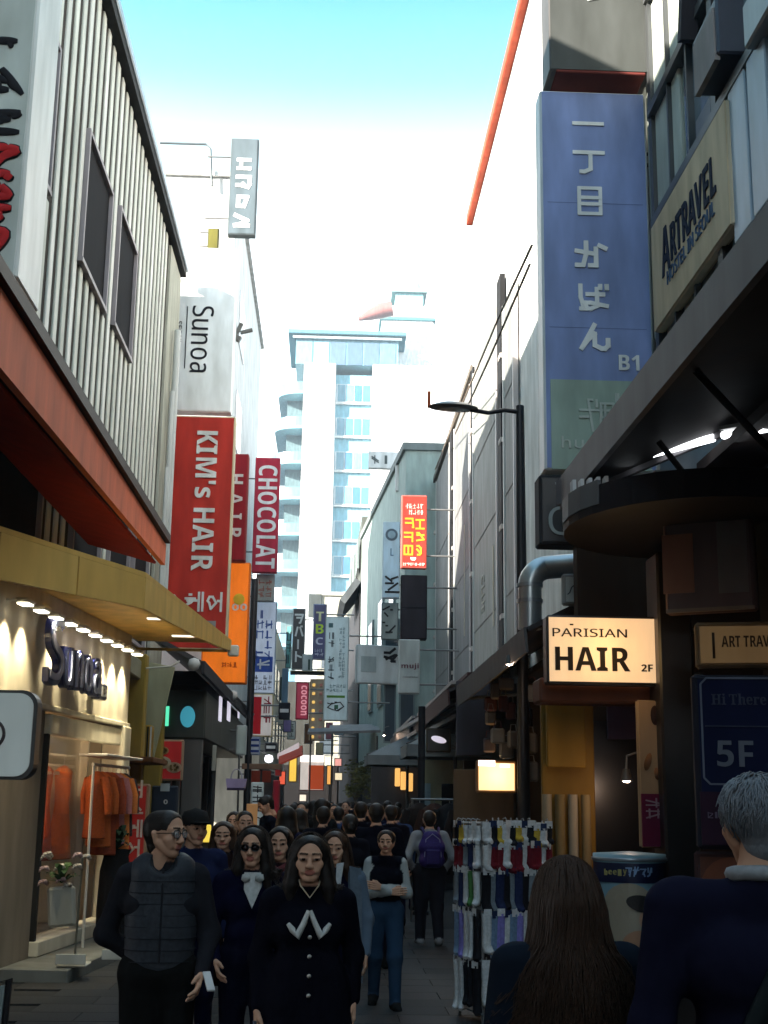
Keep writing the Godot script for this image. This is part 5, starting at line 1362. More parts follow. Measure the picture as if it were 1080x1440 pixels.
	pc.lathe([Vector2(0.001, 0), Vector2(0.2, 0.0), Vector2(0.2, 0.012), Vector2(0.001, 0.012)], 20, Transform3D(Basis(Vector3.RIGHT, PI / 2), Vector3(-0.1, 0.36, 0.026)))
	part(n, "round_picture", pc, M(0.2, 0.07, 0.04))
	# upright beauty poster and round advertising column
	n = board("beauty_poster", "tall slim poster of a woman's back over maroon panel, behind the round column", Vector3(2.784, 1.460, -11.200), Vector2(0.218, 1.250), 0.05, M(0.5, 0.3, 0.16, 0.4), M(0.4, 0.27, 0.16), 0, 0.2, "", 0, 0.01)
	part(n, "maroon_panel", box1(Vector3(0, 0.23, 0.034), Vector3(0.2, 0.44, 0.016)), M(0.2, 0.02, 0.06))
	marks(n, Vector3(0, 0.24, 0.046), Vector2(0.15, 0.36), 1, 4, M(0.5, 0.3, 0.36), 6, 0.8)
	var hr := Shp.new()
	hr.lathe([Vector2(0.001, 0), Vector2(0.05, 0.0), Vector2(0.05, 0.01), Vector2(0.001, 0.01)], 16, Transform3D(Basis(Vector3.RIGHT, PI / 2) * Basis.from_scale(Vector3(0.8, 1, 1.7)), Vector3(0.05, 1.12, 0.03)))
	part(n, "hair_print", hr, M(0.06, 0.03, 0.025))
	for e in [[-0.03, 0.72, 0.03, 2.6, 0.3], [0.05, 0.62, 0.022, 2.4, -0.1]]:
		hr = Shp.new()
		hr.lathe([Vector2(0.001, 0), Vector2(e[2], 0.0), Vector2(e[2], 0.012), Vector2(0.001, 0.012)], 14, Transform3D(Basis(Vector3.BACK, -e[4]) * Basis(Vector3.RIGHT, PI / 2) * Basis.from_scale(Vector3(1, 1, e[3])), Vector3(e[0], e[1], 0.03)))
		part(n, "shade_print", hr, M(0.28, 0.12, 0.05))
	var col := thing("advertising_column", "round light blue advertising column with navy top band and reclining woman picture", "advertising column", Vector3(2.516, 0, -10.900))
	var q := Shp.new()
	q.lathe([Vector2(0.001, 0), Vector2(0.3, 0.0), Vector2(0.3, 0.06), Vector2(0.29, 0.08), Vector2(0.29, 1.34), Vector2(0.3, 1.36), Vector2(0.3, 1.42), Vector2(0.001, 1.44)], 40)
	part(col, "drum", q, M(0.24, 0.42, 0.52, 0.45))
	q = Shp.new()
	q.lathe([Vector2(0.293, 1.2), Vector2(0.297, 1.2), Vector2(0.297, 1.36), Vector2(0.293, 1.36)], 40)
	part(col, "navy_band", q, M(0.01, 0.015, 0.06, 0.35))
	q = Shp.new()
	q.lathe([Vector2(0.3, 1.365), Vector2(0.31, 1.37), Vector2(0.31, 1.39), Vector2(0.3, 1.395)], 40)
	part(col, "rim", q, M(0.4, 0.45, 0.5, 0.3, 0.5))
	# lettering wraps round the drum
	var kana := [["0898", "98746052", "5854"], ["0696", "3933", "3910", "8932"], ["0797", "97420", "5470"], ["2824", "8884", "884110"]]
	for i in 4:
		var a := deg_to_rad(6 + i * 11.0)
		var m := part(col, "lettering", ink_shape(kana[i], Vector2(0.045, 0.07), 0.01), M(0.3, 0.45, 0.7))
		m.transform = Transform3D(Basis(Vector3.UP, a - 0.35), Basis(Vector3.UP, a - 0.35) * Vector3(0, 1.29, 0.3))
	for i in 5:
		var a := deg_to_rad(-52 + i * 8.0)
		txt(col, "beely"[i], Vector3.ZERO, 0.05 if i in [0, 3, 4] else 0.036, M(0.45, 0.4, 0.16), 0.03)
		var m := col.get_child(col.get_child_count() - 1) as MeshInstance3D
		var bq := Basis(Vector3.UP, a)
		m.transform = Transform3D(bq, bq * Vector3(0, 1.28, 0.3)) * m.transform
	# picture printed round the drum: backdrop disc, head, hair, shoulder
	var patch := func(called: String, cx: float, cy: float, rx: float, ry: float, lift: float, m: Material, tilt := 0.0) -> void:
		var z := Shp.new()
		var ring := []
		for i in 25:
			var t := TAU * i / 24.0
			var u := Vector2(rx * cos(t), ry * sin(t)).rotated(tilt) + Vector2(cx, cy)
			ring.append(Vector3((0.29 + lift) * sin(u.x / 0.29), u.y, (0.29 + lift) * cos(u.x / 0.29)))
		for rr in 4:
			for i in 24:
				var f := func(k2: int, s2: float) -> Vector3:
					var t := TAU * k2 / 24.0
					var u := Vector2(rx * s2 * cos(t), ry * s2 * sin(t)).rotated(tilt) + Vector2(cx, cy)
					return Vector3((0.29 + lift) * sin(u.x / 0.29), u.y, (0.29 + lift) * cos(u.x / 0.29))
				z.quad(f.call(i, rr / 4.0 + 0.001), f.call(i, (rr + 1) / 4.0), f.call(i + 1, (rr + 1) / 4.0), f.call(i + 1, rr / 4.0 + 0.001))
		part(col, called, z, m)
	patch.call("backdrop_print", -0.08, 0.96, 0.24, 0.24, 0.004, M(0.42, 0.36, 0.27, 0.4))
	patch.call("shoulder_print", 0.04, 0.68, 0.19, 0.15, 0.007, M(0.5, 0.26, 0.15, 0.4), -0.4)
	patch.call("face_print", 0.09, 0.94, 0.085, 0.11, 0.01, M(0.55, 0.32, 0.21, 0.4), -0.5)
	patch.call("hair_print", 0.03, 1.04, 0.13, 0.065, 0.013, M(0.015, 0.012, 0.012, 0.4), -0.2)
	patch.call("towel_print", 0.05, 0.46, 0.1, 0.06, 0.011, M(0.02, 0.02, 0.05, 0.4))
	# duct
	var d := thing("duct", "silver ventilation duct bending out of the right facade near the lit hair sign", "duct", Vector3(2.164, 3.780, -13.800))
	q = Shp.new()
	var pts := [Vector3(2.163, 3.663, -13.800), Vector3(2.167, 4.055, -13.800)]
	for i in 7:
		var a := deg_to_rad(i * 15.0)
		pts.append(Vector3(2.168, 4.134, -13.800) + Vector3(0.22 - 0.22 * cos(a), 0.22 * sin(a), 0))
	pts.append(Vector3(2.858, 4.355, -13.500))
	q.tube(pts, 0.13, 16)
	wpart(d, "pipe", q, M(0.42, 0.47, 0.5, 0.3, 0.75))
	for p in [Vector3(2.166, 3.952, -13.800), Vector3(2.168, 4.126, -13.800)]:
		q = Shp.new()
		q.tube([p, p + Vector3(0, 0.04, 0)], 0.145, 16)
		wpart(d, "collar", q, M(0.3, 0.34, 0.37, 0.35, 0.7))
	# spot lamps
	for e in [[Vector3(2.032, 3.370, -14.500), "small white spot lamp under the nearest right canopy"], [Vector3(1.537, 3.614, -36.000), "small glowing lamp at the far tip of the canopy row"], [Vector3(2.650, 2.041, -11.500), "bright desk spot lamp beside the tall beauty poster"]]:
		var l := thing("spot_lamp", e[1], "lamp", e[0])
		q = Shp.new()
		q.lathe([Vector2(0.001, 0.09), Vector2(0.03, 0.085), Vector2(0.055, -0.02), Vector2(0.05, -0.02), Vector2(0.001, 0.0)], 14)
		part(l, "shade", q, M(0.05, 0.05, 0.05, 0.4))
		q = Shp.new()
		q.lathe([Vector2(0.001, -0.035), Vector2(0.03, -0.028), Vector2(0.045, -0.005), Vector2(0.001, 0.0)], 14)
		var bu := part(l, "bulb", q, M(1.0, 0.92, 0.85, 0.4, 0, 0, 4.0))
		q = Shp.new()
		q.tube([Vector3(0, 0.08, 0), Vector3(0.02, 0.2, -0.05), Vector3(0.14, 0.24, -0.1)], 0.01, 6)
		part(l, "arm", q, M(0.2, 0.2, 0.2))
		var o := OmniLight3D.new()
		o.position = Vector3(0, -0.06, 0.02)
		o.light_energy = 0.0393
		o.light_color = Color(1, 0.86, 0.75)
		o.light_size = 0.04
		o.shadow_enabled = true
		bu.add_child(o)

const BAGS := ["third bag down left of the lamp post", "fifth bag down left of the lamp post, near its middle", "lowest bag just left of the lamp post", "second lowest bag left of the lamp post", "bag hanging left of the lamp post, level with the grey board's top", "upper bag right of the lamp post, above the middle one", "middle bag right of the lamp post", "lowest bag at the far left of the hanging bags", "bag closest to the lamp post on its left side", "lowest bag right of the lamp post", "second highest bag left of the lamp post", "highest bag left of the lamp post", "leftmost bag in the row above the grey board's middle", "highest bag right of the lamp post"]

func far_end() -> void:
	# corner building with pale green front, angled towards the camera
	var b := thing("pale_green_building", "pale green rendered corner building with dark slit windows, right of centre", "building", Vector3(2.6, 0, -48))
	var pl := PackedVector2Array([Vector2(2.35, 41.0), Vector2(9.0, 41.0), Vector2(9.0, 56.0), Vector2(1.3, 56.0)])
	var flat := Transform3D(Basis(Vector3.RIGHT, -PI / 2), Vector3.ZERO)
	var q := Shp.new()
	q.prism(pl, 3.2, 13.2, flat)
	wpart(b, "wall", q, M(0.36, 0.45, 0.43, 0.75))
	q = Shp.new()
	q.prism(PackedVector2Array([Vector2(2.25, 40.9), Vector2(9.0, 40.9), Vector2(9.0, 56.1), Vector2(1.2, 56.1)]), 13.2, 13.45, flat)
	wpart(b, "roof_edge", q, M(0.2, 0.23, 0.23))
	q = Shp.new()
	q.prism(PackedVector2Array([Vector2(2.5, 41.1), Vector2(9.0, 41.1), Vector2(9.0, 56.0), Vector2(1.5, 56.0)]), 0.0, 3.2, flat)
	wpart(b, "shop_front", q, M(0.06, 0.055, 0.055))
	var u := Vector3(-1.05, 0, -15.0).normalized()
	var nrm := Vector3(-u.z, 0, u.x) * -1.0
	if nrm.x > 0.0: nrm = -nrm
	var fb := Basis(u, Vector3.UP, u.cross(Vector3.UP))
	for e in [[3.0, 7.4, 1.4, 3.6], [6.5, 7.2, 1.5, 4.0], [10.0, 7.0, 1.4, 3.6], [5.0, 10.6, 1.6, 1.2]]:
		var c: Vector3 = Vector3(2.35, e[1], -41.0) + u * (e[0] as float)
		var w := wpart(b, "window", box1(c + nrm * 0.02, Vector3(e[2], e[3], 0.1), 0.0, fb), M(0.2, 0.26, 0.27, 0.5))
		wpart(w, "pane", box1(c + nrm * 0.075, Vector3(e[2] - 0.2, e[3] - 0.2, 0.02), 0.0, fb), M(0.025, 0.035, 0.045, 0.1))
	for e in [[Vector3(1.957, 6.739, -40.900), 0.5, 1.6], [Vector3(1.916, 4.594, -40.900), 0.4, 2.0], [Vector3(2.460, 4.380, -40.900), 0.5, 2.0]]:
		var w := wpart(b, "window", box1(e[0], Vector3(e[1], e[2], 0.12)), M(0.2, 0.26, 0.27))
		wpart(w, "pane", box1((e[0] as Vector3) + Vector3(0, 0, 0.065), Vector3(e[1] - 0.1, e[2] - 0.12, 0.02)), M(0.05, 0.07, 0.09, 0.1))
	# dark angular building beyond
	var d := thing("dark_grey_building", "dark grey angular building with slanted eaves behind the pale green one", "building", Vector3(1.3, 0, -65))
	q = Shp.new()
	q.prism(PackedVector2Array([Vector2(1.25, 57.0), Vector2(8.0, 57.0), Vector2(8.0, 80.0), Vector2(0.7, 80.0)]), 0.0, 11.2, flat)
	wpart(d, "wall", q, M(0.03, 0.03, 0.034, 0.7))
	q = Shp.new()
	q.prism(PackedVector2Array([Vector2(1.3, 57.2), Vector2(8.0, 57.2), Vector2(8.0, 80.0), Vector2(1.0, 80.0)]), 11.2, 14.5, flat)
	wpart(d, "upper_wall", q, M(0.1, 0.11, 0.1, 0.7))
	q = Shp.new()
	q.slab(Vector3(0.6, 10.4, -56.8), Vector3(1.3, 11.4, -56.8), Vector3(1.3, 11.4, -62), Vector3(0.5, 10.4, -62), 0.3)
	wpart(d, "eave", q, M(0.08, 0.09, 0.1))
	for i in 3: wpart(d, "window", box1(Vector3(1.17 - i * 0.09, 12.9, -59.0 - i * 4.0), Vector3(0.1, 1.4, 2.4)), M(0.16, 0.2, 0.2, 0.2))
	# end of the street
	var e := thing("cream_end_building", "pale cream building closing the street behind the signs", "building", Vector3(-1, 0, -86))
	wpart(e, "wall", box1(Vector3(0.4, 7.6, -90.0), Vector3(2.6, 15.2, 10.0)), M(0.4, 0.39, 0.33))
	wpart(e, "lower_wing", box1(Vector3(-4.6, 4.8, -92.0), Vector3(7.4, 9.6, 10.0)), M(0.045, 0.045, 0.042))
	wpart(e, "shop_front", box1(Vector3(-1.2, 1.8, -84.9), Vector3(5.6, 4.4, 0.2)), M(0.012, 0.01, 0.01))
	wpart(e, "roof_edge", box1(Vector3(0.4, 15.3, -90.0), Vector3(2.9, 0.24, 10.3)), M(0.4, 0.4, 0.36))
	for i in 2:
		for j in 3:
			var w := wpart(e, "window", box1(Vector3(-0.2 + i * 1.25, 5.4 + j * 2.8, -84.98), Vector3(0.9, 1.5, 0.1)), M(0.3, 0.3, 0.28))
			wpart(w, "pane", box1(Vector3(-0.2 + i * 1.25, 5.4 + j * 2.8, -84.92), Vector3(0.75, 1.35, 0.02)), M(0.06, 0.08, 0.1, 0.1))
	var uh := thing("wall_plaque", "dark upright plaque high on the cream end building", "sign", Vector3(-1.129, 13.676, -84.800))
	wpart(uh, "plate", box1(Vector3(-1.103, 14.456, -84.900), Vector3(0.9, 1.6, 0.14), 0.03), M(0.06, 0.07, 0.07))
	tower()

func tower() -> void:
	var z := -150.0
	var white := M(0.78, 0.8, 0.8, 0.6)
	var blue := M(0.06, 0.22, 0.31, 0.12)
	var slab_m := M(0.22, 0.44, 0.54, 0.5)
	var t := thing("tower", "tall white and pale blue tower with stacked balconies closing the view", "building", Vector3(1, 0, z - 8))
	wpart(t, "left_pier", box1(Vector3(-2.05, 27.0, z - 5.5), Vector3(3.9, 54.0, 13.0), 0.1), white)
	wpart(t, "right_pier", box1(Vector3(8.2, 27.0, z - 5.5), Vector3(7.6, 54.0, 13.0), 0.1), white)
	wpart(t, "core", box1(Vector3(2.2, 26.5, z - 6.5), Vector3(4.6, 53.0, 12.0)), slab_m)
	for i in 12:
		var y := 51.2 - i * 4.3
		var w := wpart(t, "window", box1(Vector3(2.16, y - 0.6, z - 0.36), Vector3(4.4, 2.3, 0.2)), M(0.5, 0.6, 0.65, 0.4))
		for k in 4: wpart(w, "pane", box1(Vector3(0.62 + k * 1.03, y - 0.6, z - 0.24), Vector3(0.92, 2.1, 0.06)), [blue, M(0.035, 0.14, 0.24, 0.1), M(0.13, 0.34, 0.42, 0.15)][(i * 3 + k * 2 + i * k) % 3])
		wpart(t, "sill", box1(Vector3(2.16, y - 1.95, z - 0.2), Vector3(4.45, 0.2, 0.4)), white)
	# rounded balconies on the left flank
	for i in 9:
		var y := 50.8 - i * 4.45
		var grow := minf(i, 5) * 0.32
		var pl := PackedVector2Array()
		for k in 13:
			var a := deg_to_rad(90 + k * 7.5)
			pl.append(Vector2(-4.0 + (3.2 + grow) * cos(a), 152.8 - 2.6 * sin(a)))
		pl.append(Vector2(-4.0 - 3.2 - grow, 162.0)); pl.append(Vector2(-4.0, 162.0))
		var q := Shp.new()
		q.prism(pl, y - 0.35, y, Transform3D(Basis(Vector3.RIGHT, -PI / 2), Vector3.ZERO))
		var bal := wpart(t, "balcony", q, slab_m)
		q = Shp.new()
		for k in 12:
			var a: Vector2 = pl[k]; var c: Vector2 = pl[k + 1]
			q.slab(Vector3(a.x, y, -a.y), Vector3(c.x, y, -c.y), Vector3(c.x, y + 1.15, -c.y), Vector3(a.x, y + 1.15, -a.y), 0.1)
		q.slab(Vector3(pl[12].x, y, -pl[12].y), Vector3(pl[13].x, y, -pl[13].y), Vector3(pl[13].x, y + 1.15, -pl[13].y), Vector3(pl[12].x, y + 1.15, -pl[12].y), 0.1)
		wpart(bal, "parapet", q, M(0.1, 0.26, 0.4, 0.3))
	wpart(t, "balcony_wall", box1(Vector3(-5.0, 25.6, z - 7.5), Vector3(2.2, 51.0, 8.0)), M(0.1, 0.16, 0.18, 0.5))
	# glazed crown
	wpart(t, "crown", box1(Vector3(1.2, 55.8, z - 5.5), Vector3(12.6, 3.7, 12.0)), M(0.15, 0.34, 0.42, 0.3))
	for i in 6: wpart(t, "crown_pane", box1(Vector3(-4.0 + i * 2.05, 55.4, z + 0.54), Vector3(1.85, 2.9, 0.1)), [M(0.16, 0.36, 0.44, 0.1), M(0.2, 0.4, 0.48, 0.1), M(0.08, 0.14, 0.22, 0.1), M(0.07, 0.13, 0.21, 0.1), M(0.08, 0.14, 0.22, 0.1), M(0.1, 0.17, 0.25, 0.1)][i])
	wpart(t, "roof_slab", box1(Vector3(1.2, 57.9, z - 5.3), Vector3(14.6, 0.55, 13.4), 0.08), M(0.1, 0.24, 0.3))
	wpart(t, "roof_beam", box1(Vector3(1.2, 57.3, z + 0.9), Vector3(13.4, 0.3, 0.3)), M(0.3, 0.38, 0.42))
	wpart(t, "stair_block", box1(Vector3(8.9, 58.0, z - 8.0), Vector3(6.6, 8.0, 7.0)), white)
	wpart(t, "cornice", box1(Vector3(8.9, 62.1, z - 8.0), Vector3(7.2, 0.35, 7.6)), M(0.08, 0.22, 0.25))
	wpart(t, "top_block", box1(Vector3(9.2, 64.3, z - 8.0), Vector3(3.6, 4.2, 4.0)), M(0.22, 0.42, 0.45))
	wpart(t, "top_slab", box1(Vector3(9.2, 66.5, z - 8.0), Vector3(4.6, 0.4, 5.0)), M(0.24, 0.36, 0.36))
	var q := Shp.new()
	q.lathe([Vector2(1.7, 66.7), Vector2(1.6, 68.0), Vector2(1.0, 69.0), Vector2(0.001, 69.4)], 20, Transform3D(Basis.IDENTITY, Vector3(9.2, 0, z - 8.0)))
	wpart(t, "dome", q, M(0.6, 0.72, 0.7))
	q = Shp.new()
	q.tube([Vector3(2.521, 60.170, -150.000), Vector3(3.927, 60.776, -150.000), Vector3(5.336, 61.384, -150.000), Vector3(6.663, 61.708, -150.000)], [0.25, 0.7, 1.0, 0.95], 14)
	wpart(t, "roof_tank", q, M(0.3, 0.12, 0.11, 0.4))

func signs_far() -> void:
	var ink_b := M(0.03, 0.03, 0.035, 0.6)
	var white := M(0.75, 0.77, 0.78, 0.5)
	var n := board("red_vertical_sign", "red vertical sign with orange characters high on the right, by the panels", Vector3(2.190, 7.941, -34.000), Vector2(0.697, 2.014), 0.25, M(0.58, 0.04, 0.03, 0.5), M(0.5, 0.12, 0.1), 1, 0, "", 1.0)
	marks(n, Vector3(0, 1.62, 0.14), Vector2(0.5, 0.34), 5, 2, M(0.8, 0.5, 0.45), 21)
	for c in [[-0.14, ["19899181", "1585"], 0], [-0.14, ["088880", "0484"], 1], [-0.14, ["0888800008", "4840"], 2], [0.17, ["0888", "4840", "0080"], 0], [0.17, ["18388211", "1686"], 1], [0.17, ["1838565115", "2040"], 2]]:
		ink(n, c[1], Vector3(c[0], 1.22 - c[2] * 0.36, 0.14), Vector2(0.24, 0.27), 0.05, M(0.85, 0.33, 0.03))
	ink(n, ["1666", "2454", "4343"], Vector3(0, 0.24, 0.14), Vector2(0.2, 0.14), 0.05, white)
	marks(n, Vector3(0, 0.1, 0.14), Vector2(0.6, 0.1), 6, 1, M(0.85, 0.6, 0.55), 22)
	n = board("black_double_sign", "blank black two part sign below the red vertical sign", Vector3(2.159, 5.941, -33.400), Vector2(0.695, 1.700), 0.3, M(0.03, 0.026, 0.034, 0.5), M(0.02, 0.018, 0.022), 1, 0, "", 1.0)
	part(n, "joint", box1(Vector3(0, 0.83, 0.165), Vector3(0.66, 0.025, 0.012)), M(0.01, 0.01, 0.012))
	n = board("grey_box_sign", "pale grey sign with small dark red lettering below the black sign", Vector3(1.996, 4.459, -32.500), Vector2(0.542, 1.369), 0.3, M(0.42, 0.46, 0.45, 0.45), M(0.5, 0.53, 0.52), 1, 0, "", 1.0)
	txt(n, "muji", Vector3(0.02, 0.68, 0.165), 0.16, M(0.14, 0.05, 0.07), 0.44)
	marks(n, Vector3(0.02, 0.42, 0.165), Vector2(0.4, 0.05), 7, 1, M(0.3, 0.3, 0.3), 23)
	n = board("sky_blue_sign", "sky blue sign with dark ring emblem left of the red vertical sign", Vector3(1.789, 7.814, -38.500), Vector2(0.523, 2.367), 0.25, M(0.55, 0.78, 0.95, 0.4), M(0.6, 0.76, 0.88), 1, 0, "", 0.3)
	var rg := Shp.new()
	rg.lathe([Vector2(0.001, 0), Vector2(0.19, 0.0), Vector2(0.19, 0.012), Vector2(0.001, 0.012)], 20, Transform3D(Basis(Vector3.RIGHT, PI / 2), Vector3(0, 1.96, 0.135)))
	part(n, "ring", rg, M(0.15, 0.2, 0.26))
	rg = Shp.new()
	rg.lathe([Vector2(0.001, 0), Vector2(0.12, 0.0), Vector2(0.12, 0.012), Vector2(0.001, 0.012)], 20, Transform3D(Basis(Vector3.RIGHT, PI / 2), Vector3(0, 1.96, 0.15)))
	part(n, "ring_centre", rg, M(0.4, 0.55, 0.66))
	ink(n, ["2821", "2171"], Vector3(0.02, 1.42, 0.14), Vector2(0.12, 0.26), 0.03, M(0.1, 0.2, 0.35))
	ink(n, ["0846", "8847", "0555", "2285", "0191"], Vector3(0.04, 0.42, 0.14), Vector2(0.4, 0.6), 0.06, ink_b)
	n = board("wide_white_sign", "wide white corner sign with black car shaped scrawl, below the sky blue sign", Vector3(1.478, 5.412, -40.600), Vector2(1.353, 1.214), 0.3, M(0.72, 0.78, 0.8, 0.4), M(0.7, 0.75, 0.77), 1, 0.25)
	ink(n, ["1747", "4779", "1564", "2476", "5386", "6373"], Vector3(0.4, 0.82, 0.166), Vector2(0.5, 0.6), 0.08, ink_b)
	part(n, "grey_patch", box1(Vector3(-0.32, 0.6, 0.166), Vector3(0.5, 0.5, 0.012), 0.004), M(0.45, 0.52, 0.53))
	n = board("scrawl_lattice_sign", "grey grille sign of dark brush strokes above the wide white sign", Vector3(1.816, 6.680, -39.500), Vector2(0.531, 1.155), 0.15, M(0.36, 0.42, 0.42), M(0.2, 0.24, 0.25), 1)
	ink(n, ["0849", "1736", "5868", "0414", "2333", "4183", "2161"], Vector3(0, 0.58, 0.09), Vector2(0.42, 0.9), 0.05, ink_b)
	n = board("white_roof_board", "white roof board with green and yellow logo above the red vertical sign", Vector3(2.679, 12.258, -43.000), Vector2(1.137, 1.069), 0.2, M(0.78, 0.78, 0.76), M(0.7, 0.7, 0.7), 0)
	ink(n, ["0048", "4890", "2565"], Vector3(0.2, 0.4, 0.115), Vector2(0.36, 0.44), 0.07, M(0.25, 0.45, 0.15))
	part(n, "yellow_band", box1(Vector3(0.05, 0.12, 0.115), Vector3(0.8, 0.1, 0.012)), M(0.75, 0.72, 0.12))
	n = board("dark_letter_roof_sign", "faint row of dark letters on a white roof board, left of the logo board", Vector3(1.826, 13.831, -46.000), Vector2(1.165, 0.657), 0.2, M(0.78, 0.79, 0.79), M(0.72, 0.72, 0.72), 0)
	marks(n, Vector3(0, 0.34, 0.115), Vector2(1.0, 0.4), 3, 1, M(0.12, 0.14, 0.14), 25)
	n = board("eye_clinic_sign", "large pale cyan sign with an eye drawing at its base, centre of street", Vector3(0.195, 4.201, -40.000), Vector2(0.753, 3.225), 0.25, M(0.5, 0.66, 0.72, 0.4, 0, 1, 0.06), M(0.4, 0.5, 0.54), 1, 0, "", 1.3)
	part(n, "dot", box1(Vector3(-0.2, 2.95, 0.14), Vector3(0.14, 0.14, 0.012), 0.004), M(0.1, 0.2, 0.22))
	marks(n, Vector3(-0.17, 2.0, 0.14), Vector2(0.22, 1.5), 1, 6, M(0.08, 0.1, 0.12), 26)
	marks(n, Vector3(0.16, 2.1, 0.14), Vector2(0.2, 1.6), 2, 14, M(0.22, 0.32, 0.36), 27)
	marks(n, Vector3(0, 1.0, 0.14), Vector2(0.6, 0.26), 6, 2, M(0.15, 0.25, 0.28), 28)
	part(n, "green_bar", box1(Vector3(0, 0.74, 0.14), Vector3(0.56, 0.07, 0.012)), M(0.12, 0.3, 0.06))
	ink(n, ["04274879", "04326195", "79955143", "2838", "0827", "4959"], Vector3(0, 0.42, 0.14), Vector2(0.5, 0.3), 0.03, ink_b)
	part(n, "pupil", box1(Vector3(0.02, 0.42, 0.14), Vector3(0.12, 0.13, 0.014), 0.005), M(0.05, 0.16, 0.1))
	n = board("navy_letter_sign", "navy sign with white and yellow letters left of the eye clinic sign", Vector3(-0.407, 6.716, -46.000), Vector2(0.486, 2.005), 0.25, M(0.015, 0.025, 0.15, 0.4), M(0.3, 0.34, 0.5), 1, 0, "", 1.0)
	txt(n, "T", Vector3(0, 1.55, 0.14), 0.34, M(0.75, 0.75, 0.45), 0.28)
	txt(n, "B", Vector3(0, 1.1, 0.14), 0.34, M(0.55, 0.75, 0.08), 0.28)
	txt(n, "C", Vector3(0, 0.66, 0.14), 0.26, M(0.55, 0.6, 0.75), 0.26)
	marks(n, Vector3(0, 0.25, 0.14), Vector2(0.34, 0.28), 2, 2, M(0.4, 0.45, 0.6), 30)
	n = board("black_katakana_sign", "black sign with white Japanese strokes left of the navy letter sign", Vector3(-1.254, 6.740, -50.000), Vector2(0.499, 2.396), 0.25, M(0.012, 0.012, 0.016, 0.4), M(0.45, 0.48, 0.5), 1, 0, "", 1.0)
	for e in [["0898", "98605", "2565"], ["3810", "6890", "7989"], ["4840"], ["2920", "2684"]].size(): 
		var gl: Array = [["0898", "986050", "2565"], ["3810", "6890", "7989"], ["4840"], ["2920", "2684"]][e]
		ink(n, gl, Vector3(0, 2.0 - e * 0.5, 0.14), Vector2(0.3, 0.36), 0.07, white)
	n = board("pink_red_sign", "narrow red and pink lit sign below the black katakana sign", Vector3(-0.923, 4.468, -44.000), Vector2(0.435, 1.248), 0.25, M(0.42, 0.01, 0.05, 0.4, 0, 1, 0.15), M(0.3, 0.02, 0.05), 1, 0, "", 1.0)
	txt(n, "cocoon", Vector3(0.06, 0.64, 0.14), 0.2, M(0.85, 0.35, 0.4, 0.5, 0, 0, 0.3), 1.0, -PI / 2)
	n = board("bulb_column_sign", "beige column sign dotted with orange bulbs left of the eye clinic sign", Vector3(-0.436, 3.895, -47.000), Vector2(0.567, 2.225), 0.2, M(0.5, 0.4, 0.3), M(0.45, 0.32, 0.2), 1, 0, "", 1.0)
	for i in 14: part(n, "bulb", box1(Vector3(-0.14 + (i % 2) * 0.26, 0.14 + (i / 2) * 0.31, 0.13), Vector3(0.11, 0.11, 0.05), 0.02), [M(0.9, 0.55, 0.15, 0.5, 0, 0, 0.5), M(0.7, 0.3, 0.25)][i % 2])
	n = board("thin_blue_sign", "thin pale blue upright sign left of the pink red sign", Vector3(-1.802, 5.164, -52.000), Vector2(0.257, 1.821), 0.2, M(0.2, 0.3, 0.42), M(0.25, 0.35, 0.45), 0)
	n = board("white_arch_sign", "small white sign with dark arch below the navy letter sign", Vector3(-0.864, 6.540, -49.000), Vector2(0.406, 0.704), 0.15, M(0.7, 0.72, 0.72), M(0.5, 0.52, 0.52), 1)
	part(n, "arch", box1(Vector3(0.06, 0.3, 0.09), Vector3(0.08, 0.4, 0.012)), M(0.06, 0.1, 0.08))
	var bm := thing("sign_beam", "dark horizontal beam carrying the central signs", "beam", Vector3(-0.841, 6.343, -47.500))
	wpart(bm, "beam", box1(Vector3(-0.841, 6.369, -47.500), Vector3(1.25, 0.12, 0.12)), M(0.04, 0.04, 0.035))
	wpart(bm, "lip", box1(Vector3(-0.843, 6.448, -47.500), Vector3(1.25, 0.03, 0.16)), M(0.4, 0.38, 0.25))
	n = board("oval_sign", "black sign with white oval at the left centre of the street", Vector3(-1.241, 3.979, -36.000), Vector2(0.315, 0.469), 0.15, M(0.02, 0.02, 0.03), M(0.03, 0.03, 0.04), -1, 0, "", 0.5)
	part(n, "oval", box1(Vector3(0, 0.24, 0.09), Vector3(0.24, 0.1, 0.014), 0.006), M(0.7, 0.72, 0.76))
	n = board("red_lit_sign", "white lit sign with red orange panel at the street's far end", Vector3(-0.607, 2.156, -50.000), Vector2(0.950, 1.332), 0.2, M(0.85, 0.75, 0.68, 0.5, 0, 1, 0.4), M(0.4, 0.1, 0.08), 0)
	part(n, "red_panel", box1(Vector3(0.16, 0.5, 0.116), Vector3(0.56, 0.9, 0.012)), M(0.6, 0.09, 0.03, 0.5, 0, 0, 0.3))
	part(n, "white_top", box1(Vector3(0, 1.2, 0.12), Vector3(0.92, 0.26, 0.02)), M(0.95, 0.9, 0.85, 0.5, 0, 0, 0.9))
	n = board("yellow_lit_sign", "yellow lit upright sign beside the white lit sign at the far end", Vector3(-1.278, 2.438, -48.000), Vector2(0.313, 0.972), 0.15, M(0.9, 0.55, 0.08, 0.5, 0, 1, 0.7), M(0.4, 0.25, 0.05), 0)
	var aw := thing("red_stall_awning", "small red and white stall awning far down the street", "awning", Vector3(-1.293, 3.516, -46.000))
	var q := Shp.new()
	q.slab(Vector3(-1.738, 3.336, -46.000), Vector3(-0.922, 3.694, -46.000), Vector3(-0.874, 3.330, -44.000), Vector3(-1.654, 2.988, -44.000), 0.06)
	wpart(aw, "cloth", q, M(0.55, 0.08, 0.05))
	q = Shp.new()
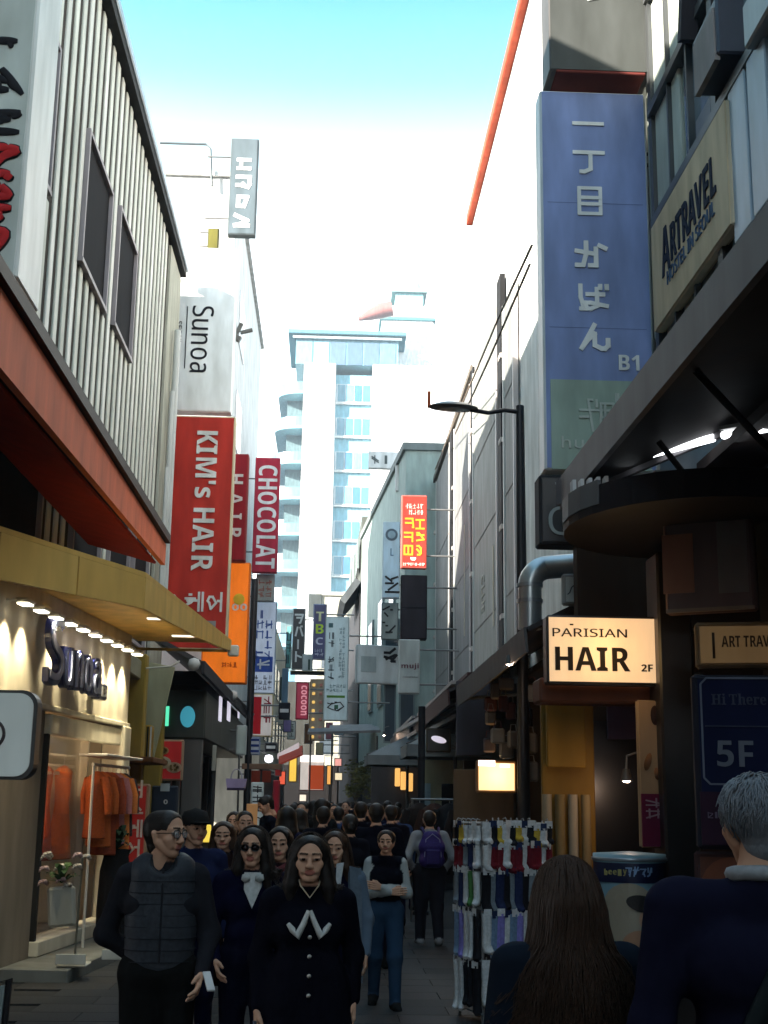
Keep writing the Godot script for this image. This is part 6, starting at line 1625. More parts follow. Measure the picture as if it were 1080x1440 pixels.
	q.slab(Vector3(-1.790, 3.385, -46.000), Vector3(-1.051, 3.791, -46.000), Vector3(-1.036, 3.578, -45.600), Vector3(-1.769, 3.225, -45.600), 0.06)
	wpart(aw, "white_edge", q, M(0.8, 0.6, 0.58, 0.5, 0, 0, 0.2))
	var lm := thing("globe_lamp", "round white lamp glowing left of the far stalls", "lamp", Vector3(-1.721, 2.967, -38.000))
	q = Shp.new()
	q.lathe([Vector2(0.001, -0.12), Vector2(0.1, -0.09), Vector2(0.13, 0), Vector2(0.1, 0.09), Vector2(0.001, 0.12)], 14)
	var gb := part(lm, "globe", q, M(0.95, 0.92, 1.0, 0.5, 0, 0, 1.6))
	var o := OmniLight3D.new()
	o.position = Vector3(0, 0, 0.2)
	o.light_energy = 0.0369
	o.shadow_enabled = true
	gb.add_child(o)
	part(lm, "stem", tube_shape([Vector3(0, 0.1, 0), Vector3(-0.4, 0.3, 0)], 0.02, 6), M(0.1, 0.1, 0.1))
	var n2: Node3D
	n2 = board("violet_sign", "small violet square sign just left of the street's far end", Vector3(-1.852, 4.735, -58.000), Vector2(0.380, 0.564), 0.15, M(0.25, 0.18, 0.4), M(0.15, 0.15, 0.16), -1, 0, "", 1.2)
	n2 = board("white_letter_sign", "small white sign with dark marks left of the pink red sign's foot", Vector3(-1.713, 4.516, -60.000), Vector2(0.393, 0.842), 0.15, M(0.6, 0.6, 0.58), M(0.15, 0.15, 0.16), -1, 0, "", 1.2)
	marks(n2, Vector3(0, 0.42, 0.09), Vector2(0.26, 0.6), 1, 3, ink_b, 61)
	n2 = board("teal_sign", "tall thin teal sign left of the black katakana sign", Vector3(-1.829, 7.385, -56.000), Vector2(0.248, 1.866), 0.15, M(0.12, 0.3, 0.32), M(0.15, 0.15, 0.16), -1, 0, "", 1.2)
	marks(n2, Vector3(0, 0.9, 0.09), Vector2(0.26, 1.5), 1, 3, ink_b, 62)
	n2 = board("dark_green_sign", "dark green box sign under the thin teal sign", Vector3(-2.042, 6.073, -57.000), Vector2(0.282, 1.030), 0.15, M(0.03, 0.06, 0.05), M(0.15, 0.15, 0.16), -1, 0, "", 1.2)
	n2 = board("brown_sign", "brown square sign right of the pink red sign, low in the far street", Vector3(-0.953, 4.418, -62.000), Vector2(0.406, 0.937), 0.15, M(0.2, 0.1, 0.06), M(0.15, 0.15, 0.16), 1, 0, "", 1.2)
	n2 = board("cream_sign", "cream upright sign low behind the bulb column sign", Vector3(-0.398, 3.826, -60.000), Vector2(0.360, 0.580), 0.15, M(0.6, 0.5, 0.32), M(0.15, 0.15, 0.16), 1, 0, "", 1.2)
	n2 = board("rose_sign", "rose coloured sign beside the foot of the eye clinic sign", Vector3(0.025, 4.452, -58.000), Vector2(0.317, 0.753), 0.15, M(0.45, 0.16, 0.2), M(0.15, 0.15, 0.16), 1, 0, "", 1.2)
	n2 = board("pale_blue_sign", "pale blue sign over the far stalls, below the eye clinic sign", Vector3(0.485, 4.744, -60.000), Vector2(0.460, 0.454), 0.15, M(0.4, 0.52, 0.6), M(0.15, 0.15, 0.16), 1, 0, "", 1.2)
	marks(n2, Vector3(0, 0.24, 0.09), Vector2(0.26, 0.3), 1, 3, ink_b, 63)
	n2 = board("black_far_sign", "black sign with one white bar over the far left stalls", Vector3(-1.934, 3.361, -44.000), Vector2(0.431, 0.330), 0.15, M(0.02, 0.02, 0.025), M(0.15, 0.15, 0.16), -1, 0, "", 1.2)
	part(n2, "bar", box1(Vector3(0, 0.17, 0.09), Vector3(0.3, 0.1, 0.012)), white)
	n2 = board("red_far_sign", "small red sign beside the round white lamp at the far left stalls", Vector3(-1.708, 2.583, -45.000), Vector2(0.244, 0.383), 0.15, M(0.5, 0.04, 0.04), M(0.15, 0.15, 0.16), -1, 0, "", 1.2)
	n2 = board("stall_light_panel", "small lit red stall panel far left of the white lit sign", Vector3(-1.796, 2.373, -52.000), Vector2(0.281, 0.552), 0.12, M(0.7, 0.1, 0.05, 0.5, 0, 1, 0.7), M(0.08, 0.06, 0.06), 0)
	part(n2, "post", tube_shape([Vector3(0, 0.05, -0.08), Vector3(0, -n2.position.y, -0.08)], 0.03, 6), M(0.06, 0.06, 0.06))
	n2 = board("stall_light_panel", "small lit white stall panel right of the yellow lit sign", Vector3(-0.774, 1.743, -42.000), Vector2(0.272, 0.266), 0.12, M(0.85, 0.75, 0.6, 0.5, 0, 1, 0.7), M(0.08, 0.06, 0.06), 0)
	part(n2, "post", tube_shape([Vector3(0, 0.05, -0.08), Vector3(0, -n2.position.y, -0.08)], 0.03, 6), M(0.06, 0.06, 0.06))
	n2 = board("stall_light_panel", "lit orange stall panel right of the red orange lit sign", Vector3(0.079, 2.422, -54.000), Vector2(0.264, 0.805), 0.12, M(0.85, 0.4, 0.1, 0.5, 0, 1, 0.7), M(0.08, 0.06, 0.06), 0)
	part(n2, "post", tube_shape([Vector3(0, 0.05, -0.08), Vector3(0, -n2.position.y, -0.08)], 0.03, 6), M(0.06, 0.06, 0.06))
	n2 = board("stall_light_panel", "lit pink stall panel under the grey stall canopy", Vector3(0.436, 3.225, -56.000), Vector2(0.336, 0.360), 0.12, M(0.8, 0.35, 0.3, 0.5, 0, 1, 0.7), M(0.08, 0.06, 0.06), 0)
	part(n2, "post", tube_shape([Vector3(0, 0.05, -0.08), Vector3(0, -n2.position.y, -0.08)], 0.03, 6), M(0.06, 0.06, 0.06))
	n2 = board("stall_light_panel", "lit cream stall panel just left of the olive tree", Vector3(0.456, 2.614, -55.000), Vector2(0.359, 0.351), 0.12, M(0.85, 0.7, 0.45, 0.5, 0, 1, 0.7), M(0.08, 0.06, 0.06), 0)
	part(n2, "post", tube_shape([Vector3(0, 0.05, -0.08), Vector3(0, -n2.position.y, -0.08)], 0.03, 6), M(0.06, 0.06, 0.06))
	n2 = board("stall_light_panel", "small lit warm panel behind the olive tree's right side", Vector3(1.804, 2.799, -58.000), Vector2(0.379, 0.371), 0.12, M(0.85, 0.6, 0.3, 0.5, 0, 1, 0.7), M(0.08, 0.06, 0.06), 0)
	part(n2, "post", tube_shape([Vector3(0, 0.05, -0.08), Vector3(0, -n2.position.y, -0.08)], 0.03, 6), M(0.06, 0.06, 0.06))
	# far stalls: canopies over the crowd
	for e in [[470, 1040, 44.0, 3.0, "grey flat stall canopy in the street centre, above the olive tree"], [505, 1036, 48.0, 2.4, "paler flat stall canopy right of the eye clinic sign's foot"]]:
		var p: Vector3 = [Vector3(0.312, 3.916, -44.000), Vector3(1.036, 4.375, -50.000)][0 if e[2] < 46 else 1]
		var st := thing("stall_canopy", e[4], "canopy", p)
		q = Shp.new()
		q.slab(Vector3(-1.0, 0, 1.2), Vector3(1.4, 0.1, 1.2), Vector3(1.4, 0.35, -1.2), Vector3(-1.0, 0.25, -1.2), 0.08)
		part(st, "cloth", q, M(0.24, 0.23, 0.24))
		for sx in [-0.9, 1.3]: part(st, "post", tube_shape([Vector3(sx, 0, 1.0), Vector3(sx, -p.y, 1.0)], 0.03, 6), M(0.08, 0.08, 0.08))
	# dark lower shop fronts with warm windows in the far centre
	var f := thing("far_shop", "dark far shop front with two warm lit windows, right of the olive tree", "shop", Vector3(2.398, 0, -40.000))
	wpart(f, "wall", box1(Vector3(2.100, 0.677, -40.500) * Vector3(1, 0, 1) + Vector3(0, 1.55, 0), Vector3(1.5, 3.1, 0.3)), M(0.06, 0.055, 0.055))
	for p in [Vector3(2.150, 2.533, -40.200), Vector3(2.327, 2.429, -40.200), Vector3(2.546, 2.389, -40.200)]: wpart(f, "window", box1(p, Vector3(0.16, 0.55, 0.08), 0.02), M(0.85, 0.45, 0.12, 0.5, 0, 0, 0.7))
	for p in [Vector3(2.077, 3.113, -40.200), Vector3(2.276, 3.030, -40.200), Vector3(2.517, 3.185, -40.200)]: wpart(f, "notice", box1(p, Vector3(0.16, 0.18, 0.06), 0.01), M(0.6, 0.62, 0.58))
	# olive tree
	var tr := thing("tree", "small olive green tree standing among the far crowd", "tree", Vector3(0.999, 0, -45.000))
	q = Shp.new()
	q.tube([Vector3(0, 0, 0), Vector3(0.03, 1.0, 0), Vector3(-0.02, 1.9, 0.02)], [0.07, 0.055, 0.04], 8)
	part(tr, "trunk", q, M(0.09, 0.07, 0.05))
	var rng := RandomNumberGenerator.new()
	rng.seed = 77
	var cl := []
	for i in 9: cl.append([Vector3(rng.randf_range(-0.45, 0.55), rng.randf_range(1.9, 2.9), rng.randf_range(-0.4, 0.4)), rng.randf_range(0.22, 0.4)])
	for b in 5:
		q = Shp.new()
		q.tube([Vector3(-0.02, 1.8, 0.02), (cl[b][0] as Vector3).lerp(Vector3(0, 1.9, 0), 0.4) + Vector3(0, -0.05, 0), cl[b][0]], [0.03, 0.02, 0.01], 6)
		part(tr, "limb", q, M(0.09, 0.07, 0.05))
	q = Shp.new()
	for i in 1500:
		var c: Array = cl[i % 9]
		var v := Vector3(rng.randfn(), rng.randfn(), rng.randfn()).normalized() * sqrt(rng.randf()) * (c[1] as float)
		var a := Basis.from_euler(Vector3(rng.randf() * TAU, rng.randf() * TAU, 0))
		var p: Vector3 = c[0] + v
		var l := 0.06
		q.quad(p + a * Vector3(-l, 0, 0), p + a * Vector3(0, -l * 0.45, 0), p + a * Vector3(l, 0, 0), p + a * Vector3(0, l * 0.45, 0))
	part(tr, "crown", q, M(0.13, 0.14, 0.05, 0.7)).set_meta("kind", "stuff")

func street_things() -> void:
	var black := M(0.014, 0.013, 0.015, 0.5)
	# street lamp
	var l := thing("street_lamp", "tall dark street lamp with flat oval head reaching over the street", "street lamp", Vector3(2.411, 0, -16.000))
	var base := l.position
	part(l, "pole", tube_shape([Vector3(0, 0, 0), Vector3(0, 3.2, 0), Vector3(0, 6.9, 0)], [0.085, 0.075, 0.055], 12), M(0.025, 0.024, 0.028, 0.4, 0.3))
	part(l, "collar", tube_shape([Vector3(0, 0, 0), Vector3(0, 0.5, 0)], 0.13, 12), M(0.025, 0.024, 0.028, 0.4, 0.3))
	var top := Vector3(0, 6.82, 0)
	part(l, "arm", tube_shape([top, top + Vector3(-0.2, 0.02, 0), top + Vector3(-0.42, -0.03, 0.02), top + Vector3(-0.66, 0.0, 0.04)], [0.035, 0.03, 0.028, 0.03], 8), M(0.025, 0.024, 0.028, 0.4, 0.3))
	var q := Shp.new()
	q.lathe([Vector2(0.001, 0.075), Vector2(0.16, 0.06), Vector2(0.29, 0.01), Vector2(0.3, -0.01), Vector2(0.26, -0.02), Vector2(0.001, -0.035)], 24, Transform3D(Basis(Vector3.BACK, -0.03) * Basis.from_scale(Vector3(1.1, 1, 0.55)), top + Vector3(-0.88, 0.02, 0.05)))
	part(l, "lamp_head", q, M(0.14, 0.13, 0.12, 0.4, 0.2))
	q = Shp.new()
	q.lathe([Vector2(0.001, -0.036), Vector2(0.2, -0.03), Vector2(0.001, -0.05)], 20, Transform3D(Basis.from_scale(Vector3(1.1, 1, 0.55)), top + Vector3(-0.88, 0.02, 0.05)))
	part(l, "lens", q, M(0.35, 0.35, 0.33, 0.2))
	part(l, "red_tab", box1(top + Vector3(-1.2, 0.12, 0.05), Vector3(0.04, 0.22, 0.04)), M(0.5, 0.12, 0.05))
	# sock rack with its socks
	var o: Vector3 = Vector3(1.562, 0, -11.600)
	var rk := thing("sock_rack", "white wire display rack standing in the street, hung with socks", "rack", o, 0.28)
	var wire := M(0.3, 0.31, 0.32, 0.4, 0.3)
	for x in [-0.31, 0.31]:
		for z in [-0.26, 0.26]: part(rk, "post", tube_shape([Vector3(x, 0, z), Vector3(x, 1.66, z)], 0.014, 6), wire)
	for y in [0.1, 0.52, 0.94, 1.28, 1.5, 1.64]:
		for e in [[Vector3(-0.33, y, 0.28), Vector3(0.33, y, 0.28)], [Vector3(-0.33, y, -0.28), Vector3(0.33, y, -0.28)], [Vector3(-0.33, y, 0.28), Vector3(-0.33, y, -0.28)], [Vector3(0.33, y, 0.28), Vector3(0.33, y, -0.28)]]: part(rk, "rail", tube_shape([e[0], e[1]], 0.009, 6), wire)
	part(rk, "back_panel", box1(Vector3(0, 0.85, -0.2), Vector3(0.6, 1.5, 0.02)), M(0.06, 0.06, 0.065))
	var rng := RandomNumberGenerator.new()
	rng.seed = 31
	var pal := {"white": M(0.66, 0.68, 0.7, 0.8, 0, 2), "black": M(0.014, 0.014, 0.018, 0.8, 0, 2), "navy": M(0.02, 0.03, 0.09, 0.8, 0, 2), "maroon": M(0.16, 0.012, 0.022, 0.8, 0, 2), "green": M(0.07, 0.2, 0.06, 0.8, 0, 2), "red": M(0.42, 0.03, 0.035, 0.8, 0, 2), "yellow": M(0.6, 0.42, 0.05, 0.8, 0, 2), "blue": M(0.18, 0.28, 0.42, 0.8, 0, 2), "violet": M(0.25, 0.22, 0.6, 0.8, 0, 2), "grey": M(0.2, 0.24, 0.28, 0.8, 0, 2)}
	var rows := [["top", 1.62, 0.14, ["white", "white", "yellow", "red", "white", "black", "blue", "white"]], ["second", 1.46, 0.19, ["white", "white", "maroon", "maroon", "navy", "maroon", "maroon", "grey"]], ["third", 1.24, 0.29, ["black", "white", "navy", "red", "green", "grey", "blue", "white"]], ["fourth", 0.9, 0.36, ["white", "black", "violet", "black", "white", "blue", "black", "white"]], ["bottom", 0.48, 0.36, ["white", "black", "white", "black", "black", "white", "blue", "black"]]]
	var names := {}
	for r in rows:
		for i in 16:
			var side := i >= 11
			var cn: String = r[3][(i * 5 + i / 3) % 8] if not side else r[3][(i * 3) % 8]
			var p := Vector3(-0.3 + i * 0.058, r[1] + rng.randf_range(-0.015, 0.015), 0.3 + rng.randf_range(0.0, 0.035)) if not side else Vector3(-0.34, r[1], 0.22 - (i - 11) * 0.11)
			var len: float = r[2] * rng.randf_range(0.85, 1.12)
			var t := thing("sock_pair", "", "socks", rk.transform * p, rk.rotation.y + (-PI / 2 if side else 0.0) + rng.randf_range(-0.55, 0.55))
			var lb := "%s socks, %s on the %s of the sock rack's %s row" % [cn, ["first", "second", "third", "fourth", "fifth", "sixth", "seventh", "eighth", "ninth", "tenth", "eleventh"][i - 11 if side else i], "left end" if side else "front", r[0]]
			tag(t, lb, "socks", "socks on the sock rack")
			for k in 2:
				var x := -0.012 + k * 0.022
				var f := -len
				var sk := tube_shape([Vector3(x, 0, k * 0.012), Vector3(x + 0.004, f * 0.4, 0.004), Vector3(x, f * 0.78, 0.0), Vector3(x + 0.012, f * 0.95, 0.012), Vector3(x + 0.035, f * 1.0, 0.035)], [0.031, 0.03, 0.032, 0.034, 0.018], 8)
				part(t, "sock", sk, pal[cn])
			part(t, "label", box1(Vector3(0.0, 0.01, 0.036), Vector3(0.068, 0.06, 0.004)), [pal.white, pal.white, pal.navy][rng.randi() % 3])
			part(t, "hook", tube_shape([Vector3(0, 0.03, 0.02), Vector3(0, 0.06, 0.0), Vector3(0, 0.05, -0.03)], 0.005, 5), wire)
	# hanging dark coats on a rail behind the backpack
	var cr := thing("clothes_rail", "clothes rail under the right canopies hung with dark coats", "clothes rail", Vector3(1.917, 0, -20.500), -0.3)
	for x in [-0.6, 0.6]: part(cr, "post", tube_shape([Vector3(x, 0, 0), Vector3(x, 1.85, 0)], 0.02, 8), M(0.2, 0.2, 0.2, 0.4, 0.6))
	part(cr, "rail", tube_shape([Vector3(-0.62, 1.85, 0), Vector3(0.62, 1.85, 0)], 0.018, 8), M(0.2, 0.2, 0.2, 0.4, 0.6))
	var coat_c := [M(0.02, 0.013, 0.011, 0.8, 0, 2), M(0.045, 0.02, 0.014, 0.8, 0, 2), M(0.012, 0.012, 0.014, 0.8, 0, 2), M(0.03, 0.02, 0.018, 0.8, 0, 2), M(0.014, 0.012, 0.012, 0.8, 0, 2)]
	for i in 5:
		var c := thing("hanging_coat", ["dark brown coat on the rail, end nearest the crowd", "reddish brown coat second on the rail from the crowd", "black coat in the middle of the clothes rail", "brown black coat fourth on the rail from the crowd", "black coat on the rail end nearest the sock rack"][i], "coat", cr.transform * Vector3(-0.48 + i * 0.24, 0.72, 0), cr.rotation.y + 0.4)
		q = Shp.new()
		q.lathe([Vector2(0.001, 1.08), Vector2(0.06, 1.07), Vector2(0.2, 0.98), Vector2(0.22, 0.8), Vector2(0.2, 0.5), Vector2(0.24, 0.0), Vector2(0.001, 0.04)], 16, Transform3D(Basis.from_scale(Vector3(1, 1, 0.5)), Vector3.ZERO))
		part(c, "coat", q, coat_c[i])
		for s in [-1.0, 1.0]: part(c, "sleeve", tube_shape([Vector3(s * 0.18, 0.96, 0), Vector3(s * 0.27, 0.7, 0.02), Vector3(s * 0.27, 0.36, 0.03)], [0.07, 0.06, 0.045], 8), coat_c[i])
		part(c, "hanger", tube_shape([Vector3(0, 1.07, 0), Vector3(0, 1.14, 0)], 0.006, 5), wire)
	# rounded white sign and panel by the near left shop
	var n := thing("rounded_white_sign", "white sign with rounded corners and dark ring, nearest left edge", "sign", Vector3(-1.548, 1.890, -6.000))
	var rp := PackedVector2Array()
	for k in 4:
		for i in 7:
			var a := deg_to_rad(k * 90 + i * 15.0)
			rp.append(Vector2([0.17, -0.17, -0.17, 0.17][k] + 0.07 * cos(a), [0.33, 0.33, 0.07, 0.07][k] + 0.07 * sin(a)))
	q = Shp.new()
	q.prism(rp, -0.05, 0.05, Transform3D(Basis.IDENTITY, Vector3(-0.02, 0, 0)))
	part(n, "housing", q, M(0.05, 0.05, 0.05, 0.4))
	var ri := PackedVector2Array()
	for p in rp: ri.append((p - Vector2(0, 0.2)) * 0.93 + Vector2(0, 0.2))
	q = Shp.new()
	q.prism(ri, 0.05, 0.062, Transform3D(Basis.IDENTITY, Vector3(-0.02, 0, 0)))
	part(n, "face", q, M(0.62, 0.68, 0.66, 0.4, 0, 1, 0.08))
	var ring := []
	for i in 25: ring.append(Vector3(0.02 + 0.062 * cos(TAU * i / 24), 0.2 + 0.062 * sin(TAU * i / 24), 0.066))
	part(n, "ring", tube_shape(ring, 0.008, 6), M(0.1, 0.08, 0.08))
	part(n, "arm", tube_shape([Vector3(-0.2, 0.2, 0), Vector3(-1.0, 0.22, 0)], 0.02, 8), M(0.1, 0.1, 0.1))
	n = thing("low_glass_panel", "low pale panel with dark slanted top rail in the bottom left corner", "panel", Vector3(-1.375, 0, -5.600))
	q = Shp.new()
	q.slab(Vector3(-0.3, 0, 0), Vector3(0.045, 0, 0), Vector3(0.07, 1.06, -0.05), Vector3(-0.3, 0.96, -0.05), 0.03)
	part(n, "panel", q, M(0.24, 0.29, 0.29, 0.3))
	part(n, "rail", tube_shape([Vector3(-0.3, 0.97, -0.04), Vector3(0.08, 1.08, -0.04), Vector3(0.055, 0, 0)], 0.016, 6), black)
	# tall black planter
	n = thing("planter", "tall black planter with tied cover and leafy plant, by the shop window", "planter", Vector3(-2.543, 0, -16.200))
	q = Shp.new()
	q.lathe([Vector2(0.001, 0.0), Vector2(0.15, 0.0), Vector2(0.19, 0.06), Vector2(0.2, 0.5), Vector2(0.185, 0.95), Vector2(0.15, 1.12), Vector2(0.18, 1.2), Vector2(0.16, 1.2), Vector2(0.001, 1.14)], 22)
	part(n, "pot", q, M(0.012, 0.012, 0.013, 0.75, 0, 2))
	part(n, "emblem", box1(Vector3(0.03, 0.72, 0.197), Vector3(0.06, 0.04, 0.008)), M(0.6, 0.6, 0.6))
	part(n, "handle", tube_shape([Vector3(0.18, 0.95, 0.05), Vector3(0.3, 1.0, 0.05), Vector3(0.28, 0.78, 0.05), Vector3(0.2, 0.68, 0.05)], 0.018, 6), M(0.6, 0.57, 0.5))
	leaves(n, Vector3(0, 1.2, 0), 26, 0.34, 0.3, M(0.025, 0.06, 0.03, 0.5), 5, "leaf")
	# flowers on a thin stand
	n = thing("flower_stand", "white and pink flowers on a thin wire stand before the shop window", "flower stand", Vector3(-2.628, 0, -13.800))
	part(n, "stem", tube_shape([Vector3(0.1, 0.02, 0), Vector3(0.12, 1.2, 0)], 0.012, 6), M(0.2, 0.2, 0.16, 0.4, 0.5))
	part(n, "foot", box1(Vector3(0.1, 0.16, 0.0), Vector3(0.3, 0.03, 0.3), 0.01), M(0.5, 0.5, 0.46))
	part(n, "wrap", box1(Vector3(-0.06, 0.72, 0.0), Vector3(0.28, 0.4, 0.1), 0.03, Basis(Vector3.BACK, 0.1)), M(0.42, 0.42, 0.38))
	rng.seed = 8
	for i in 11:
		var c := Vector3(-0.12 + rng.randf_range(-0.2, 0.3), 1.02 + rng.randf_range(-0.12, 0.2), rng.randf_range(-0.1, 0.14))
		q = Shp.new()
		for k in 7:
			var a := k * 0.9
			q.lathe([Vector2(0.001, 0.01), Vector2(0.028, 0.02), Vector2(0.001, 0.035)], 7, Transform3D(Basis.from_euler(Vector3(0.9 * sin(a * 2.0), a, 0.8 * cos(a))), c + Vector3(0.03 * cos(a), 0.015 * sin(k * 1.7), 0.03 * sin(a))))
		part(n, "blossom", q, [M(0.55, 0.52, 0.48), M(0.5, 0.36, 0.38), M(0.5, 0.46, 0.42)][i % 3])
	leaves(n, Vector3(-0.08, 0.95, 0), 16, 0.22, 0.2, M(0.05, 0.1, 0.04, 0.6), 9, "leaf")
	for e in [["price_card", 0.0, 0.18, 0.3], ["price_card", 0.42, 0.18, 0.36]]: part(n, "price_card", box1(Vector3(0.1 + e[1], e[2] + 0.05, 0.2 - e[1]), Vector3(e[3], 0.1, 0.02), 0.005), M(0.55, 0.56, 0.52))
	# lavender handbag on a stand
	n = thing("handbag_stand", "white display stand carrying the lavender handbag on the left", "stand", Vector3(-1.604, 0, -24.000))
	part(n, "board", box1(Vector3(0, 0.75, 0), Vector3(0.22, 1.5, 0.05), 0.01, Basis(Vector3.BACK, 0.06)), M(0.45, 0.45, 0.47))
	part(n, "post", tube_shape([Vector3(0, 0, -0.05), Vector3(-0.03, 2.6, -0.05)], 0.02, 6), M(0.1, 0.1, 0.1))
	n = thing("handbag", "lavender handbag hanging above the white display stand", "handbag", Vector3(-1.643, 1.973, -23.700))
	q = Shp.new()
	q.prism(PackedVector2Array([Vector2(-0.16, 0), Vector2(0.16, 0), Vector2(0.19, 0.2), Vector2(-0.19, 0.2)]), -0.07, 0.07)
	part(n, "bag", q, M(0.4, 0.3, 0.5, 0.4))
	part(n, "base_band", box1(Vector3(0, 0.02, 0), Vector3(0.33, 0.05, 0.15), 0.01), M(0.06, 0.04, 0.08))
	var hd := []
	for i in 13: hd.append(Vector3(0.1 * cos(PI * i / 12), 0.2 + 0.17 * sin(PI * i / 12), 0.0))
	part(n, "handle", tube_shape(hd, 0.012, 6), M(0.45, 0.42, 0.48))
	# small clutter of stalls on the left far side
	for e in [["small red stall board low on the left, behind the crowd", Vector3(-1.819, 2.389, -34.000), Vector3(0.7, 0.3, 0.1), M(0.3, 0.05, 0.03)], ["brown tilted stall board above the red stall board", Vector3(-1.667, 2.619, -33.000), Vector3(1.0, 0.14, 0.1), M(0.25, 0.15, 0.1)], ["lit orange stall panel beside the slim red sign", Vector3(-1.361, 1.486, -24.000), Vector3(0.2, 0.5, 0.1), M(0.4, 0.2, 0.08, 0.5, 0, 0, 0.2)], ["yellow lit panel low behind the man in the vest", Vector3(-1.267, 1.458, -14.000), Vector3(0.1, 0.18, 0.05), M(0.85, 0.6, 0.08, 0.5, 0, 0, 0.6)], ["pale vertical strip light deep in the dark shop", Vector3(-2.263, 2.602, -26.000), Vector3(0.08, 0.5, 0.05), M(0.5, 0.48, 0.42)]]:
		var st := thing("stall_board", e[0], "board", e[1], 0.1)
		part(st, "board", box1(Vector3.ZERO, e[2], 0.01), e[3])
		part(st, "post", box1(Vector3(0, -(e[1] as Vector3).y / 2.0 - 0.03, -0.08), Vector3(0.05, (e[1] as Vector3).y, 0.05)), M(0.05, 0.05, 0.05))

func leaves(parent: Node, c: Vector3, count: int, spread: float, up: float, m: Material, sd: int, called: String) -> void:
	var rng := RandomNumberGenerator.new()
	rng.seed = sd
	for i in count:
		var a := rng.randf() * TAU
		var r := spread * rng.randf_range(0.5, 1.0)
		var h := up * rng.randf_range(0.1, 1.0)
		var side := Vector3(-sin(a), 0, cos(a)) * 0.035
		var q := Shp.new()
		var p0 := c
		var p1 := c + Vector3(cos(a) * r * 0.5, h * 0.9, sin(a) * r * 0.5)
		var p2 := c + Vector3(cos(a) * r * 0.85, h * 1.0, sin(a) * r * 0.85)
		var p3 := c + Vector3(cos(a) * r, h * 0.75, sin(a) * r)
		q.quad(p0 - side * 0.2, p0 + side * 0.2, p1 + side, p1 - side)
		q.quad(p1 - side, p1 + side, p2 + side * 0.9, p2 - side * 0.9)
		q.tri(p2 - side * 0.9, p2 + side * 0.9, p3)
		part(parent, called, q, m)

const CROWD := ["short haired pedestrian in black jacket, sixth from the left in the far crowd", "long haired pedestrian in dark coat, tenth from the left in the far crowd", "pedestrian in navy top with grey sleeves, thirteenth from the left in the far crowd", "bob haired pedestrian in brown black coat, seventeenth from the left in the far crowd", "pedestrian in blue jacket, twenty-fourth from the left in the far crowd", "long haired pedestrian in dark coat, twenty-sixth from the left in the far crowd", "bob haired pedestrian in brown black coat, eighth from the left in the far crowd", "long haired pedestrian in dark coat, fourth from the left in the far crowd", "short haired pedestrian in black jacket, fifteenth from the left in the far crowd", "short haired pedestrian in black jacket, twentieth from the left in the far crowd", "pedestrian in navy top with grey sleeves, twenty-third from the left in the far crowd", "short haired pedestrian in black jacket, twenty-eighth from the left in the far crowd", "pedestrian in navy top with grey sleeves, third from the left in the far crowd", "short haired pedestrian in black jacket, eleventh from the left in the far crowd", "long haired pedestrian in dark coat, seventh from the left in the far crowd", "bob haired pedestrian in brown black coat, nineteenth from the left in the far crowd", "short haired pedestrian in black jacket, twenty-second from the left in the far crowd", "pedestrian in navy top with grey sleeves, fourteenth from the left in the far crowd", "short haired pedestrian in black jacket, twenty-fifth from the left in the far crowd", "pedestrian in blue jacket, ninth from the left in the far crowd", "short haired pedestrian in black jacket, sixteenth from the left in the far crowd", "long haired pedestrian in dark coat, twenty-first from the left in the far crowd", "short haired pedestrian in black jacket, fifth from the left in the far crowd", "bob haired pedestrian in brown black coat, twenty-seventh from the left in the far crowd", "bob haired pedestrian in brown black coat, second from the left in the far crowd", "short haired pedestrian in black jacket, first from the left in the far crowd", "short haired pedestrian in black jacket, twelfth from the left in the far crowd", "bob haired pedestrian in brown black coat, eighteenth from the left in the far crowd"]

const FAR_X := [-0.38, -0.08, 0.13, 0.52, 1.05, 1.40, -0.27, -0.61, 0.40, 0.88, 1.20, 1.95, -0.90, 0.01, -0.54, 0.93, 1.37, 0.37, 1.96, -0.29, 0.81, 1.45, -0.91, 2.57, -1.19, -1.47, 0.16, 1.18]

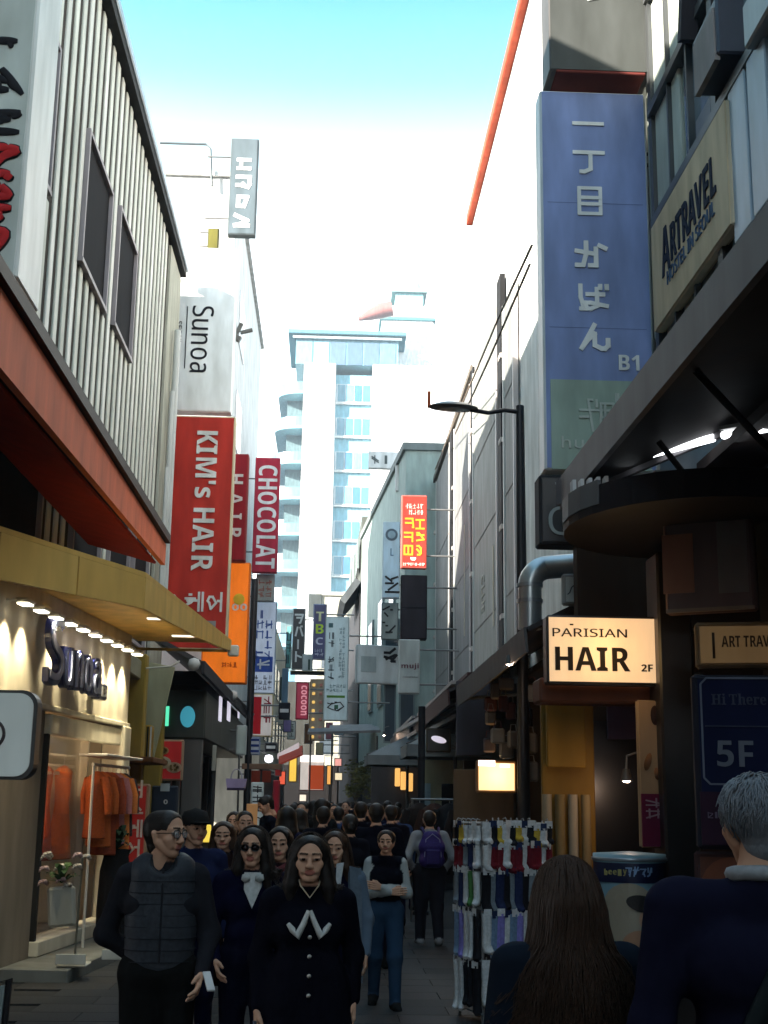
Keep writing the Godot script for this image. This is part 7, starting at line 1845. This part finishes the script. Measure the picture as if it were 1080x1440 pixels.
func people() -> void:
	var navy := Color(0.006, 0.007, 0.016)
	var blk := Color(0.007, 0.006, 0.008)
	# man in the quilted vest
	var tall := 1.75
	var t := person("man in grey quilted vest and glasses looking over his left shoulder, foreground left", Vector3(-0.848, 0, -7.000), 0.12, tall, {"girth": 1.04, "shoulder": 0.178, "top": Color(0.018, 0.018, 0.022), "bottom": Color(0.008, 0.008, 0.009), "arm_r": "back", "arm_l": "bag", "look": 0.95, "loose": 1.12, "neck": Color(0.36, 0.2, 0.13), "stride": 0.04, "cell": 0.013})
	var v := []
	for i in 9:
		var y := 0.97 + i * 0.052
		v.append([Vector3(-0.055, y, 0.0), Vector3(0.055, y, 0.0), 0.122 - 0.004 * cos(i * 0.8), 0.122 - 0.004 * cos(i * 0.8), Color.WHITE, 0])
	v.append([Vector3(-0.1, 1.405, -0.015), Vector3(-0.05, 1.43, -0.015), 0.072, 0.066, Color.WHITE, 0])
	v.append([Vector3(0.1, 1.405, -0.015), Vector3(0.05, 1.43, -0.015), 0.072, 0.066, Color.WHITE, 0])
	v.append([Vector3(0, 1.46, 0.09), Vector3(0, 1.55, 0.16), 0.065, 0.1, Color.WHITE, 1])
	v.append([Vector3(0, 1.5, 0.0), Vector3(0, 1.62, 0.0), 0.08, 0.09, Color.WHITE, 1])
	dress(t, "vest", v, 0.0125, 0.008, tall, M(0.04, 0.045, 0.056, 0.5, 0, 2))
	part(t, "zip", tube_shape([Vector3(0.0, 1.46, 0.09), Vector3(0, 1.36, 0.128), Vector3(0, 1.0, 0.13)], 0.006, 5), M(0.02, 0.02, 0.025))
	for i in 8:
		var ring := []
		for k in 33:
			var a := TAU * k / 32.0
			var r := 0.1245
			ring.append(Vector3((0.055 if cos(a) > 0.0 else -0.055) + r * cos(a), 0.975 + i * 0.055, r * sin(a)) * tall / 1.7)
		part(t, "quilt_seam", tube_shape(ring, 0.0022, 5), M(0.02, 0.022, 0.028, 0.8))
	var hx := Transform3D(Basis.from_scale(Vector3.ONE * tall / 1.7), Vector3.ZERO) * Transform3D(Basis(Vector3.UP, 0.95), Vector3(0, 1.585, 0.028))
	spectacles(t, hx, false)
	var pap := thing("folded_paper", "small white folded paper held by the man in the quilted vest", "paper", t.transform * Vector3(0.25, 0.93, 0.26), 0.3)
	part(pap, "sheet", box1(Vector3.ZERO, Vector3(0.04, 0.012, 0.15), 0.003, Basis(Vector3.RIGHT, 0.5)), M(0.6, 0.6, 0.6))

	# woman with the white scalloped collar
	tall = 1.635
	t = person("woman in wide black coat with white pointed collar, walking towards the camera", Vector3(-0.082, 0, -6.750), 0.06, tall, {"fem": true, "girth": 1.12, "shoulder": 0.19, "top": blk, "bottom": blk, "face": Vector3(1.09, 0.99, 1.0), "hair": "long", "coat": 0.74, "stride": 0.14, "look": -0.05, "loose": 1.1, "cell": 0.013, "arm_r": "down", "arm_l": "swing"})
	for s in [-1.0, 1.0]:
		var cp := []
		for p in [Vector3(s * 0.004, 1.335, 0.13), Vector3(s * 0.03, 1.27, 0.142), Vector3(s * 0.06, 1.212, 0.146), Vector3(s * 0.084, 1.24, 0.139), Vector3(s * 0.108, 1.27, 0.124)]: cp.append(p * tall / 1.7)
		part(t, "collar", tube_shape(cp, [0.011, 0.015, 0.02, 0.016, 0.01], 10), M(0.62, 0.62, 0.6, 0.7, 0, 2))
	for i in 4: 
		var q := Shp.new()
		q.lathe([Vector2(0.001, 0), Vector2(0.011, 0.002), Vector2(0.001, 0.007)], 10, Transform3D(Basis(Vector3.RIGHT, PI / 2), Vector3(0.004, 1.16 - i * 0.09, 0.142 + i * 0.004)))
		part(t, "button", q, M(0.6, 0.56, 0.5, 0.3))
	var nk := Shp.new()
	nk.tube([Vector3(-0.062, 1.45, 0.02), Vector3(-0.045, 1.4, 0.075), Vector3(0, 1.345, 0.112), Vector3(0.045, 1.4, 0.075), Vector3(0.062, 1.45, 0.02)], 0.004, 5)
	part(t, "necklace", nk, M(0.6, 0.5, 0.35, 0.3, 0.6))
	long_strands(t, tall, 520, 1.9, 0.3, -0.05, 0.0, "loose", 0.0)
	var ph := thing("phone", "small phone in the hand of the woman with the white collar", "phone", t.transform * Vector3(-0.25, 0.7, 0.06), 0.1)
	part(ph, "case", box1(Vector3.ZERO, Vector3(0.014, 0.13, 0.065), 0.004), M(0.05, 0.05, 0.07, 0.2))
	part(ph, "screen", box1(Vector3(-0.008, 0, 0), Vector3(0.003, 0.115, 0.055)), M(0.3, 0.34, 0.42, 0.1))

	# woman with sunglasses
	tall = 1.64
	t = person("woman in dark jacket, sunglasses and white blouse with bow, between the two foreground walkers", Vector3(-0.446, 0, -8.100), 0.1, tall, {"fem": true, "girth": 1.04, "shoulder": 0.18, "top": navy, "bottom": Color(0.006, 0.006, 0.012), "hair": "long", "look": -0.25, "stride": 0.1, "loose": 1.1, "arm_r": "bag", "arm_l": "down"})
	hx = Transform3D(Basis.from_scale(Vector3.ONE * tall / 1.7), Vector3.ZERO) * Transform3D(Basis(Vector3.UP, -0.25), Vector3(0, 1.585, 0.028))
	spectacles(t, hx, true)
	var b := Shp.new()
	b.prism(PackedVector2Array([Vector2(-0.05, 1.4), Vector2(0.05, 1.4), Vector2(0.055, 1.32), Vector2(0.0, 1.19), Vector2(-0.05, 1.3)]), 0.0, 0.02, Transform3D(Basis(Vector3.RIGHT, -0.22), Vector3(0, 0.02, 0.39)))
	part(t, "blouse", b, M(0.55, 0.56, 0.56, 0.7, 0, 2))
	for s in [-1.0, 1.0]:
		b = Shp.new()
		b.lathe([Vector2(0.001, -0.02), Vector2(0.022, -0.015), Vector2(0.028, 0.02), Vector2(0.001, 0.035)], 10, Transform3D(Basis(Vector3.BACK, s * -1.9), Vector3(s * 0.035, 1.36, 0.115)))
		part(t, "bow", b, M(0.45, 0.47, 0.46, 0.7, 0, 2))

	long_strands(t, tall, 460, 1.95, 0.3, -0.25, 0.0, "loose", 0.0)

	# second line
	person("woman with short bob in long dark brown coat, behind the man in the vest", Vector3(-0.837, 0, -10.800), 0.0, 1.635, {"fem": true, "top": Color(0.016, 0.01, 0.008), "bottom": Color(0.014, 0.011, 0.009), "shin": Color(0.012, 0.01, 0.01), "face": Vector3(1.07, 0.96, 1.0), "hair": "bob", "coat": 0.5, "stride": 0.05, "hair_colour": "brown"})
	t = person("person in dark cap and navy blue jacket behind the vest man's shoulder", Vector3(-0.959, 0, -9.600), 0.3, 1.72, {"top": Color(0.012, 0.018, 0.05), "bottom": navy, "look": 0.3, "girth": 1.1})
	var cap := thing("cap", "dark peaked cap worn by the person in the navy blue jacket", "cap", t.transform * (Vector3(0, 1.62, 0.03) * 1.72 / 1.7), 0.6)
	var q2 := Shp.new()
	q2.lathe([Vector2(0.104, 0.0), Vector2(0.105, 0.03), Vector2(0.085, 0.085), Vector2(0.001, 0.115)], 20)
	part(cap, "crown", q2, M(0.014, 0.013, 0.013, 0.8, 0, 2))
	q2 = Shp.new()
	q2.lathe([Vector2(0.001, 0.0), Vector2(0.08, 0.0), Vector2(0.085, 0.008), Vector2(0.001, 0.012)], 18, Transform3D(Basis.from_scale(Vector3(1, 1, 1.0)), Vector3(0, 0.005, 0.11)))
	part(cap, "peak", q2, M(0.014, 0.013, 0.013, 0.8, 0, 2))
	t = person("woman in plaid red scarf between the sunglasses woman and white collar woman", Vector3(-0.322, 0, -9.400), -0.1, 1.62, {"fem": true, "top": Color(0.03, 0.012, 0.016), "bottom": blk, "hair": "bob", "face": Vector3(1.0, 1.03, 1.0)})
	for i in 3: part(t, "scarf", tube_shape([Vector3(-0.09, 1.39 - i * 0.03, 0.0), Vector3(-0.06, 1.36 - i * 0.035, 0.09), Vector3(0.0, 1.33 - i * 0.04, 0.12), Vector3(0.06, 1.36 - i * 0.035, 0.09), Vector3(0.09, 1.39 - i * 0.03, 0.0)], 0.03, 8), [M(0.12, 0.03, 0.035, 0.9, 0, 2), M(0.06, 0.05, 0.08, 0.9, 0, 2), M(0.1, 0.02, 0.03, 0.9, 0, 2)][i])
	t = person("woman in long pale blue coat over navy top, right of the white collar woman", Vector3(0.066, 0, -9.200), -0.1, 1.60, {"fem": true, "top": navy, "bottom": navy, "hair": "long", "sleeve": Color(0.1, 0.14, 0.19), "arm_l": "down", "shoulder": 0.175, "hair_colour": "brown"})
	for s in [-1.0, 1.0]:
		b = Shp.new()
		b.slab(Vector3(s * 0.11, 1.38, 0.075), Vector3(s * 0.185, 1.36, 0.03), Vector3(s * 0.21, 0.62, 0.06), Vector3(s * 0.12, 0.6, 0.13), 0.025)
		b.slab(Vector3(s * 0.185, 1.36, 0.03), Vector3(s * 0.17, 1.36, -0.08), Vector3(s * 0.2, 0.6, -0.1), Vector3(s * 0.21, 0.62, 0.06), 0.025)
		part(t, "coat_panel", b, M(0.13, 0.17, 0.22, 0.8, 0, 2))
	b = Shp.new()
	b.prism(PackedVector2Array([Vector2(0.02, 1.4), Vector2(0.07, 1.41), Vector2(0.05, 1.24), Vector2(0.02, 1.27)]), 0.0, 0.02, Transform3D(Basis(Vector3.RIGHT, -0.2), Vector3(0, 0.02, 0.375)))
	part(t, "shirt_collar", b, M(0.5, 0.52, 0.54, 0.7, 0, 2))
	long_strands(t, 1.60, 260, 1.9, 0.3, 0.0, 0.0, "brown", 0.0)
	# arms crossed
	person("young woman in dark sleeveless top over pale sleeves and blue jeans, arms crossed", Vector3(0.554, 0, -12.200), 0.0, 1.555, {"fem": true, "top": Color(0.007, 0.007, 0.01), "sleeve": Color(0.3, 0.33, 0.33), "bottom": Color(0.022, 0.045, 0.085), "face": Vector3(1.02, 0.94, 1.0), "hair": "tied", "arm_l": "cross", "arm_r": "cross", "stride": 0.16, "loose": 1.12, "shoe": Color(0.015, 0.015, 0.015), "sole": Color(0.5, 0.5, 0.5), "look": -0.15})
	# black jacket from behind
	person("broad man in black jacket walking away, behind the woman with crossed arms", Vector3(0.567, 0, -15.000), PI, 1.79, {"top": blk, "bottom": blk, "girth": 1.2, "shoulder": 0.22})
	# backpack
	tall = 1.70
	t = person("man in grey shirt and dark loose trousers walking away with a backpack", Vector3(1.355, 0, -17.300), PI + 0.08, tall, {"top": Color(0.2, 0.21, 0.22), "bottom": Color(0.012, 0.012, 0.017), "shoe": Color(0.2, 0.2, 0.21), "loose": 1.3, "arm_l": "pocket", "arm_r": "pocket", "girth": 1.1, "forearm": Color(0.15, 0.15, 0.16)})
	var bp := thing("backpack", "deep blue violet backpack on the man in the grey shirt", "backpack", t.transform * Vector3(0, 0.98, -0.2), PI + 0.08)
	mesh_part(bp, "bag", joined([[net([[Vector3(-0.07, 0.1, 0), Vector3(0.07, 0.1, 0), 0.1, 0.1, Color.WHITE, 0], [Vector3(-0.07, 0.26, 0.0), Vector3(0.07, 0.26, 0.0), 0.105, 0.105, Color.WHITE, 0], [Vector3(-0.04, 0.38, 0.02), Vector3(0.04, 0.38, 0.02), 0.085, 0.085, Color.WHITE, 0]], 0.014, 0.06), Transform3D.IDENTITY]]), M(0.035, 0.022, 0.13, 0.6, 0, 2))
	part(bp, "pocket", box1(Vector3(0, 0.14, -0.1), Vector3(0.2, 0.2, 0.05), 0.02), M(0.03, 0.018, 0.11, 0.6, 0, 2))
	part(bp, "zip", tube_shape([Vector3(-0.11, 0.14, -0.085), Vector3(-0.09, 0.36, -0.075), Vector3(0, 0.43, -0.06), Vector3(0.09, 0.36, -0.075), Vector3(0.11, 0.14, -0.085)], 0.006, 5), M(0.3, 0.3, 0.45))
	for s in [-1.0, 1.0]: part(bp, "strap", tube_shape([Vector3(s * 0.09, 0.42, 0.02), Vector3(s * 0.11, 0.5, 0.14), Vector3(s * 0.12, 0.42, 0.3), Vector3(s * 0.13, 0.2, 0.28)], 0.02, 6), M(0.03, 0.02, 0.1, 0.7, 0, 2))
	# standing person at left edge of the crowd
	person("thin person in black top and pale grey trousers standing at the left of the crowd", Vector3(-0.853, 0, -19.000), -1.2, 1.86, {"top": blk, "bottom": Color(0.16, 0.19, 0.22), "girth": 0.9, "nod": 0.5, "arm_l": "bag", "arm_r": "bag", "cell": 0.016})
	person("person in dark navy coat walking away at the crowd's near left, long hair", Vector3(-0.426, 0, -14.000), PI - 0.1, 1.74, {"fem": true, "top": Color(0.01, 0.01, 0.025), "bottom": navy, "hair": "long", "coat": 0.7, "girth": 1.1, "cell": 0.016})
	person("woman in dark coat walking away just left of the broad man in black", Vector3(0.261, 0, -14.600), PI + 0.1, 1.66, {"fem": true, "top": Color(0.01, 0.01, 0.013), "bottom": blk, "hair": "tied", "coat": 0.75, "cell": 0.016})

	# foreground backs
	tall = 1.63
	t = person("woman with very long brown hair seen from behind, bottom right foreground", Vector3(0.779, 0, -4.250), PI + 0.1, tall, {"fem": true, "girth": 1.2, "shoulder": 0.2, "top": Color(0.009, 0.014, 0.02), "bottom": blk, "hair": "hero", "hair_colour": "brown", "cell": 0.013, "nod": 0.1, "loose": 1.1})
	long_strands(t, tall)
	var tall2 := 1.9
	t = person("grey haired man in navy jacket seen from behind, right edge foreground", Vector3(1.225, 0, -3.700), PI - 0.25, tall2, {"girth": 1.2, "shoulder": 0.22, "top": Color(0.008, 0.011, 0.022), "bottom": blk, "hair": "grey", "hair_colour": "grey", "cell": 0.013, "look": 0.35, "loose": 1.1})
	part(t, "collar", tube_shape([Vector3(-0.075, 1.63, 0.03), Vector3(-0.07, 1.635, -0.05), Vector3(0, 1.64, -0.09), Vector3(0.07, 1.635, -0.05), Vector3(0.075, 1.63, 0.03)], 0.022, 8), M(0.35, 0.36, 0.38, 0.8, 0, 2))
	grey_strands(t, tall2, 0.35)
	part(t, "bag_strap", tube_shape([Vector3(-0.13, 1.6, -0.07), Vector3(-0.02, 1.38, -0.16), Vector3(0.12, 1.1, -0.155), Vector3(0.19, 0.95, -0.08)], 0.028, 8), M(0.012, 0.018, 0.02, 0.6))

	# distant crowd: five figures, then copies of them
	var kinds := []
	var specs := [{"top": blk, "bottom": blk, "cell": 0.024, "girth": 1.12}, {"fem": true, "top": Color(0.01, 0.009, 0.011), "bottom": navy, "hair": "long", "coat": 0.7, "cell": 0.024}, {"top": navy, "bottom": blk, "cell": 0.024, "sleeve": Color(0.12, 0.13, 0.15)}, {"fem": true, "top": Color(0.02, 0.016, 0.016), "bottom": blk, "hair": "bob", "cell": 0.024, "coat": 0.6}, {"top": Color(0.03, 0.05, 0.11), "bottom": navy, "cell": 0.024}]
	var spots := [[425, 20.5, 1.78, 0], [452, 19, 1.83, 1], [470, 23, 1.75, 2], [505, 21, 1.72, 3], [557, 20, 1.74, 4], [572, 23, 1.68, 1], [440, 26, 1.8, 3], [412, 24, 1.74, 1], [486, 28, 1.8, 0], [520, 27, 1.76, 0], [545, 26, 1.82, 2], [588, 28, 1.76, 0], [400, 28, 1.72, 2], [460, 32, 1.78, 0], [430, 34, 1.75, 1], [510, 34, 1.74, 3], [536, 33, 1.7, 0], [478, 37, 1.75, 2], [560, 36, 1.78, 0], [446, 40, 1.76, 4], [495, 42, 1.78, 0], [525, 41, 1.72, 1], [415, 38, 1.75, 0], [578, 40, 1.74, 3], [388, 31, 1.7, 3], [365, 29, 1.72, 0], [466, 46, 1.75, 0], [505, 48, 1.77, 3]]
	var rng := RandomNumberGenerator.new()
	rng.seed = 52
	for i in spots.size():
		var e: Array = spots[i]
		var d: float = e[1]
		var lab: String = CROWD[i]
		var x: float = FAR_X[i]
		var turn := PI if rng.randf() < 0.6 else 0.0
		var at := Vector3(x, 0, -d)
		var k: int = e[3]
		var p: Node3D
		while kinds.size() <= k: kinds.append(null)
		if kinds[k] == null:
			p = person(lab, at, turn, 1.7, specs[k], "distant crowd")
			kinds[k] = p
		else:
			p = dup(kinds[k], lab, "distant crowd")
			p.position = at
		p.rotation.y = turn + rng.randf_range(-0.3, 0.3)
		p.scale = Vector3.ONE * (e[2] as float) / 1.7

	for e in [[-0.04, 16.2, 1.74, 0, 1, "short haired man in black jacket walking away just beyond the blue coat woman"], [-0.35, 17.0, 1.70, 1, 1, "long haired woman in dark coat walking away right of the navy coat walker"], [-0.81, 13.0, 1.70, 2, 0, "person in navy top with grey sleeves behind the sunglasses woman"], [0.47, 18.0, 1.80, 0, 1, "tall short haired man in black beyond the broad man's left shoulder"], [-1.11, 16.0, 1.66, 1, 0, "long haired woman coming forward beside the dark shop's column"], [0.90, 18.4, 1.76, 0, 1, "short haired man in black just left of the backpack man"], [0.18, 20.0, 1.72, 4, 1, "person in blue jacket walking away in the middle of the near crowd"]]:
		var c: Node3D = dup(kinds[e[3]], e[5], "distant crowd")
		c.position = Vector3(e[0], 0, -e[1])
		c.rotation.y = PI * e[4] + rng.randf_range(-0.25, 0.25)
		c.scale = Vector3.ONE * (e[2] as float) / 1.7

func spectacles(t: Node3D, hx: Transform3D, dark: bool) -> void:
	var s := Shp.new()
	for g in [-1.0, 1.0]:
		var ring := []
		for i in 17:
			var a := TAU * i / 16.0
			ring.append(hx * Vector3(g * 0.033 + 0.026 * cos(a), 0.005 + 0.021 * sin(a), 0.1 - absf(g * 0.033 + 0.026 * cos(a)) * 0.12))
		s.tube(ring, 0.0028, 5)
		s.tube([hx * Vector3(g * 0.059, 0.01, 0.092), hx * Vector3(g * 0.08, 0.008, 0.0)], 0.0025, 5)
	s.tube([hx * Vector3(-0.008, 0.008, 0.101), hx * Vector3(0.008, 0.008, 0.101)], 0.0025, 5)
	var gl := part(t, "glasses", s, M(0.03, 0.03, 0.03, 0.3, 0.4) if dark else M(0.2, 0.19, 0.18, 0.25, 0.8))
	for g in [-1.0, 1.0]:
		s = Shp.new()
		s.lathe([Vector2(0.001, 0.0), Vector2(0.0245, -0.002), Vector2(0.001, 0.003)], 16, hx * Transform3D(Basis(Vector3.UP, g * 0.12) * Basis(Vector3.RIGHT, PI / 2) * Basis.from_scale(Vector3(1, 1, 0.82)), Vector3(g * 0.033, 0.005, 0.0965)))
		part(gl, "lens", s, M(0.02, 0.008, 0.009, 0.1) if dark else glass(0.9, 0.92, 0.95, 0.15))

func long_strands(t: Node3D, tall: float, count := 1100, span := 1.95, longest := 0.52, look := 0.0, nod := 0.1, col := "brown", wide := 0.075) -> void:
	var rng := RandomNumberGenerator.new()
	rng.seed = 19
	var s := Shp.new()
	for i in count:
		var a := rng.randf_range(-span, span) + PI
		var top := 0.1 * rng.randf_range(0.86, 1.0)
		var tilt := rng.randf_range(0.05, 1.0)
		var dn := -rng.randf_range(longest * 0.58, longest)
		var rr := rng.randf_range(0.98, 1.1)
		var w := rng.randf_range(-0.012, 0.012)
		tilt = rng.randf_range(0.04, 0.97)
		var p := [Vector3(sin(a) * 0.104 * tilt, 0.036 + 0.104 * sqrt(1.0 - tilt * tilt), cos(a) * 0.128 * tilt - 0.014), Vector3(sin(a) * 0.107 * rr, 0.012, cos(a) * 0.128 * rr - 0.016), Vector3(sin(a) * 0.128 * rr + w, -0.14, cos(a) * 0.115 * rr - 0.025), Vector3(sin(a) * (0.155 + wide * 0.4) * rr + w * 2.4, dn * 0.7, cos(a) * 0.12 * rr - 0.035), Vector3(sin(a) * (0.165 + wide) * rr - w * 3.5, dn, cos(a) * 0.085 * rr - 0.04)]
		var cv := Curve3D.new()
		var pts := []
		for k in 13:
			var f := k / 3.0
			var j := mini(int(f), 3)
			var p0: Vector3 = p[maxi(j - 1, 0)]; var p3: Vector3 = p[mini(j + 2, 4)]
			pts.append((p[j] as Vector3).cubic_interpolate(p[j + 1], p0, p3, f - j))
		var rad := []
		for k in 13: rad.append(0.0042 * (1.0 - 0.75 * k / 12.0))
		s.tube(pts, rad, 4)
	var o := part(t, "hair_strands", s, hairs[col])
	o.transform = Transform3D(Basis.from_scale(Vector3.ONE * tall / 1.7), Vector3.ZERO) * Transform3D(Basis.from_euler(Vector3(nod, look, 0)), Vector3(0, 1.585, 0.028))
	o.set_meta("kind", "stuff")

func grey_strands(t: Node3D, tall: float, look: float) -> void:
	var rng := RandomNumberGenerator.new()
	rng.seed = 23
	var s := Shp.new()
	for i in 900:
		var v := Vector3(rng.randfn(), rng.randfn() + 0.5, rng.randfn() - 0.5).normalized()
		if v.z > 0.45 and v.y < 0.5: continue
		if v.y < -0.55: continue
		var c := Vector3(0, 0.034, -0.018)
		var p0 := c + v * Vector3(0.091, 0.088, 0.108)
		var d := (Vector3(v.x * 0.35, -1, -0.25 if v.y > 0.3 else 0.05) + Vector3(rng.randfn(), rng.randfn(), rng.randfn()) * 0.16)
		d = (d - v * d.dot(v)).normalized()
		var l := rng.randf_range(0.03, 0.05)
		s.tube([p0, p0 + d * l * 0.5 + v * 0.006, p0 + d * l + v * 0.001], [0.0028, 0.0024, 0.0008], 4)
	var o := part(t, "hair_strands", s, hairs.grey)
	o.transform = Transform3D(Basis.from_scale(Vector3.ONE * tall / 1.7), Vector3.ZERO) * Transform3D(Basis.from_euler(Vector3(0, look, 0)), Vector3(0, 1.585, 0.028))
	o.set_meta("kind", "stuff")
